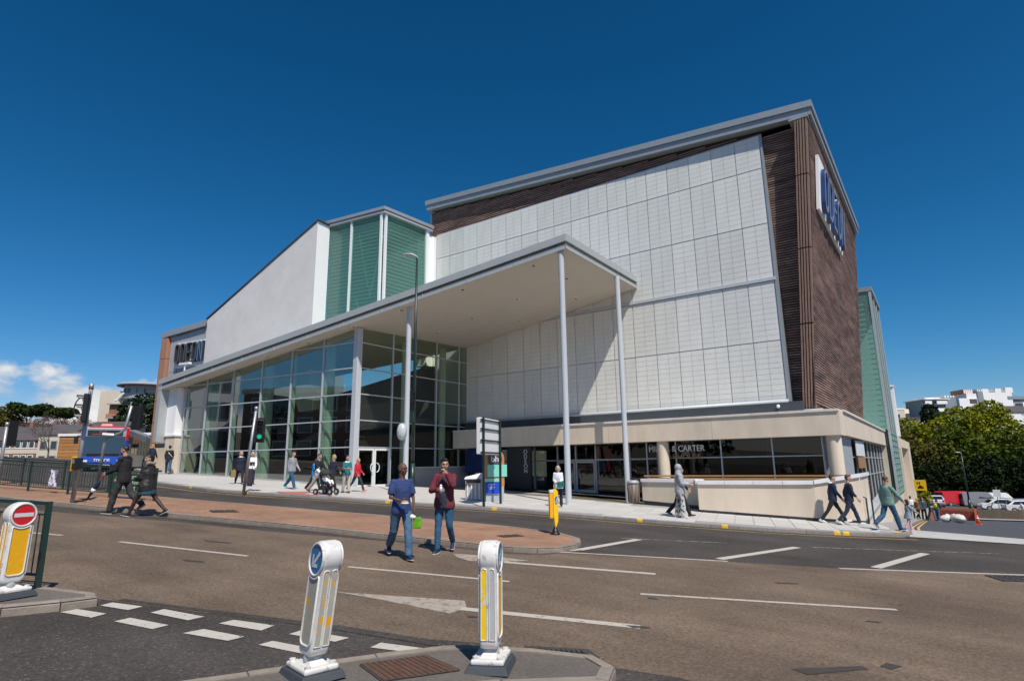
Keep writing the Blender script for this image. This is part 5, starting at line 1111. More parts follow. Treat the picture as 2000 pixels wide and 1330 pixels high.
# roadworks barrier, cone, sacks, low wall
m_orange = mat('barrier_red', (.36, .07, .05), rough=.6, var=.1, vs=4); m_orange2 = mat('barrier_orange', (.62, .16, .06), rough=.55)
rb_ = thing('barrier', (-.2, 61, zt(-.2, 61)), 'red and orange roadworks barrier across the side street', 'barrier'); z = zt(-.2, 61)
for (xa, ya, xb, yb) in ((-1.35, 60.4, -1.2, 63.4), (-1.2, 63.4, 1.6, 62.6), (1.6, 62.6, 1.5, 60.4)):
    b = MB(); b.bar((xa, ya, z+.40), (xb, yb, z+.40), .10, .74); pn = b.build('panel', m_orange, rb_); b = MB(); b.bar((xa, ya, z+.93), (xb, yb, z+.93), .13, .12); b.build('top_rail', m_orange2, rb_)
    for px_, py_ in ((xa, ya), (xb, yb)): b = MB(); b.box(px_-.08, px_+.08, py_-.08, py_+.08, z, z+1.15); b.build('post', m_orange2, rb_)
cn = thing('traffic_cone', (1.55, 59.6, zt(1.55, 59.6)), 'orange traffic cone at the right end of the red barrier', 'cone', local=True)
b = MB(); b.tube([(0, 0, .04), (0, 0, .72)], [.17, .035], 12); b.build('cone_body', mat('cone_orange', (.78, .12, .03), rough=.5), cn, smooth=True); b = MB(); b.tube([(0, 0, .38), (0, 0, .52)], [.112, .083], 12); b.build('sleeve', m_refl, cn, smooth=True); b = MB(); b.box(-.24, .24, -.24, .24, 0, .045); b.build('foot', MATS['cone_orange'], cn)
def sack(loc, sz, lab):
    t = thing('rubble_sack', (*loc, zt(*loc)), lab, 'sack', local=True, rz=random.random()*3); b = MB(); b.ball((0, 0, sz*.42), sz*.75, sz*.5, sz*.42, 12, 8)
    b.v = [(x+.12*noise.noise(V((x*3, y*3, z*3))), y+.12*noise.noise(V((x*3+9, y*3, z*3))), max(0, z+.14*noise.noise(V((x*3, y*3+5, z*3))))) for x, y, z in b.v]; b.build('bag', mat('sack_white', (.58, .58, .57), rough=.6, var=.15, vs=4), t, smooth=True); b = MB(); b.tube([(sz*.3, 0, sz*.62), (sz*.42, .05, sz*.74)], [.10, .14], 8); b.build('tied_neck', MATS['sack_white'], t, smooth=True)
sack((-.45, 58.6), .7, 'left of the two white rubble sacks in front of the red barrier'); sack((.3, 58.2), .8, 'right and larger of the two white rubble sacks in front of the red barrier')
lw = thing('low_wall', (2, 76, zt(2, 76)), 'long low brown wall between the side street and the car park', 'wall')
for i in range(12):
    a = V((-1.6+7.6*i/12, 74.6+7.4*i/12)); c = V((-1.6+7.6*(i+1)/12, 74.6+7.4*(i+1)/12)); b = MB(); z = zt(a.x, a.y); b.bar((a.x, a.y, z+.42), (c.x, c.y, zt(c.x, c.y)+.42), .35, .92); b.build('wall_section', mat('wall_brown', (.10, .075, .055), rough=.9, var=.2, vs=2), lw)
b = MB(); b.box(5.6, 6.5, 81.6, 82.4, zt(6, 82), zt(6, 82)+1.0); b.build('end_pier', mat('wall_stone', (.24, .17, .12), rough=.9, var=.2, vs=3), lw)
sheet_mb([[(-2, 72.5), (9, 83.2), (30, 95), (30, 92), (9, 81), (-1.2, 71.5)]], .10).build('far_pavement', m_pave, kind='structure')

# ------------------------------------------------------------------ vehicles
m_tyre = mat('tyre', (.02, .02, .02), rough=.85); m_rim = mat('wheel_rim', (.45, .46, .47), rough=.35, metal=.6); m_carglass = mat('car_glass', (.012, .016, .02), rough=.08, spec=.8)
m_hl = mat('headlamp', (.75, .76, .78), rough=.15); m_tl = mat('tail_lamp', (.45, .01, .012), rough=.2)
def car(loc, rz, col, label, van=False, nm='parked_car'):
    t = thing(nm, (*loc, zt(*loc)), label, 'van' if van else 'car', 'vehicles parked in the car park below the trees', local=True, rz=rz)
    pm = mat('car_paint_%02d%02d%02d' % tuple(int(c*99) for c in col), col, rough=.25, spec=.6)
    if van: prof = [(-2.4, .35), (-2.45, .9), (-2.42, 1.9), (-2.2, 2.02), (1.0, 2.02), (1.35, 1.85), (1.95, 1.15), (2.4, .95), (2.45, .45), (2.3, .32)]; gl = [(-.2, 1.2), (-.2, 1.82), (1.15, 1.82), (1.72, 1.2)]; hw = .92
    else: prof = [(-2.0, .38), (-2.08, .62), (-2.02, .92), (-1.75, 1.0), (-1.2, 1.40), (-.7, 1.48), (.3, 1.47), (.75, 1.34), (1.3, .96), (1.9, .82), (2.08, .6), (2.05, .36), (1.8, .28), (-1.8, .28)]; gl = [(-1.45, 1.0), (-1.08, 1.36), (.3, 1.39), (1.0, 1.0)]; hw = .86
    b = MB(); n = len(prof); tp = lambda z: hw*(1-.16*sm((z-.9)/.7))
    b.add([(x, -tp(z), z) for x, z in prof]+[(x, tp(z), z) for x, z in prof], [tuple(range(n-1, -1, -1)), tuple(range(n, 2*n))]+[(i, (i+1) % n, (i+1) % n+n, i+n) for i in range(n)]); b.build('body', pm, t, bevel=.05)
    for s in (-1, 1):
        b = MB(); q = [(x, s*(tp(z)+.008), z) for x, z in gl]; b.quad(*(q if s > 0 else q[::-1])); b.build('side_window', m_carglass, t)
    (xa, za), (xb, zb) = (((1.9, 1.2), (1.4, 1.8)) if van else ((1.24, 1.0), (.80, 1.33)))
    b = MB(); b.quad((xa+.03, -tp(za)+.1, za+.03), (xa+.03, tp(za)-.1, za+.03), (xb+.03, tp(zb)-.1, zb+.03), (xb+.03, -tp(zb)+.1, zb+.03)); b.build('windscreen', m_carglass, t)
    (xa, za), (xb, zb) = (((-2.47, 1.15), (-2.45, 1.8)) if van else ((-1.72, 1.03), (-1.28, 1.37)))
    b = MB(); b.quad((xa-.02, tp(za)-.1, za+.03), (xa-.02, -tp(za)+.1, za+.03), (xb-.03, -tp(zb)+.1, zb+.02), (xb-.03, tp(zb)-.1, zb+.02)); b.build('rear_window', m_carglass, t)
    xf = 2.38 if van else 2.02
    for s in (-1, 1):
        b = MB(); b.obox((xf, s*(hw-.22), .72 if not van else .85), (.04, 0, 0), (0, .17, 0), (0, 0, .07)); b.build('headlight', m_hl, t)
        b = MB(); b.obox((-xf-.02, s*(hw-.13), .85), (.04, 0, 0), (0, .10, 0), (0, 0, .12)); b.build('tail_light', m_tl, t)
        b = MB(); b.obox((.85 if not van else 1.3, s*(hw+.10), 1.02 if not van else 1.3), (.05, 0, 0), (0, .10, 0), (0, 0, .07)); b.build('mirror', pm, t)
        for x in ((-1.25, 1.3) if not van else (-1.5, 1.55)):
            b = MB(); b.tube([(x, s*(hw-.20), .32), (x, s*(hw+.01), .32)], .32, 16); wh = b.build('wheel', m_tyre, t, smooth=False); b = MB(); b.tube([(x, s*(hw+.01), .32), (x, s*(hw+.02), .32)], .20, 12); b.build('rim', m_rim, wh)
    return t
for loc, rz, col, lab, van in (((-1.6, 99), R(95), (.62, .62, .62), 'white car parked furthest left below the dark trees', False), ((.6, 106), R(40), (.50, .012, .018), 'red van parked in the car park', True), ((3.0, 107), R(35), (.20, .20, .21), 'grey van parked to the right of the red van', True), ((5.2, 109), R(40), (.74, .74, .74), 'white van parked behind the lamp post', True), ((5.0, 100), R(195), (.72, .72, .70), 'white estate car parked to the right of the lamp post', False),
    ((7.4, 104.5), R(190), (.30, .33, .38), 'blue grey car parked between two white cars', False), ((7.3, 98.5), R(15), (.75, .75, .74), 'low white car parked nearest the low wall', False), ((10.3, 106), R(170), (.10, .22, .22), 'dark green car parked near the white sign', False), ((11.8, 100.5), R(200), (.74, .74, .75), 'white car parked at the right end of the row', False), ((14.2, 103), R(20), (.08, .10, .16), 'dark blue car parked at the far right end of the row', False), ((9.3, 112), R(90), (.06, .06, .07), 'black car parked deep in the shade of the trees', False)): car(loc, rz, col, lab, van)
lorry = thing('parked_lorry', (16.5, 107, zt(16.5, 107)), 'grey box lorry parked at the right edge of the car park', 'lorry', local=True, rz=R(20))
b = MB(); b.box(-3, 2, -1.1, 1.1, .9, 3.4); b.build('box_body', mat('lorry_grey', (.20, .21, .25), rough=.5, var=.05), lorry, bevel=.05); b = MB(); b.prism([(2.1, -1.0), (3.5, -1.0), (3.5, 1.0), (2.1, 1.0)], .5, 2.3); b.build('cab', m_clad, lorry, bevel=.12)
for x in (-2, 2.7):
    for s in (-1, 1): b = MB(); b.tube([(x, s*.8, .45), (x, s*1.08, .45)], .45, 14); b.build('wheel', m_tyre, lorry)

# bus coming up the road
bus = thing('single_deck_bus', (-43.1, 16.0, zt(-43, 16)), 'blue and red single deck bus facing the camera at the left', 'bus', local=True, rz=math.atan2(-.50, .86))
m_bb = mat('bus_blue', (.012, .085, .46), rough=.25, spec=.6); m_br = mat('bus_red', (.62, .01, .02), rough=.3); m_bg = mat('bus_grey', (.30, .33, .36), rough=.4, var=.06, vs=1)
BL, BW = 10.8, 1.27
def ringx(x, w_, z0, z1, r_=.25): return [(x, -w_, z0), (x, w_, z0), (x, w_, z1-r_), (x, w_-r_*.6, z1), (x, -w_+r_*.6, z1), (x, -w_, z1-r_)]
b = MB(); v = ringx(-BL, BW-.05, .35, 2.85)+ringx(-.5, BW, .30, 2.85)+ringx(-.12, BW-.04, .30, 2.83)+ringx(.02, BW-.14, .34, 2.72); b.add(v, [tuple(range(5, -1, -1)), tuple(range(18, 24))]+[(k*6+i, k*6+(i+1) % 6, (k+1)*6+(i+1) % 6, (k+1)*6+i) for k in range(3) for i in range(6)]); b.build('body', m_bg, bus, bevel=.03)
F = lambda y, z: (.03+.02*(1-abs(y)/BW), y, z)
b = MB(); b.quad(F(-1.13, .36), F(0, .36), F(1.13, .36), F(1.16, 1.02), F(0, .95), F(-1.16, 1.02)); fp = b.build('front_panel', m_bb, bus)
b = MB(); b.obox((.02, 0, .36), (.06, 0, 0), (0, 1.16, 0), (0, 0, .09)); b.build('bumper', m_black, bus, bevel=.02)
b = MB(); v = [(.07, y, 1.0+.08*abs(y)/1.1) for y in (-1.14, -.6, 0, .6, 1.14)]+[(.0, y, 2.66) for y in (1.10, .6, 0, -.6, -1.10)]; b.quad(*v); b.build('windscreen', mat('bus_glass', (.02, .045, .06), rough=.06, spec=.9), bus)
b = MB(); b.obox((.075, 0, 1.08), (.015, 0, 0), (0, .85, 0), (0, 0, .07)); b.build('wiper_cowl', m_black, bus, bevel=.02)
b = MB(); b.obox((.03, 0, 2.42), (.02, 0, 0), (0, .95, 0), (0, 0, .17)); ds_ = b.build('destination_screen', mat('screen_black', (.02, .03, .035), rough=.25), bus)
m_led = emit('display_red', (.75, .06, .05), .8)
text('lettering', 'Poole', .17, m_led, ds_, (.058, -.12, 2.46), (0, 1, 0), ext=.003); text('lettering', 'm2', .22, m_led, ds_, (.058, .74, 2.41), (0, 1, 0), ext=.003); 
b = MB(); b.obox((.056, -.1, 2.33), (.003, 0, 0), (0, .6, 0), (0, 0, .012)); b.build('lettering', m_led, ds_)
text('lettering', 'more', .34, m_whitew, fp, (.085, -.02, .76), (0, 1, 0), ext=.004, sx=1.15)
b = MB(); b.obox((.07, -.44, .82), (.004, 0, 0), (0, .05, 0), (0, 0, .03)); b.build('logo_mark', m_br, fp)
for s in (-1, 1):
    b = MB(); b.add([(.05, s*1.13, 1.95), (-.02, s*1.27, 1.95), (-.12, s*1.285, 2.05), (-.10, s*1.27, 2.74), (.0, s*1.11, 2.70)], [(0, 1, 2, 3, 4) if s > 0 else (4, 3, 2, 1, 0)]); b.build('corner_pillar', m_br, bus)
    b = MB(); b.add([(.055, s*1.15, .36), (-.10, s*1.285, .36), (-.10, s*1.285, 1.94), (.05, s*1.13, 1.94)], [(0, 1, 2, 3) if s > 0 else (3, 2, 1, 0)]); b.build('corner_panel', m_bb, bus)
    b = MB(); b.obox((.075, s*.92, .66), (.02, 0, 0), (0, .14, 0), (0, 0, .08)); b.build('headlight', m_hl, bus)
    b = MB(); b.bar((.02, s*1.18, 2.3), (.28, s*1.42, 2.2), .04, .04); b.obox((.28, s*1.45, 1.95), (.05, 0, 0), (0, .11, 0), (0, 0, .22)); b.build('mirror', m_black, bus, bevel=.02)
    for i in range(6): b = MB(); x0 = -1.4-1.5*i; q = [(x0, s*1.282, 1.15), (x0-1.4, s*1.275, 1.15), (x0-1.4, s*1.27, 2.15), (x0, s*1.275, 2.15)]; b.quad(*(q if s < 0 else q[::-1])); b.build('side_window', MATS['bus_glass'], bus)
    for x in (-2.0, -8.0): b = MB(); b.tube([(x, s*1.0, .48), (x, s*1.29, .48)], .48, 16); wh = b.build('wheel', m_tyre, bus); b = MB(); b.tube([(x, s*1.29, .48), (x, s*1.30, .48)], .26, 12); b.build('rim', m_rim, wh)
b = MB(); b.prism([(-BL, -1.05), (-.25, -1.05), (.0, -.9), (.0, .9), (-.25, 1.05), (-BL, 1.05)], 2.76, 2.85); b.build('roof_trim', m_br, bus, bevel=.04)
b = MB(); b.add([(-.05, -.35, 2.86), (-.05, .35, 2.86), (-.6, .35, 2.86), (-.6, -.35, 2.86), (-.12, -.28, 3.02), (-.12, .28, 3.02), (-.6, .28, 3.02), (-.6, -.28, 3.02)], [(4,5,6,7),(0,1,5,4),(1,2,6,5),(2,3,7,6),(3,0,4,7)]); b.build('roof_pod', m_br, bus, bevel=.03)
b = MB(); b.obox((.09, .15, .40), (.004, 0, 0), (0, .28, 0), (0, 0, .055)); np_ = b.build('number_plate', m_refl, bus)
for k in range(6):
    b = MB(); b.obox((.096, -.06+.075*k+(.04 if k > 3 else 0), .40), (.002, 0, 0), (0, .022, 0), (0, 0, .034)); b.build('plate_mark', m_black, np_)
# ------------------------------------------------------------------ trees
def leaf_mat(name, col, trans=.16, var=.4):
    if name in MATS: return MATS[name]
    mt = mat(name, col, rough=.6, var=var, vs=.55, var2=.3, vs2=2.2, spec=.08); t = mt.node_tree; n = t.nodes; l = t.links
    p = n['Principled BSDF']; td = n.new('ShaderNodeBsdfTranslucent'); cur = p.inputs['Base Color'].links[0].from_socket; l.new(cur, td.inputs[0])
    mx_ = n.new('ShaderNodeMixShader'); mx_.inputs[0].default_value = trans; l.new(p.outputs[0], mx_.inputs[1]); l.new(td.outputs[0], mx_.inputs[2]); l.new(mx_.outputs[0], n['Material Output'].inputs[0]); return mt
m_bark = mat('bark', (.085, .065, .05), rough=.95, var=.3, vs=6)
m_barkp = mat('bark_pale', (.16, .125, .10), rough=.95, var=.3, vs=6)
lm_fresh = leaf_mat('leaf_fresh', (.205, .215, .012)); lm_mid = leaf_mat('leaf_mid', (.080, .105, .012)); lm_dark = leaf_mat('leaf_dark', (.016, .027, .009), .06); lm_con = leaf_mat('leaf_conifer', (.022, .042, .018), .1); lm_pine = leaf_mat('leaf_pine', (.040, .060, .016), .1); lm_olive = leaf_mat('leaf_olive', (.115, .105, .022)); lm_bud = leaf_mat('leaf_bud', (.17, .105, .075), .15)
def leaves(rng, clumps, n, size, droop=0):
    vs = []; fs = []
    wts = [c[1][0]*c[1][1]*c[1][2] for c in clumps]; tot = sum(wts)
    for (c, rad), w_ in zip(clumps, wts):
        for k in range(max(6, int(n*w_/tot))):
            while True:
                p = V((rng.uniform(-1, 1), rng.uniform(-1, 1), rng.uniform(-1, 1)))
                if .25 < p.length < 1: break
            p = p.normalized()*(p.length**.45)*(1+.18*noise.noise(V((c[0]+p.x*2, c[1]+p.y*2, c[2]+p.z*2))*1.3))
            q = V((c[0]+p.x*rad[0], c[1]+p.y*rad[1], c[2]+p.z*rad[2]))
            u = V((rng.gauss(0, 1), rng.gauss(0, 1), rng.gauss(0, .6))).normalized(); w2 = u.cross(V((rng.gauss(0, 1), rng.gauss(0, 1), rng.gauss(0, 1)))).normalized()
            s = size*rng.uniform(.55, 1.35); o = len(vs); f = u.cross(w2)*s*.25
            vs += [q-u*s, q-w2*s*.55+f, q+u*s, q+w2*s*.55-f]; fs.append((o, o+1, o+2, o+3))
    return vs, fs
def tree(loc, h, spread, mt, label, seed, n=2600, size=.34, trunk=.22, shape='round', name='tree', group='trees on the bank beyond the car park', base=.3, bark=None, nclump=11):
    rng = random.Random(seed); x, y = loc[:2]; z = loc[2] if len(loc) > 2 else zt(x, y); t = thing(name, (x, y, z), label, 'tree', group)
    cl_ = []; limbs = MB(); th = h*(.62 if shape != 'cone' else .95); bend = V((rng.uniform(-.6, .6), rng.uniform(-.6, .6), 0))
    tp = [V((x, y, z-.4)), V((x, y, z+th*.35))+bend*.4, V((x, y, z+th))+bend]; limbs.tube(tp, [trunk*1.3, trunk*.8, trunk*.3], 8)
    for i in range(nclump):
        if shape == 'round':
            a = 2.4*i+rng.uniform(-.5, .5); fz = base+(1-base)*((i+.5)/nclump); r_ = spread*(.35+.75*sin(pi*min(1, (fz-base)/(1-base)*.8+.18)))*rng.uniform(.45, .85)
            if i == nclump-1: r_ *= .2
            c = V((x+r_*cos(a), y+r_*sin(a), z+h*fz*.92)); rad = spread*rng.uniform(.34, .55); cl_.append((c, (rad, rad, rad*.75)))
        elif shape == 'cone':
            fz = base+(1-base)*(i/nclump); a = 2.4*i; r_ = spread*(1-fz)*.75+.2; c = V((x+r_*cos(a)*.6, y+r_*sin(a)*.6, z+h*fz)); rad = spread*(1.05-fz)*.7+.35; cl_.append((c, (rad, rad, rad*.5)))
        elif shape == 'umbrella':
            a = 2.4*i; r_ = spread*rng.uniform(.2, .8); c = V((x+r_*cos(a), y+r_*sin(a), z+h*rng.uniform(.76, .92))); rad = spread*rng.uniform(.35, .5); cl_.append((c, (rad, rad, rad*.42)))
        s0 = tp[1]+(tp[2]-tp[1])*rng.uniform(0, .9); c = cl_[-1][0]; mid = (s0+c)/2+V((0, 0, .3)); limbs.tube([s0, mid, c], [trunk*.35, trunk*.22, trunk*.07], 5)
    limbs.build('trunk', bark or m_bark, t, smooth=True)
    vs, fs = leaves(rng, cl_, n, size); me = bpy.data.meshes.new('crown'); me.from_pydata(vs, [], fs); me.materials.append(mt); me.update(); link('crown', me, t); return t
def bare_tree(loc, h, label, seed, spread=.5, bark=None, name='bare_tree', buds=0, group=None, budmat=None):
    rng = random.Random(seed); x, y = loc[:2]; z = loc[2] if len(loc) > 2 else zt(x, y); t = thing(name, (x, y, z), label, 'tree', group); b = MB(); tips = []
    def grow(p, d, l, r_, k):
        q = p+d*l; b.tube([p, (p+q)/2+V((rng.uniform(-.05, .05)*l, rng.uniform(-.05, .05)*l, 0)), q], [r_, r_*.85, r_*.65], 5 if k < 3 else 3, caps=False)
        if k >= 6 or r_ < .006: tips.append(q); return
        for j in range(3 if k < 2 else rng.choice((2, 2, 3))):
            nd = (d+V((rng.gauss(0, spread), rng.gauss(0, spread), rng.gauss(.08, spread*.5)))).normalized(); grow(q, nd, l*rng.uniform(.66, .86), r_*.62, k+1)
    grow(V((x, y, z-.3)), V((0, 0, 1)), h*.27, h*.022, 0); b.build('trunk', bark or m_barkp, t)
    if buds:
        vs = []; fs = []
        for q in tips:
            for k in range(buds):
                c = q+V((rng.gauss(0, .35), rng.gauss(0, .35), rng.gauss(0, .3))); u = V((rng.gauss(0, 1), rng.gauss(0, 1), rng.gauss(0, 1))).normalized()*.14; w2 = u.cross(V((rng.gauss(0, 1), rng.gauss(0, 1), 1))).normalized()*.09; o = len(vs); vs += [c-u, c-w2, c+u, c+w2]; fs.append((o, o+1, o+2, o+3))
        me = bpy.data.meshes.new('crown'); me.from_pydata(vs, [], fs); me.materials.append(budmat or lm_bud); me.update(); link('crown', me, t)
    return t
# right bank, from the building outwards
TR = [
 ((-7, 126), 13.5, 4.6, 'lm_olive', 'brownish olive tree furthest left on the bank next to the cinema', 3200, .42), ((-2.5, 122), 12.0, 4.8, 'lm_olive', 'olive tinted tree over the pedestrians, second from the cinema', 3200, .42),
 ((-4.5, 134), 16.5, 5.0, 'lm_fresh', 'yellow green tree rising above the olive tree next to the cinema', 3600, .45), ((2.0, 124), 15.0, 5.2, 'lm_mid', 'dense mid green tree behind the red van', 4200, .42),
 ((3.5, 138), 18.8, 6.0, 'lm_fresh', 'tall bright yellow green tree below the white flats', 4600, .46), ((8.5, 126), 14.5, 5.4, 'lm_mid', 'shady green tree behind the leaning car park lamp', 4200, .42),
 ((8.2, 143), 20.5, 5.6, 'lm_fresh', 'tallest yellow green tree in front of the white gable', 4600, .46), ((14.5, 141), 19.0, 5.2, 'lm_olive', 'thin olive tree in front of the sunlit white wall', 520, .40),
 ((13.0, 112), 9.6, 4.2, 'lm_fresh', 'near bright leafed tree above the parked cars at the right edge', 3600, .36), ((18.5, 117), 11.0, 5.0, 'lm_mid', 'dark leafed tree at the right edge behind the bright one', 4000, .40),
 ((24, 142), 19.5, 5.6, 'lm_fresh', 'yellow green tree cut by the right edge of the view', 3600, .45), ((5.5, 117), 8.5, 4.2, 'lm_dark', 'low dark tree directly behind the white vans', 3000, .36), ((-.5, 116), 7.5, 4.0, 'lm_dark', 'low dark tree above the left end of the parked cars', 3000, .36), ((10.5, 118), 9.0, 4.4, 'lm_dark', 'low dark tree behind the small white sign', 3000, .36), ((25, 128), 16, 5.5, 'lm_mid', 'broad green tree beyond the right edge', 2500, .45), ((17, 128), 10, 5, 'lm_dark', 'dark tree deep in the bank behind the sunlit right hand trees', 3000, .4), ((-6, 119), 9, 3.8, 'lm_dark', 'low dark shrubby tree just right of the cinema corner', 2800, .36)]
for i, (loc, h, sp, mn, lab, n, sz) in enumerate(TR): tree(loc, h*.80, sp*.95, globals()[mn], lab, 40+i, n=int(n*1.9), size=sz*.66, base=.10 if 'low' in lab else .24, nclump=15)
for i, (x, y, s) in enumerate(((-4.2, 88, 1.1), (-3.2, 95, 1.4), (9.8, 90, .9))):
    t = thing('shrub', (x, y, zt(x, y)), ('small bright shrub at the foot of the building corner behind the pedestrians', 'larger shrub behind the first one near the parked cars', 'small yellow green shrub between the parked white cars')[i], 'shrub'); vs, fs = leaves(random.Random(i), [(V((x, y, zt(x, y)+s*.6)), (s, s, s*.8)), (V((x+s*.5, y+.2, zt(x, y)+s*.9)), (s*.6, s*.6, s*.6))], 500, .16); me = bpy.data.meshes.new('foliage'); me.from_pydata(vs, [], fs); me.materials.append(lm_fresh); link('foliage', me, t); b = MB(); b.tube([(x, y, zt(x, y)-.2), (x, y, zt(x, y)+s*.8)], .05, 5); b.build('stem', m_bark, t)
# ground cover on the bank
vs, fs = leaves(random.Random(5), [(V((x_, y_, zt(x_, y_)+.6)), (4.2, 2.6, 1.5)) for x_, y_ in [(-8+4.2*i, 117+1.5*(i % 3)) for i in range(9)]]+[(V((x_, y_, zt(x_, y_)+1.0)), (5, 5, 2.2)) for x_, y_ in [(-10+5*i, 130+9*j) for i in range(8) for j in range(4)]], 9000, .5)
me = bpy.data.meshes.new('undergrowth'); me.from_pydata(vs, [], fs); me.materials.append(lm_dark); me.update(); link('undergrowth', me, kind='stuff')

# left background
tree((-142, 60, 3.2), 14.6, 5.4, lm_con, 'big dark conifer beside the left end of the cinema', 91, n=5200, size=.42, shape='round', base=.12, name='conifer_tree', group='dark evergreens below the round flats', nclump=18)
tree((-147, 56.5, 3.2), 9.6, 4.4, lm_con, 'lower dark conifer left of the big one, behind the signal head', 92, n=3600, size=.42, shape='round', base=.08, name='conifer_tree', group='dark evergreens below the round flats', nclump=15)
tree((-136, 61.5, 3.2), 14.5, 4.5, lm_con, 'dark conifer partly hidden by the brown end of the cinema', 93, n=3600, size=.42, shape='cone', base=.08, name='conifer_tree', group='dark evergreens below the round flats', nclump=16)
tree((-186, 51.7, 8.3), 10.5, 5.2, lm_pine, 'flat topped pine on the skyline at the left', 94, n=2600, size=.45, shape='umbrella', name='pine_tree', group='pines on the left skyline')
tree((-179.5, 56.5, 8.3), 9.4, 4.4, lm_pine, 'smaller flat topped pine on the skyline right of the first', 95, n=2200, size=.45, shape='umbrella', name='pine_tree', group='pines on the left skyline')
tree((-192, 47.5, 8.3), 9.0, 4.2, lm_olive, 'light green tree on the skyline left of the pines', 96, n=1800, size=.45, shape='round', group='pines on the left skyline')
bare_tree((-97.5, 29.7), 6.3, 'bare branching tree behind the railing at the left', 11, spread=.42)
for i, (x, y, h, lab) in enumerate(((-150, 44.5, 8.5, 'reddish bare tree on the slope below the pines, leftmost'), (-152, 48.5, 8.8, 'reddish bare tree on the slope below the second pine'), (-156, 53, 9.6, 'reddish bare tree on the slope left of the conifers'), (-160, 56.5, 9.5, 'reddish bare tree on the slope behind the tall signal pole'), (-162, 50.5, 9.0, 'reddish bare tree high on the slope between the pines'))): bare_tree((x, y), h, lab, 20+i, spread=.5, buds=5, bark=mat('bark_red', (.12, .075, .055), rough=.95), group='bare trees on the left slope')

# ------------------------------------------------------------------ far buildings
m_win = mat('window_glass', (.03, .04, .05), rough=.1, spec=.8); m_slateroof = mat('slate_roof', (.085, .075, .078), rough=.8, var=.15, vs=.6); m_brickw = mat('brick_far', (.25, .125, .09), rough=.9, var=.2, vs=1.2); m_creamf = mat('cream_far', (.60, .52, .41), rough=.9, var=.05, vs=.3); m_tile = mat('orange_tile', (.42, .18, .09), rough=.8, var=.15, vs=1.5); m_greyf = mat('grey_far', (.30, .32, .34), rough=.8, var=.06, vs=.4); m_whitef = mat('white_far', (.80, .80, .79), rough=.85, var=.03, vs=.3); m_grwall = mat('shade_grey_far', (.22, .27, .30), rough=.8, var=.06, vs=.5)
class Blk:
    """a building given by a front line: s metres along it, d back from it, z up"""
    def __init__(self, name, o, dirv, label, cat='building', z=None, group=None):
        self.o = V(o); self.u = V(dirv).normalized(); self.n = V((-self.u.y, self.u.x)); self.z = zt(*o) if z is None else z
        self.t = thing(name, (*o, self.z), label, cat, group)
    def P(self, s, d, z): q = self.o+self.u*s+self.n*d; return V((q.x, q.y, self.z+z))
    def box(self, nm, s0, s1, d0, d1, z0, z1, mt, par=None):
        b = MB(); v = [self.P(s, d, z) for z in (z0, z1) for s, d in ((s0, d0), (s1, d0), (s1, d1), (s0, d1))]; b.add(v, [(0,3,2,1),(4,5,6,7),(0,1,5,4),(1,2,6,5),(2,3,7,6),(3,0,4,7)]); return b.build(nm, mt, par or self.t)
    def win(self, s, z, w_, h, frame=None, glass_=None, d=0, sill=True):
        f = self.box('window', s-w_/2-.12, s+w_/2+.12, d-.09, d-.01, z-.12, z+h+.12, frame or m_whitef); self.box('pane', s-w_/2, s+w_/2, d-.12, d-.085, z, z+h, glass_ or m_win, f)
        return f
    def gable(self, nm, s0, s1, d0, d1, z0, h, mt, over=.3, axis='s'):
        b = MB(); dm = (d0+d1)/2
        if axis == 's': v = [self.P(s0-over, d0-over, z0), self.P(s1+over, d0-over, z0), self.P(s1+over, d1+over, z0), self.P(s0-over, d1+over, z0), self.P(s0-over, dm, z0+h), self.P(s1+over, dm, z0+h)]; f = [(0,1,5,4),(2,3,4,5),(1,2,5),(3,0,4),(0,3,2,1)]
        else:
            s_ = (s0+s1)/2; v = [self.P(s0-over, d0-over, z0), self.P(s1+over, d0-over, z0), self.P(s1+over, d1+over, z0), self.P(s0-over, d1+over, z0), self.P(s_, d0-over, z0+h), self.P(s_, d1+over, z0+h)]; f = [(1,2,5,4),(3,0,4,5),(0,1,4),(2,3,5),(0,3,2,1)]
        b.add(v, f); return b.build(nm, mt, self.t)
# terrace of brick houses at the left edge
for k in range(4):
    T = Blk('terraced_house', (-139.5+3.45*k, 30.2+2.45*k), (.81, .58), ('leftmost brick terraced house with white bay windows below the slate roof', 'brick terraced house with white windows, second along the left terrace', 'brick terraced house with white windows, third along the left terrace', 'brick terraced house at the right end of the left terrace behind the bare tree')[k], 'house', group='terraced houses at the left', z=2.4)
    T.box('wall', 0, 4.2, 0, 8, 0, 4.9, m_brickw); T.box('band', 0, 4.2, -.06, 0, 2.45, 3.2, m_creamf); T.gable('roof', 0, 4.2, 0, 8, 4.9, 2.4, m_slateroof); T.box('eave', 0, 4.2, -.3, .1, 4.75, 4.95, m_brickw)
    for s in (.9, 2.1, 3.3): T.win(s, 3.5, .75, .95); T.win(s, 1.0, .75, 1.1)
    T.box('chimney', 3.7, 4.3, 3.6, 4.5, 6.4, 8.2, m_brickw); T.box('sill_band', 0, 4.2, -.1, -.06, 3.3, 3.42, m_whitef)
W = Blk('white_house', (-127.0, 37.0), (.81, .58), 'pale rendered house behind the bare tree at the left', 'house', z=2.0); W.box('wall', 0, 5.6, 0, 8, 0, 6.0, m_creamf); W.gable('roof', 0, 5.6, 0, 8, 6.0, 2.0, m_slateroof)
for s in (1.0, 2.8, 4.6):
    W.win(s, 3.6, .9, 1.2, frame=m_greyf); W.win(s, 1.0, .9, 1.3, frame=m_greyf)
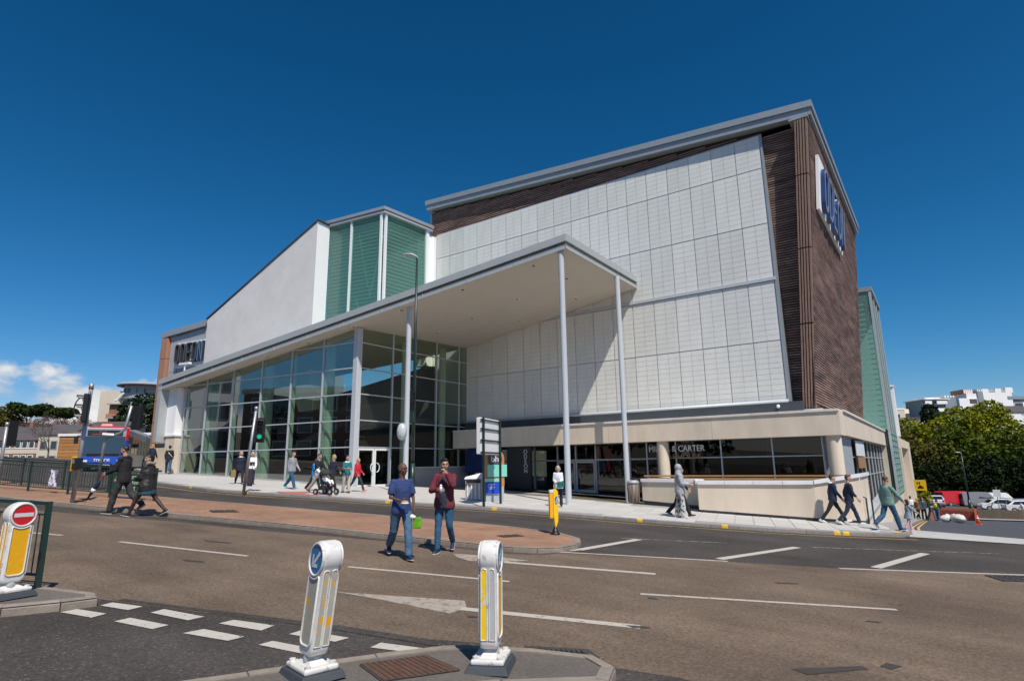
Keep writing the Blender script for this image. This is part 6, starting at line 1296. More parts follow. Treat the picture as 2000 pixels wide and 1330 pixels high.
P_ = Blk('pink_house', (-136, 47.0), (.81, .58), 'pink painted house on the slope behind the pale one', 'house', z=6.6); P_.box('wall', 0, 8, 0, 6, 0, 3.6, mat('pink_wall', (.58, .36, .34), rough=.9)); P_.gable('roof', 0, 8, 0, 6, 3.6, 1.2, m_slateroof)
for s in (1.5, 4, 6.5): P_.win(s, 1.4, .9, 1.2)
H5 = Blk('long_house', (-160, 38), (.81, .58), 'long low house with a grey roof on the slope at the left edge', 'house', z=5.5); H5.box('wall', 0, 22, 0, 8, 0, 3.2, m_creamf); H5.gable('roof', 0, 22, 0, 8, 3.2, 2.6, m_slateroof)
for s in (2, 6, 10, 14, 18): H5.win(s, 1.0, 1.2, 1.2)
# timber-clad building beside the bus
K = Blk('timber_clad_building', (-72.6, 23.2), (.81, .585), 'brown building with an orange timber clad end beside the bus', z=2.35); K.box('wall', -.2, 1.75, .05, 10, 0, 3.30, mat('brown_wall', (.13, .10, .085), rough=.85, var=.1, vs=1)); K.box('timber_wall', 1.75, 3.6, 0, 10, 0, 3.42, mat('timber_core', (.30, .145, .05), rough=.7))
for j in range(11): K.box('timber_board', 1.76, 3.59, -.05, 0, .02+.31*j, .29+.31*j, mat('timber_board', (.42, .20, .065), rough=.65, obvar=.15, var=.1, vs=3))
K.box('door', .75, 1.35, -.03, .05, 0, 1.5, m_greyf); K.box('pipe', .2, .32, -.08, .04, 0, 2.2, m_tile)
K2 = Blk('orange_clad_building', (-66.5, 26.0), (.81, .585), 'low orange clad building with a white roof edge behind the bus', z=2.4); K2.box('timber_wall', -6, 3.6, 0, 8, 0, 2.7, MATS['timber_core']); K2.box('roof_edge', -6.1, 3.8, -.15, 8, 2.7, 2.95, m_whitef)
for j in range(8): K2.box('timber_board', -5.9, 3.5, -.05, 0, .05+.33*j, .35+.33*j, MATS['timber_board'])
# round-topped flats on the hill
FT = Blk('round_topped_flats', (-193.5, 71.8), (.81, .585), 'flats on the hill with a wide round overhanging roof and cream end wall', z=12); 
def disc(nm, s, d, r_, z0, z1, mt, r2=None, n=28): b = MB(); b.rings([(FT.P(s, d, z0), V((r_, 0, 0)), V((0, r_, 0))), (FT.P(s, d, z1), V((r2 or r_, 0, 0)), V((0, r2 or r_, 0)))], n); return b.build(nm, mt, FT.t)
disc('drum', 6.0, 6, 5.2, 6, 14.2, m_greyf); disc('lower_drum', 5.6, 5.2, 5.0, 2, 10.2, m_creamf); disc('roof', 6.0, 6, 7.0, 14.4, 15.0, m_greyf, 6.2); disc('roof_edge', 6.0, 6, 7.2, 14.15, 14.4, m_slateroof, 7.1)
disc('balcony_slab', 5.4, 4.6, 5.2, 10.2, 10.45, m_greyf)
FT.box('wall', -3.6, 2.5, 1, 9, 0, 12.4, m_creamf); FT.box('wall', .5, 4.0, -.5, 4, 0, 8.2, m_brickw); FT.box('balcony_slab', .2, 5.5, -1.4, 1, 8.3, 8.6, m_greyf); FT.box('balcony_rail', .3, 3.0, -1.4, -1.3, 4.6, 5.6, m_tile); FT.box('balcony_rail', .3, 3.0, -1.4, -1.3, 2.0, 3.0, m_tile); FT.box('balcony_slab', .2, 3.2, -1.4, 0, 4.3, 4.6, m_greyf); FT.box('balcony_slab', .2, 3.2, -1.4, 0, 1.7, 2.0, m_greyf)
for s, w_ in ((3.2, .9), (5.6, 2.6), (8.4, 1.0)): FT.win(s, 12.0, w_, 1.0, d=1.0 if s == 5.6 else 1.6, frame=m_slateroof)
for s, w_ in ((5.2, 1.4), (8.2, 1.1)): FT.win(s, 9.0-.4, w_, 1.3, d=.3 if s < 6 else 1.0, frame=m_greyf)
b = MB(); b.tube([FT.P(2.2, -1, 9.4), FT.P(2.6, -1, 9.4), FT.P(4.4, -1, 11.6)], .3, 6); b.build('dish_mast', m_whitef, FT.t)

# right skyline: flats with balconies, white stepped block, far villas
A = Blk('balcony_flats', (-2.6, 232.0), (.80, .60), 'white block of flats with stacked dark balconies on the right skyline', z=8)
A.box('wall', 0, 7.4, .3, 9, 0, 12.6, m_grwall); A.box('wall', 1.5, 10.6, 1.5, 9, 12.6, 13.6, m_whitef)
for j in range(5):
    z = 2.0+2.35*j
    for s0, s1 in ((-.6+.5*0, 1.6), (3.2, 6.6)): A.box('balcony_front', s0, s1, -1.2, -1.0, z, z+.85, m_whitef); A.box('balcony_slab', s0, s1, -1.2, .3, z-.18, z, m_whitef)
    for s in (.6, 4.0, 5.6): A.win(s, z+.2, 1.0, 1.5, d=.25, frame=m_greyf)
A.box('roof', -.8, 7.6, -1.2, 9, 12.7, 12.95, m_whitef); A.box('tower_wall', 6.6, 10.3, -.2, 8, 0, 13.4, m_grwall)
for k in range(4): A.box('parapet_step', 6.7+.9*k, 7.2+.9*k, -.2, 8, 13.4, 14.0, m_whitef)
C_ = Blk('white_stepped_block', (6.2, 236.5), (.80, .60), 'large white block with a stepped parapet and orange railed roof on the right skyline', z=6)
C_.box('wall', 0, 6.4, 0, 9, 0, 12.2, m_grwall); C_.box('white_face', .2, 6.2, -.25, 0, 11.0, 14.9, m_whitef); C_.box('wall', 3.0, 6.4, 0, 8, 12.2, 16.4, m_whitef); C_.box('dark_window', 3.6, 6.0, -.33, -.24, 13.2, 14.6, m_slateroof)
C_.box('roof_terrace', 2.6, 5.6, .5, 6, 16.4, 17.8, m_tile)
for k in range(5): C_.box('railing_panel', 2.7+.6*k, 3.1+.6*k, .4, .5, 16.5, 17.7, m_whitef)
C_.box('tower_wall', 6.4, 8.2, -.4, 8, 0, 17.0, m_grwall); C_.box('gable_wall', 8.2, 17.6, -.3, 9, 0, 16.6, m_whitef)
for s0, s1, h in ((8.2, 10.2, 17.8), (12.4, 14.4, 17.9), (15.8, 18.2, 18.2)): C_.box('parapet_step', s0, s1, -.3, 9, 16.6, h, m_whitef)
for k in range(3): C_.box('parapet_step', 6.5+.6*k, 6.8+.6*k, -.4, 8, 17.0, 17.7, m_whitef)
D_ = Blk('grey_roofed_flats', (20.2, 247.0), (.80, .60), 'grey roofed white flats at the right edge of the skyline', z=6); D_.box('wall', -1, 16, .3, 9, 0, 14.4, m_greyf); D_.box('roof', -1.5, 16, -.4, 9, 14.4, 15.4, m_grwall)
for j in range(2):
    for s in (2, 5.2, 8.4): D_.win(s, 9.2+2.7*j, 2.0, 1.4, d=.3); D_.box('pier', s+1.2, s+2.0, -.3, .3, 8.2+2.7*j, 10.8+2.7*j, m_whitef)
E_ = Blk('cream_villa', (-10, 229), (.80, .60), 'cream villa with a round corner on the far skyline beside the cinema', z=11); E_.box('wall', -3, 2.2, 0, 6, 0, 6.8, m_creamf); E_.box('parapet', -3.2, 2.3, -.1, 6, 6.8, 7.3, m_whitef); b = MB(); b.tube([E_.P(3.0, 2, 0), E_.P(3.0, 2, 7.0)], 1.7, 16); b.build('round_corner', m_creamf, E_.t, smooth=True)
for s in (-2, 0): E_.win(s, 4.0, 1.0, 1.4); E_.win(s, 1.2, 1.0, 1.4)
b = MB(); b.obox(E_.P(3.2, .25, 5), (.5, .3, 0), (.05, -.08, 0), (0, 0, .6)); b.build('window', m_win, E_.t)
F_ = Blk('low_pale_house', (-4.5, 226), (.80, .60), 'low pale house with a dark roof on the skyline left of the balcony flats', 'house', z=11); F_.box('wall', -3, 1.6, 0, 6, 0, 3.4, m_whitef); F_.box('roof', -4.2, 1.9, -.4, 6.2, 3.4, 3.9, m_slateroof); F_.win(-1, 1.4, 1.2, 1.0)
G_ = Blk('sunlit_white_house', (9.8, 193.0), (.80, .60), 'sunlit white house seen through the thin trees at the right', 'house', z=3.0); G_.box('wall', 0, 14, 0, 9, 0, 10.4, m_whitef); G_.gable('roof', 0, 14, 0, 9, 10.4, 2, m_slateroof)
for s in (2, 5, 8, 11): G_.win(s, 6.6, 1.1, 1.5); G_.win(s, 2.5, 1.1, 1.5)
cont = thing('dark_conifer', (-1.5, 214, 10), 'dark conifer on the skyline between the low house and the balcony flats', 'tree'); vs, fs = leaves(random.Random(77), [(V((-1.5, 214, 14.0)), (2.4, 2.4, 4.2)), (V((-.2, 214.5, 13)), (2, 2, 3))], 1500, .5); me = bpy.data.meshes.new('crown'); me.from_pydata(vs, [], fs); me.materials.append(lm_con); link('crown', me, cont); b = MB(); b.tube([(-1.5, 214, 8), (-1.5, 214, 15)], .25, 6); b.build('trunk', m_bark, cont)

# across the street behind the viewpoint: what the glass reflects
X1 = Blk('white_villa', (-64, -11), (-.43, .90), 'white villa with paired windows across the street behind the viewpoint', z=2.8)
X1.box('wall', 0, 13, 0, 10, 0, 11.5, m_whitef); X1.gable('roof', 0, 13, 0, 10, 11.5, 3, m_slateroof)
for z in (1.5, 5.0, 8.4):
    for s in (1.6, 3.0, 6, 7.4, 10.2, 11.6): X1.win(s, z, .9, 1.9, frame=m_greyf)
X2 = Blk('brown_block', (-40, -14), (-.97, .22), 'brown brick office block across the street behind the viewpoint', z=2); X2.box('wall', 0, 22, 0, 12, 0, 8.6, m_brickw); X2.box('parapet', -.2, 22.2, -.2, 12, 8.6, 9.2, m_creamf)
for z in (1.2, 3.9, 6.4):
    for s in range(2, 22, 3): X2.win(s, z, 1.6, 1.6)
for i, (x, y, h) in enumerate(((-57, -13, 8), (-36, -9, 8), (-30, -12, 10), (-24, -16, 9))): tree((x, y), h, 3.6, lm_dark, 'street tree across the road behind the viewpoint, number %s from the white villa' % ('first', 'second', 'third', 'fourth')[i], 120+i, n=1500, size=.35, group='street trees behind the viewpoint')

# trees on the far side of the side street, beyond the right edge: reflected in the window bay
for i, (x, y, h) in enumerate(((26, 48, 10), (24, 58, 12), (27, 68, 11), (22, 78, 9), (25, 38, 10))): tree((x, y), h, 4.2, lm_mid, ('first', 'second', 'third', 'fourth', 'nearest')[i]+' tree on the far side of the side street beyond the right edge', 160+i, n=1500, size=.35, group='trees across the side street', base=.1)
# ------------------------------------------------------------------ people
PEND = []
m_skin = mat('skin_light', (.52, .31, .23), rough=.55, var=.06, vs=9); m_skind = mat('skin_dark', (.115, .058, .038), rough=.6, var=.08, vs=9); m_skint = mat('skin_tan', (.42, .245, .17), rough=.55, var=.06, vs=9)
m_eye = mat('eye_dark', (.012, .01, .01), rough=.2); m_lip = mat('lip', (.33, .13, .11), rough=.5); m_lipd = mat('lip_dark', (.07, .03, .025), rough=.5)
def cloth(name, col, var=.12, vs=9, rough=.85): return mat(name, col, rough=rough, var=var, vs=vs, bump=.12, bs=120)
m_jean = cloth('denim', (.055, .125, .20), .3, 7); m_jeanb = cloth('denim_blue', (.022, .085, .17), .25, 7); m_jeand = cloth('denim_dark', (.016, .028, .055), .25, 7); m_blk = cloth('cloth_black', (.012, .012, .013)); m_nav = cloth('cloth_navy', (.012, .018, .04)); m_char = cloth('cloth_charcoal', (.035, .035, .037)); m_sole = mat('sole_white', (.6, .6, .58), rough=.6); m_shoeblk = mat('shoe_black', (.014, .014, .015), rough=.5); m_shoenav = mat('shoe_navy', (.012, .02, .06), rough=.6)
m_hairb = mat('hair_brown', (.05, .026, .014), rough=.6, var=.3, vs=20); m_hairk = mat('hair_black', (.012, .009, .008), rough=.5, var=.3, vs=20); m_hairl = mat('hair_blonde', (.40, .25, .10), rough=.6, var=.25, vs=20); m_hairg = mat('hair_grey', (.38, .37, .36), rough=.7, var=.2, vs=20); m_hairr = mat('hair_auburn', (.11, .04, .018), rough=.6, var=.3, vs=20)

def soft(name, mb, mt, parent, voxel, smooth=3, wr=0, wsc=.12):
    o = mb.build(name, mt, parent, smooth=True)
    r_ = o.modifiers.new('remesh', 'REMESH'); r_.mode = 'VOXEL'; r_.voxel_size = voxel; r_.use_smooth_shade = True
    s_ = o.modifiers.new('smooth', 'SMOOTH'); s_.iterations = smooth; s_.factor = .5
    if wr:
        k = 'wr%.2f' % wsc; tx = bpy.data.textures.get(k) or bpy.data.textures.new(k, 'CLOUDS'); tx.noise_scale = wsc; tx.noise_depth = 2
        d_ = o.modifiers.new('folds', 'DISPLACE'); d_.texture = tx; d_.strength = wr; d_.mid_level = .5
    PEND.append(o); return o

def person(label, loc, face, H, pose, look, group='pedestrians', h0=.1, z=None):
    """a figure from a posed skeleton; local +Y is where it faces"""
    x, y = loc; z = zt(x, y)+h0 if z is None else z
    t = thing('person', (x, y, z), label, 'person', group, local=True, rz=R(face)-pi/2)
    s = H/1.75; vx = look.get('vx', .016 if H > 1.2 else .012); P = dict(hipL=22, kneeL=6, hipR=-18, kneeR=22, shL=-18, elL=18, abL=8, shR=18, elR=18, abR=8, inL=8, inR=8, lean=3, yaw=0, nod=0); P.update(pose)
    fem = look.get('fem', 0); fat = look.get('fat', 1.0)
    ln = R(P['lean']); up = V((0, sin(ln), cos(ln))); fwv = V((0, cos(ln), -sin(ln)))
    hip = V((0, 0, .93)); J = {}
    J['chest'] = hip+up*.36; J['neck'] = hip+up*.545; J['head'] = hip+up*.69+fwv*.025
    shw = .166 if not fem else .150
    for S_, sx in (('L', -1), ('R', 1)):
        h = R(P['hip'+S_]); k = R(P['knee'+S_]); hp = hip+V((sx*.092, 0, -.03)); d = V((sx*.03, sin(h), -cos(h))).normalized(); kn = hp+d*.42; sh = h-k; d2 = V((0, sin(sh), -cos(sh))); an = kn+d2*.415
        pit = max(0, -math.degrees(sh)-12)*.75 if sh < 0 else -max(0, math.degrees(sh)-6)*.8
        J['hip'+S_], J['kn'+S_], J['an'+S_], J['pit'+S_] = hp, kn, an, R(pit)
        so = J['neck']-up*.080+V((sx*shw, 0, 0)); f = R(P['sh'+S_]); ab = R(P['ab'+S_]); d = V((sx*sin(ab), sin(f)*cos(ab), -cos(f)*cos(ab))); el = so+d*.285; e_ = f+R(P['el'+S_]); iv = R(P['in'+S_]); d2 = V((-sx*sin(iv), sin(e_)*cos(iv), -cos(e_)*cos(iv))); wr = el+d2*.25
        J['so'+S_], J['el'+S_], J['wr'+S_], J['fd'+S_] = so, el, wr, d2
    low = 9
    for S_ in 'LR':
        c = J['an'+S_]; pt = J['pit'+S_]; low = min(low, c.z-.075*cos(pt)+.06*0-max(0, sin(pt))*.17, c.z-.075*cos(pt)+min(0, sin(pt))*.06)
    dz = V((0, 0, -low))
    for k in list(J):
        if isinstance(J[k], V) and not k.startswith('fd'): J[k] = J[k]+dz
    hip = hip+dz
    for k in list(J):
        if isinstance(J[k], V) and not k.startswith('fd'): J[k] = J[k]*s
    hip = hip*s
    skin = look.get('skin', m_skin)
    def torso(b, g, z0=-.12, z1=.50, hem=0, arms=None, sleeve=1.0, ag=.012):
        """torso rings from z0 to z1 metres above the hips, grown by g"""
        rs = []
        prof = [(-.14, .150, .105), (-.05, .172, .118), (.06, .160, .112), (.18, .148, .105), (.30, .158, .116), (.40, .162, .112), (.47, .135, .092), (.515, .085, .070)]
        if fem: prof = [(-.14, .155, .110), (-.05, .178, .122), (.06, .155, .108), (.16, .132, .097), (.28, .148, .122), (.38, .150, .108), (.46, .132, .085), (.515, .070, .060)]
        prof = [(a, w_*fat, d_*(fat if a < .35 else 1)) for a, w_, d_ in prof]
        def at(a):
            for i in range(len(prof)-1):
                if prof[i][0] <= a <= prof[i+1][0]: u = (a-prof[i][0])/(prof[i+1][0]-prof[i][0]); return [prof[i][q]*(1-u)+prof[i+1][q]*u for q in (1, 2)]
            return [prof[0][1], prof[0][2]] if a < prof[0][0] else [prof[-1][1], prof[-1][2]]
        lv = [z0+(z1-z0)*i/9 for i in range(10)]
        for a in lv: w_, d_ = at(a); gg = g+hem*max(0, (.1-a)/.3); rs.append((hip+(up*a+fwv*.01)*s, V((w_+gg, 0, 0))*s, fwv*(d_+gg)*s))
        b.rings(rs, 16)
        if arms:
            for S_ in 'LR':
                so, el, wr = J['so'+S_], J['el'+S_], J['wr'+S_]; k = sleeve
                b.ball(so-V((0, 0, .005))*s, (.055+ag)*s, (.056+ag)*s, (.055+ag)*s)
                b.tube([J['neck']-up*.035*s, J['neck']-up*.05*s+(so-J['neck'])*.5, so], [.055*s, (.052+ag*.6)*s, (.050+ag)*s], 10)
                if k <= .5: e2 = so+(el-so)*(k*2); b.tube([so, e2], [(.050+ag)*s, (.050+ag*1.4)*s], 10)
                else:
                    e2 = el+(wr-el)*min(1, (k-.5)*2); b.tube([so, el], [(.049+ag)*s, (.042+ag)*s], 10); b.ball(el, (.044+ag)*s); b.tube([el, e2], [(.043+ag)*s, (.033+ag)*s], 10)
    def legs(b, g, to=1.0, cuff=.0, bag=0):
        rs = [(hip+up*a*s, V((w_*fat+g, 0, 0))*s, fwv*(d_*fat+g)*s) for a, w_, d_ in ((-.13, .12, .09), (-.06, .170, .115), (.02, .168, .116), (.09, .160, .112), (.135, .152, .108))]; b.rings(rs, 16)
        for S_ in 'LR':
            hp, kn, an = J['hip'+S_], J['kn'+S_], J['an'+S_]; b.ball(hp-V((0, 0, .02))*s, (.085*fat+g)*s)
            b.tube([hp, hp+(kn-hp)*.5, kn], [(.090*fat+g)*s, (.078*fat+g)*s, (.058+g+bag*.5)*s], 12); b.ball(kn, (.053+g+bag*.4)*s)
            if to > .55: e2 = kn+(an-kn)*min(1, (to-.5)*2); b.tube([kn, kn+(e2-kn)*.35, e2], [(.056+g+bag*.5)*s, (.056+g+bag*.9)*s, (.042+g+cuff)*s], 12)
    # body: one continuous surface
    b = MB(); torso(b, 0, arms=True, sleeve=1.0, ag=-.012); legs(b, -.006)
    for S_, sx in (('L', -1), ('R', 1)):
        an = J['an'+S_]; pt = J['pit'+S_]; fd = V((0, cos(pt), -sin(pt))); b.tube([J['kn'+S_]+(an-J['kn'+S_])*.7, an, an-V((0, 0, .03))*s], [.036*s, .034*s, .034*s], 10); b.tube([an-fd*.03*s-V((0,0,.03))*s, an+fd*.12*s-V((0,0,.045))*s], [.036*s, .03*s], 8)
        b.ball(J['wr'+S_], .026*s)
    nk = J['neck']; hd = J['head']; yw = R(P['yaw']); nd = R(P['nod'])
    hx = V((cos(yw), sin(yw), 0)); hf = V((-sin(yw)*cos(nd), cos(yw)*cos(nd), -sin(nd))); hu = hx.cross(hf)
    rot = Matrix((hx, hf, hu)).transposed()
    hs = s if H > 1.2 else s*1.25
    HP = lambda a, f_, u_: hd+(hx*a+hf*f_+hu*u_)*hs
    b.tube([nk-up*.05*s, hd-hu*.05*hs-hf*.012*hs], [.060*s, .054*s], 12)
    b.ball(HP(0, -.008, .028), .074*hs, .094*hs, .092*hs, 14, 10, rot); b.ball(HP(0, .022, -.035), .060*hs, .066*hs, .070*hs, 12, 8, rot); b.ball(HP(0, .052, -.085), .030*hs, .028*hs, .026*hs, 10, 6, rot)
    b.ball(HP(0, .098, -.012), .012*hs, .018*hs, .024*hs, 8, 6, rot); b.ball(HP(0, .105, -.026), .017*hs, .014*hs, .011*hs, 8, 6, rot)
    b.ball(HP(0, .076, -.062), .024*hs, .016*hs, .014*hs, 8, 6, rot); b.ball(HP(0, .080, .030), .050*hs, .016*hs, .013*hs, 8, 6, rot)
    for sx in (-1, 1): b.ball(HP(sx*.075, -.008, -.005), .010*hs, .020*hs, .032*hs, 8, 6, rot); b.ball(HP(sx*.042, .064, -.020), .022*hs, .018*hs, .020*hs, 8, 6, rot)
    body = soft('body', b, skin, t, vx*.72 if look.get('fine') else vx*.9, 2)
    for sx in (-1, 1):
        e = MB(); e.ball(HP(sx*.030, .081, .010), .010*hs, .006*hs, .0055*hs, 8, 6, rot); e.build('eye', m_eye, t, smooth=True)
        e = MB(); e.tube([HP(sx*.014, .093, .030), HP(sx*.032, .090, .036), HP(sx*.050, .074, .030)], .004*hs, 5); e.build('eyebrow', look.get('hairm', m_hairb), t, smooth=True)
    e = MB(); e.ball(HP(0, .090, -.058), .021*hs, .006*hs, .006*hs, 8, 5, rot); e.build('lips', m_lipd if skin is m_skind else m_lip, t, smooth=True)
    # hands: palm, four bent fingers and a thumb each
    for S_, sx in (('L', -1), ('R', 1)):
        wr, d = J['wr'+S_], J['fd'+S_]; curl = look.get('curl'+S_, 1.0); side = V((sx, 0, 0)); side = (side-d*side.dot(d))
        if side.length < .3: side = V((0, 0, 1))-d*d.z
        side.normalize(); pn = d.cross(side).normalized()   # palm axis: across = pn, palm faces inward (-side)
        if pn.y < 0: pn = -pn
        inw = -side; hb = MB(); rs = [(wr, pn*.027*s, inw*.018*s), (wr+d*.03*s, pn*.036*s, inw*.016*s), (wr+d*.075*s, pn*.041*s, inw*.014*s), (wr+d*.088*s, pn*.036*s, inw*.011*s)]; hb.rings(rs, 10)
        for k, (u_, l_) in enumerate(((.030, .070), (.011, .080), (-.009, .074), (-.028, .058))):
            p0 = wr+d*.078*s+pn*u_*s; c1 = .35*curl; c2 = .95*curl; d1 = (d*cos(c1)+inw*sin(c1)); d2 = (d*cos(c2)+inw*sin(c2)); p1 = p0+d1*l_*.5*s; p2 = p1+d2*l_*.5*s; hb.tube([p0, p1, p2], [.0095*s, .009*s, .0065*s], 6)
        p0 = wr+d*.022*s+pn*.028*s; p1 = p0+(pn*.7+d*.55+inw*.25).normalized()*.038*s; p2 = p1+(d*.85+pn*.2+inw*.35*curl).normalized()*.034*s; hb.tube([p0, p1, p2], [.013*s, .011*s, .008*s], 6)
        hb.build('hand', skin, t, smooth=True)
    # shoes
    for S_, sx in (('L', -1), ('R', 1)):
        an = J['an'+S_]; pt = J['pit'+S_]; fd = V((sx*.12, cos(pt), -sin(pt))).normalized(); uv = V((0, sin(pt), cos(pt))); c0 = an-uv*.075*s; sh = MB(); wv = V((1, 0, 0))
        rs = [(c0-fd*.075*s+uv*.035*s, wv*.020*s, uv*.025*s), (c0-fd*.055*s+uv*.043*s, wv*.036*s, uv*.042*s), (c0+uv*.05*s, wv*.040*s, uv*.052*s), (c0+fd*.07*s+uv*.042*s, wv*.043*s, uv*.042*s), (c0+fd*.13*s+uv*.034*s, wv*.046*s, uv*.034*s), (c0+fd*.175*s+uv*.03*s, wv*.036*s, uv*.026*s), (c0+fd*.195*s+uv*.028*s, wv*.016*s, uv*.014*s)]; sh.rings(rs, 12)
        sh.tube([c0+uv*.05*s-fd*.015*s, an+uv*.03*s-fd*.01*s], [.042*s, .040*s], 10); so_ = soft('shoe', sh, look.get('shoe', m_shoeblk), t, .010*s, 1)
        sl = MB(); sl.rings([(c0-fd*.078*s+uv*.012*s, wv*.024*s, uv*.012*s), (c0-fd*.05*s+uv*.012*s, wv*.038*s, uv*.013*s), (c0+fd*.13*s+uv*.012*s, wv*.047*s, uv*.012*s), (c0+fd*.185*s+uv*.014*s, wv*.033*s, uv*.010*s), (c0+fd*.2*s+uv*.016*s, wv*.012*s, uv*.006*s)], 10); sl.build('sole', look.get('sole', m_sole), so_, smooth=True)
    # clothes
    for g in look['wear']:
        nm, kind, mt = g[:3]; kw = g[3] if len(g) > 3 else {}
        b = MB()
        if kind == 'top': torso(b, kw.get('g', .016), kw.get('z0', -.10), kw.get('z1', .505), kw.get('hem', .01), True, kw.get('sleeve', 1.0), kw.get('ag', .010)); soft(nm, b, mt, t, vx*.8, kw.get('sm', 2), .022*s*kw.get('wr', 1), .11)
        elif kind == 'legs': legs(b, kw.get('g', .010), kw.get('to', 1.0), kw.get('cuff', .012), kw.get('bag', .008)); soft(nm, b, mt, t, vx*.8, 2, .020*s*kw.get('wr', 1), .09)
        elif kind == 'skirt':
            rs = [(hip+up*a*s, V((w_, 0, 0))*s*1.02, fwv*d_*s) for a, w_, d_ in ((.10, .17, .125), (.0, .20, .15), (-.12, .225, .185), (kw.get('z0', -.26), .245, .215))]; b.rings(rs, 18); soft(nm, b, mt, t, vx*.8, 2, .03*s, .12)
        elif kind == 'hoodup': b.ball(HP(0, -.022, .022), .098*hs, .118*hs, .122*hs, 14, 10, rot); b.tube([HP(0, -.03, -.06), nk-up*.06*s-fwv*.01*s], [.088*hs, .115*s], 12); soft(nm, b, mt, t, vx*.8, 2, .012*s, .1)
        elif kind == 'collar': b.rings([(nk-up*.055*s-fwv*.01*s, V((kw.get('w', .11)*1.15, 0, 0))*s, fwv*.105*s), (nk-up*.0*s-fwv*.035*s, V((kw.get('w', .11)*.85, 0, 0))*s, fwv*.085*s)], 14); soft(nm, b, mt, t, vx*.8, 1, .02*s, .05)
        elif kind == 'fur': 
            for a in [pi*k/9 for k in range(-2, 12)]: b.ball(nk+V((cos(a)*.13, -.055-sin(a)*.05, .03+.015*sin(3*a)))*s, .045*s)
            soft(nm, b, mt, t, vx*.8, 1, .03*s, .03)
        elif kind == 'vestfront':   # open jacket: what shows between its edges
            b.rings([(hip+(up*a+fwv*(d_+.008))*s, V((w_, 0, 0))*s, fwv*.05*s) for a, w_, d_ in ((-.11, .085, .120), (-.03, .085, .128), (.1, .080, .125), (.25, .07, .125), (.38, .055, .118), (.47, .04, .08))], 12); soft(nm, b, mt, t, vx*.7, 1, .01, .1)
        elif kind == 'belt': b.rings([(hip+up*a*s, V((.176*fat, 0, 0))*s, fwv*.128*fat*s) for a in (.06, .095)], 16); soft(nm, b, mt, t, .010, 1)
        elif kind == 'strap': b.tube([nk+V((-.10, .05, -.03))*s, hip+(up*.30+fwv*.165)*s, hip+V((.20, .07, .10))*s], .018*s, 6, flat=.5); b.tube([nk+V((-.10, -.03, -.02))*s, hip+(up*.30-fwv*.155)*s, hip+V((.20, -.05, .10))*s], .018*s, 6); b.build(nm, mt, t, smooth=True)
        elif kind == 'backpack': c = hip+(up*.28-fwv*.20)*s; b.ball(c, .15*s, .10*s, .22*s, 12, 8); soft(nm, b, mt, t, vx, 2)
        elif kind == 'pocketpanel': b.obox(hip+(up*.2+fwv*.13)*s, V((.12, 0, 0))*s, fwv*.03*s, up*.08*s); soft(nm, b, mt, t, vx*.8, 1)
    hm = look.get('hairm', m_hairb); hk = look.get('hair')
    if hk:
        b = MB(); b.ball(HP(0, -.020, .048), .080*hs, .096*hs, .086*hs, 14, 10, rot)
        if hk == 'short': b.ball(HP(0, -.060, .005), .070*hs, .052*hs, .070*hs, 12, 8, rot); b.ball(HP(0, .050, .100), .058*hs, .040*hs, .028*hs, 10, 6, rot)
        if hk == 'crop': b = MB(); b.ball(HP(0, -.016, .040), .0775*hs, .096*hs, .085*hs, 14, 10, rot)
        if hk in ('long', 'bob'):
            e_ = -.20 if hk == 'long' else -.10
            for sx in (-1, 1): b.tube([HP(sx*.066, -.005, .06), HP(sx*.080, -.015, -.03), HP(sx*.078, -.02, e_)], [.026*hs, .034*hs, .024*hs], 8)
            b.tube([HP(0, -.07, .06), HP(0, -.088, -.05), HP(0, -.085, e_-.02)], [.06*hs, .062*hs, .045*hs], 10, flat=.7)
        if hk == 'tied': b.ball(HP(0, -.062, .01), .066*hs, .05*hs, .07*hs, 12, 8, rot); b.ball(HP(0, -.115, .045), .038*hs); b.tube([HP(0, -.12, .04), HP(0, -.13, -.08)], [.028*hs, .012*hs], 8)
        soft('hair', b, hm, t, vx*.7, 1, .022*hs, .025)
    if look.get('beard'): b = MB(); b.ball(HP(0, .040, -.075), .055*hs, .050*hs, .045*hs, 12, 8, rot); b.ball(HP(0, .088, -.045), .030*hs, .014*hs, .010*hs); soft('beard', b, hm, t, vx*.6, 2)
    bpy.context.view_layer.update()
    t2w = Matrix.Translation(t.location) @ Matrix.Rotation(R(face)-pi/2, 4, 'Z')
    return t, {k: t2w @ v for k, v in J.items() if isinstance(v, V) and not k.startswith('fd')}, {k[2:]: t2w.to_3x3() @ J[k] for k in ('fdL', 'fdR')}

def held(name, label, cat, loc): return thing(name, tuple(loc), label, cat)

WALK = dict(hipL=24, kneeL=8, hipR=-20, kneeR=24, shL=-20, shR=22)
WALK2 = dict(hipR=24, kneeR=8, hipL=-20, kneeL=24, shR=-20, shL=22)
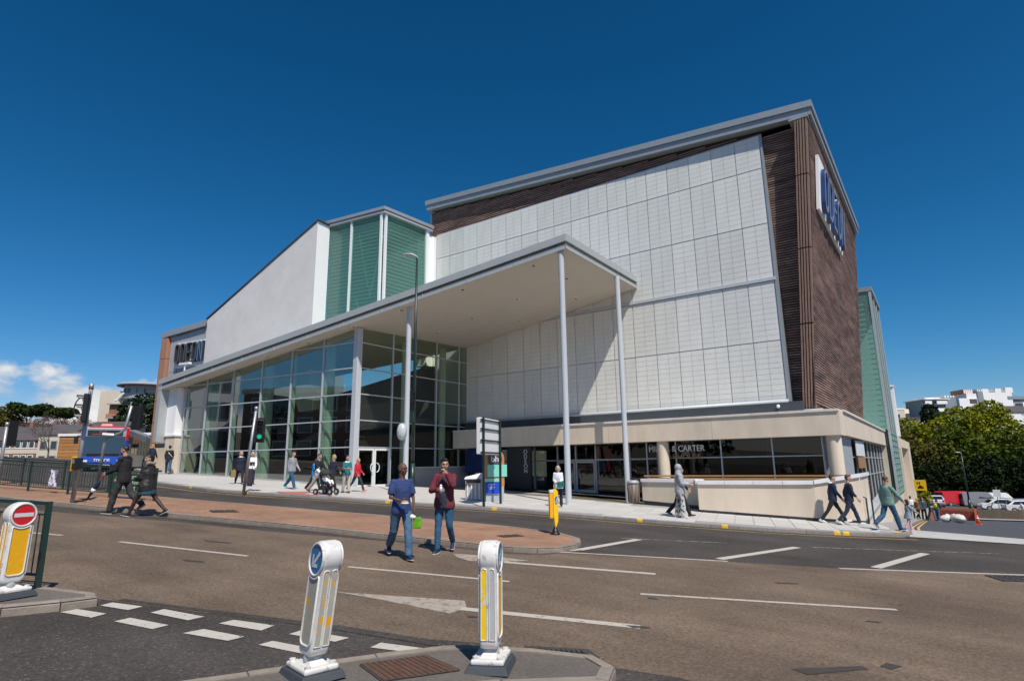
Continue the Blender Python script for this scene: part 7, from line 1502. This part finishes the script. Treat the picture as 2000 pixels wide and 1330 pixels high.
# the two men crossing in front
m_blt = cloth('tshirt_blue', (.024, .046, .145), .14, 6)
t1, J1, D1 = person('man in a blue T-shirt and faded jeans crossing the road with a green packet', (-8.28, 8.06), -30, 1.74, dict(hipR=-16, kneeR=36, hipL=20, kneeL=10, shR=10, elR=62, inR=38, abR=12, shL=4, elL=16, abL=10, inL=0, lean=0, yaw=34, nod=2), dict(skin=m_skind, hairm=m_hairk, hair=None, beard=0, fine=1, vx=.014, curlR=1.0, curlL=1.0, shoe=m_shoenav, fat=1.05, wear=[('jeans', 'legs', m_jean, dict(bag=.012, cuff=.016)), ('t_shirt', 'top', m_blt, dict(sleeve=.40, g=.010, z0=-.11, ag=.010))]), h0=0)
p = J1['wrR']+D1['R']*.09; o = held('sandwich', 'half eaten sandwich in white paper held by the man in the blue T-shirt', 'food', p-V((0, 0, .03)))
b = MB(); b.ball(p+V((0, 0, .01)), .075, .055, .025, 10, 6); b.build('bread', mat('bread', (.48, .25, .09), rough=.8, var=.2, vs=25), o, smooth=True); b = MB(); b.ball(p-V((0, 0, .012)), .085, .065, .022, 10, 6); b.build('paper', m_whitew, o, smooth=True)
p = J1['wrL']+D1['L']*.10; o = held('packet', 'bright green packet hanging from the hand of the man in the blue T-shirt', 'packet', p-V((0, 0, .25))); f = V((.815, .579, 0))
b = MB(); b.obox(p+f*.05-V((0, 0, .13)), f*.075, V((.579, -.815, 0))*.018, (0, 0, .10)); b.build('bag', mat('packet_green', (.13, .38, .012), rough=.35, var=.5, vs=9), o, bevel=.015)
o = held('paper_cup', 'crumpled white wrapper held above the green packet', 'wrapper', p-V((0, 0, .08))); b = MB(); b.ball(p-f*.04-V((0, 0, .02)), .075, .05, .045, 10, 7); b.build('wrapper', m_whitew, o, smooth=True)
m_burg = cloth('hoodie_burgundy', (.135, .018, .030), .12, 6)
t2, J2, D2 = person('man in a burgundy hooded jacket raising one hand to his mouth', (-8.26, 9.23), -62, 1.83, dict(hipR=10, kneeR=4, hipL=4, kneeL=46, shR=24, elR=72, inR=48, abR=14, shL=55, elL=112, inL=27, abL=10, lean=1, yaw=22, nod=4), dict(skin=m_skint, hairm=m_hairk, hair='short', fine=1, vx=.014, curlR=1.2, curlL=1.3, shoe=m_shoenav, wear=[('jeans', 'legs', m_jeanb, dict(bag=.002, g=.006, cuff=.004)), ('inner_shirt', 'vestfront', cloth('print_shirt', (.022, .030, .050), .8, 5)), ('jacket', 'top', m_burg, dict(g=.030, z0=-.12, hem=.02, ag=.016)), ('hood', 'collar', m_burg, dict(w=.115))]), h0=0)
p = J2['wrR']+D2['R']*.08; o = held('drinks_can', 'small silver bottle tucked under the arm of the man in the burgundy jacket', 'bottle', p-V((0, 0, .08))); b = MB(); b.tube([p+V((0, 0, .06)), p-V((0, 0, .06))], .033, 12); b.build('can_body', m_alu, o, smooth=True); b = MB(); b.tube([p+V((0, 0, .06)), p+V((0, 0, .10))], [.03, .014], 10); b.build('cap', m_whitew, o, smooth=True)
# couple at the left
m_park = cloth('parka_black', (.016, .015, .015), .2, 8, .6)
t3, J3, D3 = person('man in a black hooded top and dark trousers walking left with a folded umbrella', (-18.1, 7.3), 212, 1.83, dict(hipR=-22, kneeR=30, hipL=20, kneeL=8, shR=12, elR=30, shL=20, elL=48, inL=6, lean=4, yaw=6), dict(skin=m_skint, hairm=m_hairk, hair='crop', beard=1, wear=[('trousers', 'legs', m_char, dict(bag=.014, g=.014)), ('hoodie', 'top', m_blk, dict(g=.028, z0=-.14, hem=.01, ag=.018)), ('hood', 'collar', m_blk)]), h0=0)
p = J3['wrL']+D3['L']*.08; o = held('umbrella', 'folded navy and white umbrella held out in front of the man in black', 'umbrella', p-V((0, 0, .7))); f = V((-.815, -.579, 0))
e_ = p+f*.42-V((0, 0, .72)); b = MB(); b.tube([p+(e_-p)*.18, p+(e_-p)*.3, p+(e_-p)*.6, p+(e_-p)*.92], [.02, .055, .045, .012], 10); b.build('canopy', m_nav, o, smooth=True); b = MB(); b.tube([p+(e_-p)*.5, p+(e_-p)*.62], [.058, .05], 10); b.build('tie_band', m_whitew, o, smooth=True); b = MB(); b.tube([p, p+(e_-p)*.2], .018, 8); b.build('handle', mat('handle_red', (.4, .03, .03)), o); b = MB(); b.tube([p+(e_-p)*.9, e_], .008, 6); b.build('tip', m_black, o)
t4, J4, D4 = person('woman in a black fur hooded parka, teal skirt and dark tights striding left', (-17.15, 7.5), 214, 1.67, dict(hipR=-30, kneeR=14, hipL=32, kneeL=10, shR=10, elR=40, inR=20, shL=14, elL=62, inL=30, lean=3, yaw=62), dict(fem=1, fat=1.12, skin=m_skint, hairm=m_hairk, hair='tied', wear=[('tights', 'legs', mat('tights', (.045, .024, .022), rough=.6), dict(g=-.002, bag=0, cuff=0, wr=.2)), ('skirt', 'skirt', cloth('skirt_teal', (.006, .055, .075)), dict(z0=-.27)), ('parka', 'top', m_park, dict(g=.062, z0=-.17, hem=.02, ag=.034, wr=1.6)), ('fur_trim', 'fur', mat('fur', (.30, .24, .18), rough=1, var=.3, vs=30))]), h0=0)
# pavement in front of the foyer
person('person in a dark coat with a pale shoulder strap walking away near the cream pier', (-38.64, 17.94), 150, 1.75, WALK, dict(hairm=m_hairk, hair='short', wear=[('jeans', 'legs', m_jeanb), ('coat', 'top', m_blk, dict(g=.03, z0=-.2)), ('strap', 'strap', m_whitew)]))
person('person in a navy coat with a fur edged hood standing behind the parka woman', (-40.4, 17.7), 120, 1.74, dict(hipL=4, hipR=-4, kneeR=4, kneeL=4), dict(hairm=m_hairl, hair='bob', wear=[('trousers', 'legs', m_blk), ('coat', 'top', m_nav, dict(g=.04, z0=-.2)), ('fur_trim', 'fur', MATS['fur'])]))
t5, J5, D5 = person('blonde woman in a navy coat carrying a dark bag and a brown bag', (-28.2, 16.5), -20, 1.62, dict(WALK, shR=-24, elR=10, yaw=15), dict(fem=1, hairm=m_hairl, hair='bob', wear=[('trousers', 'legs', m_blk, dict(g=.004)), ('coat', 'top', m_nav, dict(g=.035, z0=-.2)), ('scarf', 'collar', m_whitew)]))
p = J5['wrR']-V((0, 0, .10)); o = held('shopping_bag', 'dark holdall carried by the blonde woman in the navy coat', 'bag', p-V((0, 0, .35)))
b = MB(); b.ball(p-V((.10, .1, .20)), .26, .14, .17, 12, 8); b.build('bag_body', m_nav, o, smooth=True); b = MB(); b.tube([p-V((.28, .1, .1)), p, p+V((.06, -.1, -.12))], .014, 6); b.build('handle', m_black, o)
o = held('shopping_bag', 'brown paper bag carried beside the dark holdall', 'bag', p-V((0, 0, .35))); b = MB(); b.obox(p+V((.04, -.16, -.20)), (.13, .02, 0), (-.02, .06, 0), (0, 0, .17)); b.build('bag_body', mat('bag_brown', (.36, .22, .10), rough=.8), o, bevel=.02); b = MB(); b.tube([p+V((-.04, -.16, -.04)), p+V((.02, -.12, .04)), p+V((.1, -.16, -.04))], .01, 5); b.build('handle', MATS['bag_brown'], o)
t6, J6, D6 = person('grey haired woman in a yellow, black and white jacket pulling a dark suitcase', (-27.5, 16.7), -30, 1.62, dict(WALK2, shL=10, elL=20), dict(fem=1, hairm=m_hairg, hair='bob', wear=[('jeans', 'legs', m_jeanb), ('jacket', 'top', m_whitew, dict(g=.022)), ('side_panel', 'strap', m_kmark), ('dark_panel', 'pocketpanel', m_blk)]))
o = thing('suitcase', (-26.75, 16.15, zt(-26.75, 16.15)+.1), 'dark purple wheeled suitcase beside the woman in the yellow and white jacket', 'suitcase', local=True, rz=R(-30)); b = MB(); b.box(-.24, .24, -.15, .15, .07, .80); b.build('shell', mat('suitcase_dark', (.03, .016, .026), rough=.5), o, bevel=.05); b = MB(); b.tube([(-.13, .1, .8), (-.13, .1, 1.02), (.13, .1, 1.02), (.13, .1, .8)], .014, 6); b.build('handle', m_alu, o)
for x_ in (-.18, .18): b = MB(); b.tube([(x_-.02, .1, .05), (x_+.02, .1, .05)], .05, 10); b.build('wheel', m_tyre, o)
for x_ in (-.12, 0, .12): b = MB(); b.box(x_-.015, x_+.015, -.165, -.15, .14, .74); b.build('rib', MATS['suitcase_dark'], o)
m_str = cloth('sweater_grey', (.30, .31, .33), .25, 4)
person('man in a grey striped sweater and jeans with bright blue trainers', (-24.2, 16.65), 15, 1.72, dict(WALK2, shR=-14, elR=22, shL=16, elL=26, yaw=0), dict(hairm=m_hairr, hair='short', fat=1.1, shoe=mat('shoe_blue', (.01, .25, .42), rough=.5), wear=[('jeans', 'legs', m_jeanb), ('sweater', 'top', m_str, dict(g=.024)), ('stripe_band', 'belt', m_whitew)]))
person('child in a bright blue hooded coat walking behind the man in black', (-23.0, 17.0), 20, 1.45, dict(WALK, elR=40, elL=40), dict(skin=m_skind, hairm=m_hairk, hair='crop', wear=[('leggings', 'legs', m_blk), ('coat', 'top', cloth('coat_blue', (.012, .20, .50)), dict(g=.035, z0=-.22)), ('hood', 'collar', MATS['coat_blue'])]))
t7, J7, D7 = person('man in a black jumper and beige trousers pushing a pushchair', (-21.55, 16.1), 8, 1.68, dict(WALK, shL=28, elL=34, shR=28, elR=34), dict(hairm=m_hairb, hair='crop', fat=1.12, wear=[('trousers', 'legs', cloth('chino', (.46, .41, .35)), dict(bag=.012)), ('jumper', 'top', m_blk, dict(g=.024))]))
person('person in a navy jacket half hidden behind the man with the pushchair', (-22.0, 17.2), 15, 1.66, WALK2, dict(fem=1, hairm=m_hairl, hair='long', wear=[('trousers', 'legs', m_blk), ('jacket', 'top', m_nav, dict(g=.026))]))
person('woman in a teal and white top and beige trousers beside the pushchair', (-21.3, 17.4), -25, 1.60, dict(hipL=8, hipR=-8, kneeR=8, shL=22, elL=68, inL=30, shR=22, elR=68, inR=30), dict(fem=1, hairm=m_hairr, hair='tied', wear=[('trousers', 'legs', MATS['chino']), ('top', 'top', cloth('top_teal', (.012, .15, .155), .3, 10), dict(g=.02, sleeve=.6)), ('scarf', 'collar', m_whitew), ('shirt_hem', 'belt', cloth('hem_pale', (.5, .6, .6)))]))
person('blonde woman in a red hooded top and dark leggings by the foyer door', (-21.8, 18.4), 12, 1.56, dict(WALK, hipL=30, hipR=-26, shL=10, elL=40, shR=-4, elR=40, yaw=-20, nod=12), dict(fem=1, hairm=m_hairl, hair='long', shoe=mat('shoe_coral', (.75, .16, .08), rough=.5), wear=[('leggings', 'legs', m_jeand, dict(g=.004, bag=0)), ('hoodie', 'top', cloth('hoodie_red', (.52, .012, .035)), dict(g=.026)), ('hood', 'collar', MATS['hoodie_red'])]))
# pushchair
o = thing('pushchair', (-20.75, 15.95, zt(-20.75, 15.95)+.1), 'black pushchair with a child in white pushed by the man in the black jumper', 'pushchair', local=True, rz=R(8))
for x_, y_ in ((-.32, -.26), (-.32, .26), (.38, -.18), (.38, .18)): b = MB(); b.tube([(x_, y_-.025, .13), (x_, y_+.025, .13)], .13, 14); wh = b.build('wheel', m_tyre, o); b = MB(); b.tube([(x_, y_-.03, .13), (x_, y_+.03, .13)], .06, 10); b.build('hub', m_alu, wh)
b = MB()
for y_ in (-.24, .24): b.tube([(-.32, y_, .13), (.15, y_*.8, .62), (-.45, y_, 1.02)], .016, 6); b.tube([(.38, y_*.75, .13), (-.1, y_*.8, .62)], .016, 6)
b.tube([(-.45, -.24, 1.02), (-.48, 0, 1.03), (-.45, .24, 1.02)], .018, 6); b.build('frame', m_black, o, smooth=True)
b = MB(); b.obox((.05, 0, .46), (.25, 0, -.03), (0, .20, 0), (.0, 0, .05)); b.obox((-.17, 0, .66), (.06, 0, -.22), (0, .20, 0), (.04, 0, .02)); b.build('seat', m_nav, o, bevel=.04); b = MB(); b.ball((-.12, 0, .84), .26, .23, .20, 12, 8); b.v = [(x_, y_, max(z_, .80)) for x_, y_, z_ in b.v]; b.build('hood', m_char, o, smooth=True)
b = MB(); b.box(-.25, .2, -.17, .17, .20, .36); b.build('basket', m_char, o, bevel=.03)
o2 = held('changing_bag', 'white bag slung on the handle of the pushchair', 'bag', (-21.1, 15.9, zt(-21, 16)+.7)); b = MB(); b.ball((-21.15, 15.78, zt(-21, 16)+.95), .17, .10, .19, 10, 8); b.build('bag_body', m_whitew, o2, smooth=True); b = MB(); b.tube([(-21.25, 15.85, zt(-21, 16)+1.1), (-21.2, 15.9, zt(-21, 16)+1.2)], .012, 5); b.build('strap', m_whitew, o2)
o3 = held('person', 'small child in white sitting in the black pushchair', 'person', (-20.7, 15.95, zt(-20.7, 15.95)+.55)); o3['group'] = 'pedestrians'; zb = zt(-20.7, 15.95)+.62
b = MB(); b.rings([((-20.78, 15.94, zb), (.10, 0, 0), (0, .11, 0)), ((-20.83, 15.93, zb+.15), (.09, 0, 0), (0, .12, 0)), ((-20.86, 15.92, zb+.27), (.05, 0, 0), (0, .06, 0))], 12); b.ball((-20.84, 15.92, zb+.37), .085, .085, .10)
for sy in (-.07, .07): b.tube([(-20.75, 15.94+sy, zb), (-20.52, 15.96+sy, zb+.04), (-20.44, 15.97+sy, zb-.12)], [.055, .045, .035], 8); b.tube([(-20.84, 15.93+sy*1.6, zb+.2), (-20.72, 15.95+sy*1.7, zb+.1)], [.04, .03], 8)
soft('body', b, m_skin, o3, .014, 2); b = MB(); b.rings([((-20.77, 15.94, zb-.02), (.12, 0, 0), (0, .13, 0)), ((-20.83, 15.93, zb+.15), (.11, 0, 0), (0, .14, 0)), ((-20.86, 15.92, zb+.26), (.07, 0, 0), (0, .08, 0))], 12)
for sy in (-.07, .07): b.tube([(-20.76, 15.94+sy, zb), (-20.52, 15.96+sy, zb+.04), (-20.46, 15.97+sy, zb-.08)], [.065, .055, .045], 8)
soft('romper', b, m_whitew, o3, .014, 2, .01); b = MB(); b.ball((-20.855, 15.92, zb+.40), .088, .09, .085); soft('hair', b, m_hairb, o3, .012, 1)
# entrance
t8, J8, D8 = person('white haired woman in a pale top with a green shoulder bag by the canopy column', (-12.35, 20.4), -62, 1.56, dict(hipL=5, hipR=-6, kneeR=8, kneeL=4, shL=14, elL=58, inL=30, shR=10, elR=50, inR=25), dict(fem=1, fat=1.08, hairm=m_hairg, hair='bob', wear=[('trousers', 'legs', m_nav), ('top', 'top', cloth('top_pale', (.66, .66, .72), .08), dict(g=.034, z0=-.16)), ('strap', 'strap', cloth('strap_green', (.01, .13, .10)))]))
p = J8['wrL']+V((.05, .0, -.10)); o = held('handbag', 'dark green handbag at the hip of the white haired woman', 'bag', p-V((0, 0, .12))); b = MB(); b.obox(p, (.11, .08, 0), (-.03, .04, 0), (0, 0, .11)); b.build('bag_body', MATS['strap_green'], o, bevel=.03); b = MB(); b.obox(p+V((.02, -.05, .05)), (.10, .07, 0), (-.005, .008, 0), (0, 0, .05)); b.build('flap', MATS['strap_green'], o, bevel=.01)
person('person in dark clothes standing in the shaded doorway, left of a pair', (-14.9, 31.6), -70, 1.66, dict(hipL=4, hipR=-4), dict(hairm=m_hairb, hair='short', wear=[('trousers', 'legs', m_blk), ('coat', 'top', m_nav, dict(g=.03))]), z=.13)
person('person in dark clothes standing in the shaded doorway, right of a pair', (-14.2, 31.9), -100, 1.62, dict(hipL=4, hipR=-4), dict(fem=1, hairm=m_hairl, hair='long', wear=[('trousers', 'legs', m_nav), ('coat', 'top', m_char, dict(g=.03))]), z=.10)
person('person in a pale shirt inside the glass entrance doors', (-18.0, 32.2), -80, 1.7, WALK, dict(hairm=m_hairb, hair='short', wear=[('trousers', 'legs', m_blk), ('shirt', 'top', cloth('shirt_palegrey', (.4, .42, .46)), dict(g=.02))]), z=.12)
# hooded pair by the terrace wall
m_hood = cloth('hoodie_grey', (.36, .365, .39), .12, 6); m_camo = worn_mat('camouflage', (.52, .52, .50), (.045, .05, .045), thr=.50, scale=9, rough=.85)
t9, J9, D9 = person('person in a grey hood and black and white camouflage trousers facing right', (-7.55, 20.5), 22, 1.80, dict(hipR=10, kneeR=12, hipL=-6, kneeL=6, shR=16, elR=66, inR=0, shL=20, elL=60, lean=0), dict(hair=None, shoe=mat('shoe_pink_white', (.62, .45, .48), rough=.5), wear=[('trousers', 'legs', m_camo, dict(bag=.024, g=.016, cuff=.02)), ('hoodie', 'top', m_hood, dict(g=.042, z0=-.16, ag=.026, wr=1.4)), ('hood', 'hoodup', m_hood)]))
person('person in black walking close behind the grey hooded figure', (-7.72, 20.98), 22, 1.76, WALK2, dict(hairm=m_hairk, hair='short', wear=[('trousers', 'legs', m_blk), ('jacket', 'top', m_blk, dict(g=.026))]))
# right corner
person('young man in a dark navy jumper and black trousers, left of the two striding right', (-3.35, 24.0), 22, 1.74, dict(hipL=30, kneeL=6, hipR=-28, kneeR=10, shL=-16, shR=16, lean=4), dict(hairm=m_hairb, hair='short', shoe=m_sole, wear=[('trousers', 'legs', m_blk, dict(g=.004, bag=0)), ('jumper', 'top', cloth('jumper_navy', (.014, .026, .06)), dict(g=.022)), ('shirt_collar', 'collar', m_whitew, dict(w=.075))]))
person('young man in a dark jumper and blue jeans, right of the two striding right', (-2.8, 23.65), 22, 1.72, dict(WALK, shR=14, elR=22, lean=3, yaw=-15), dict(hairm=m_hairr, hair='short', shoe=m_sole, wear=[('jeans', 'legs', m_jeand, dict(g=.006)), ('jumper', 'top', m_nav, dict(g=.022, sleeve=.8))]))
t10, J10, D10 = person('man in a pale green jumper and jeans seen from behind leading a small girl', (-1.62, 22.75), 52, 1.72, dict(hipR=22, kneeR=6, hipL=-22, kneeL=34, shR=26, elR=10, abR=22, inR=-10, shL=-14, lean=2), dict(hairm=m_hairb, hair='crop', skin=m_skint, shoe=m_shoenav, wear=[('jeans', 'legs', m_jeanb, dict(bag=.014)), ('jumper', 'top', cloth('jumper_green', (.15, .265, .225), .1), dict(g=.026))]))
person('small girl in a denim dress with a pink sash beside the man in green', (-1.15, 23.2), 30, .98, dict(hipL=16, kneeL=10, hipR=-14, kneeR=16, shL=60, elL=20, abL=30, shR=40, elR=20, abR=10), dict(fem=1, hairm=m_hairb, hair='long', shoe=MATS['shoe_pink_white'], wear=[('leggings', 'legs', cloth('leggings_pink', (.60, .36, .38)), dict(g=.0, bag=0)), ('dress', 'top', cloth('dress_denim', (.22, .27, .34)), dict(g=.03, z0=-.1)), ('skirt', 'skirt', MATS['dress_denim'], dict(z0=-.22)), ('sash', 'belt', mat('sash_pink', (.62, .08, .30), rough=.6))]))
# down the side street
for i, (x, y, fc, hh, wear, hr, lab) in enumerate((
    (-2.45, 55.5, 100, 1.66, [('trousers', 'legs', m_blk), ('shirt', 'top', cloth('shirt_white', (.72, .74, .78), .05), {})], m_hairk, 'man in a white shirt walking down the side street by the cream pillar'),
    (-1.95, 52.5, 60, 1.52, [('trousers', 'legs', m_blk), ('coat', 'top', cloth('coat_mustard', (.20, .12, .04)), dict(g=.03))], m_hairl, 'woman in a mustard coat, leftmost of the group by the roadworks'),
    (-1.6, 52.0, -80, 1.55, [('trousers', 'legs', m_blk), ('jacket', 'top', cloth('jacket_slate', (.05, .08, .13)), dict(g=.03))], m_hairr, 'man in a slate blue jacket, second in the group by the roadworks'),
    (-1.15, 51.5, -60, 1.50, [('jeans', 'legs', m_jean), ('top', 'top', m_blk, dict(g=.02)), ('bag', 'pocketpanel', m_greyf)], m_hairl, 'woman in black with a grey bag, third in the group by the roadworks'),
    (-.85, 54.5, 60, 1.52, [('trousers', 'legs', m_jean), ('coat', 'top', m_char, {}), ('backpack', 'backpack', mat('hi_vis', (.45, .60, .03), rough=.5))], m_hairb, 'person with a yellow backpack at the right of the group by the roadworks'))):
    person(lab, (x, y), fc, hh, WALK if i % 2 else dict(hipL=5, hipR=-5, kneeR=6), dict(vx=.022, hairm=hr, hair='short' if i in (0, 2) else 'bob', skin=m_skin, wear=[(w_[0], w_[1], w_[2]) if len(w_) == 3 else w_ for w_ in wear]))
person('person in a white top walking past the low wall at the right edge', (6.35, 87.5), 180, 1.7, WALK, dict(vx=.026, hairm=m_hairk, hair='short', wear=[('trousers', 'legs', m_nav), ('top', 'top', m_whitew, {})]), h0=.0)

# ------------------------------------------------------------------ finish: bake modifiers and lettering
bpy.context.view_layer.update()
dg = bpy.context.evaluated_depsgraph_get()
for o in PEND:
    me = bpy.data.meshes.new_from_object(o.evaluated_get(dg)); me.name = o.name; mts = [x for x in o.data.materials]
    o['_new'] = me.name
NEW = {o: bpy.data.meshes[o['_new']] for o in PEND}
TM_ = [(o, par, mw, bpy.data.meshes.new_from_object(o.evaluated_get(dg))) for o, par, mw in TEXTS]
for o, me in NEW.items():
    mt = o.data.materials[0]; o.modifiers.clear(); o.data = me
    if not me.materials: me.materials.append(mt)
    me.polygons.foreach_set('use_smooth', [True]*len(me.polygons)); del o['_new']
for o, par, mw, me in TM_:
    nm = o.name.split('.')[0]; bpy.data.objects.remove(o); 
    if par.get('_local'):
        q = link(nm, me, par); q.matrix_local = mw
    else:
        me.transform(mw); link(nm, me, par)
for o in bpy.data.objects:
    if '_local' in o: del o['_local']
print('objects', len(bpy.data.objects), 'tris', sum(sum(len(p.vertices)-2 for p in o.data.polygons) for o in bpy.data.objects if o.type == 'MESH'))
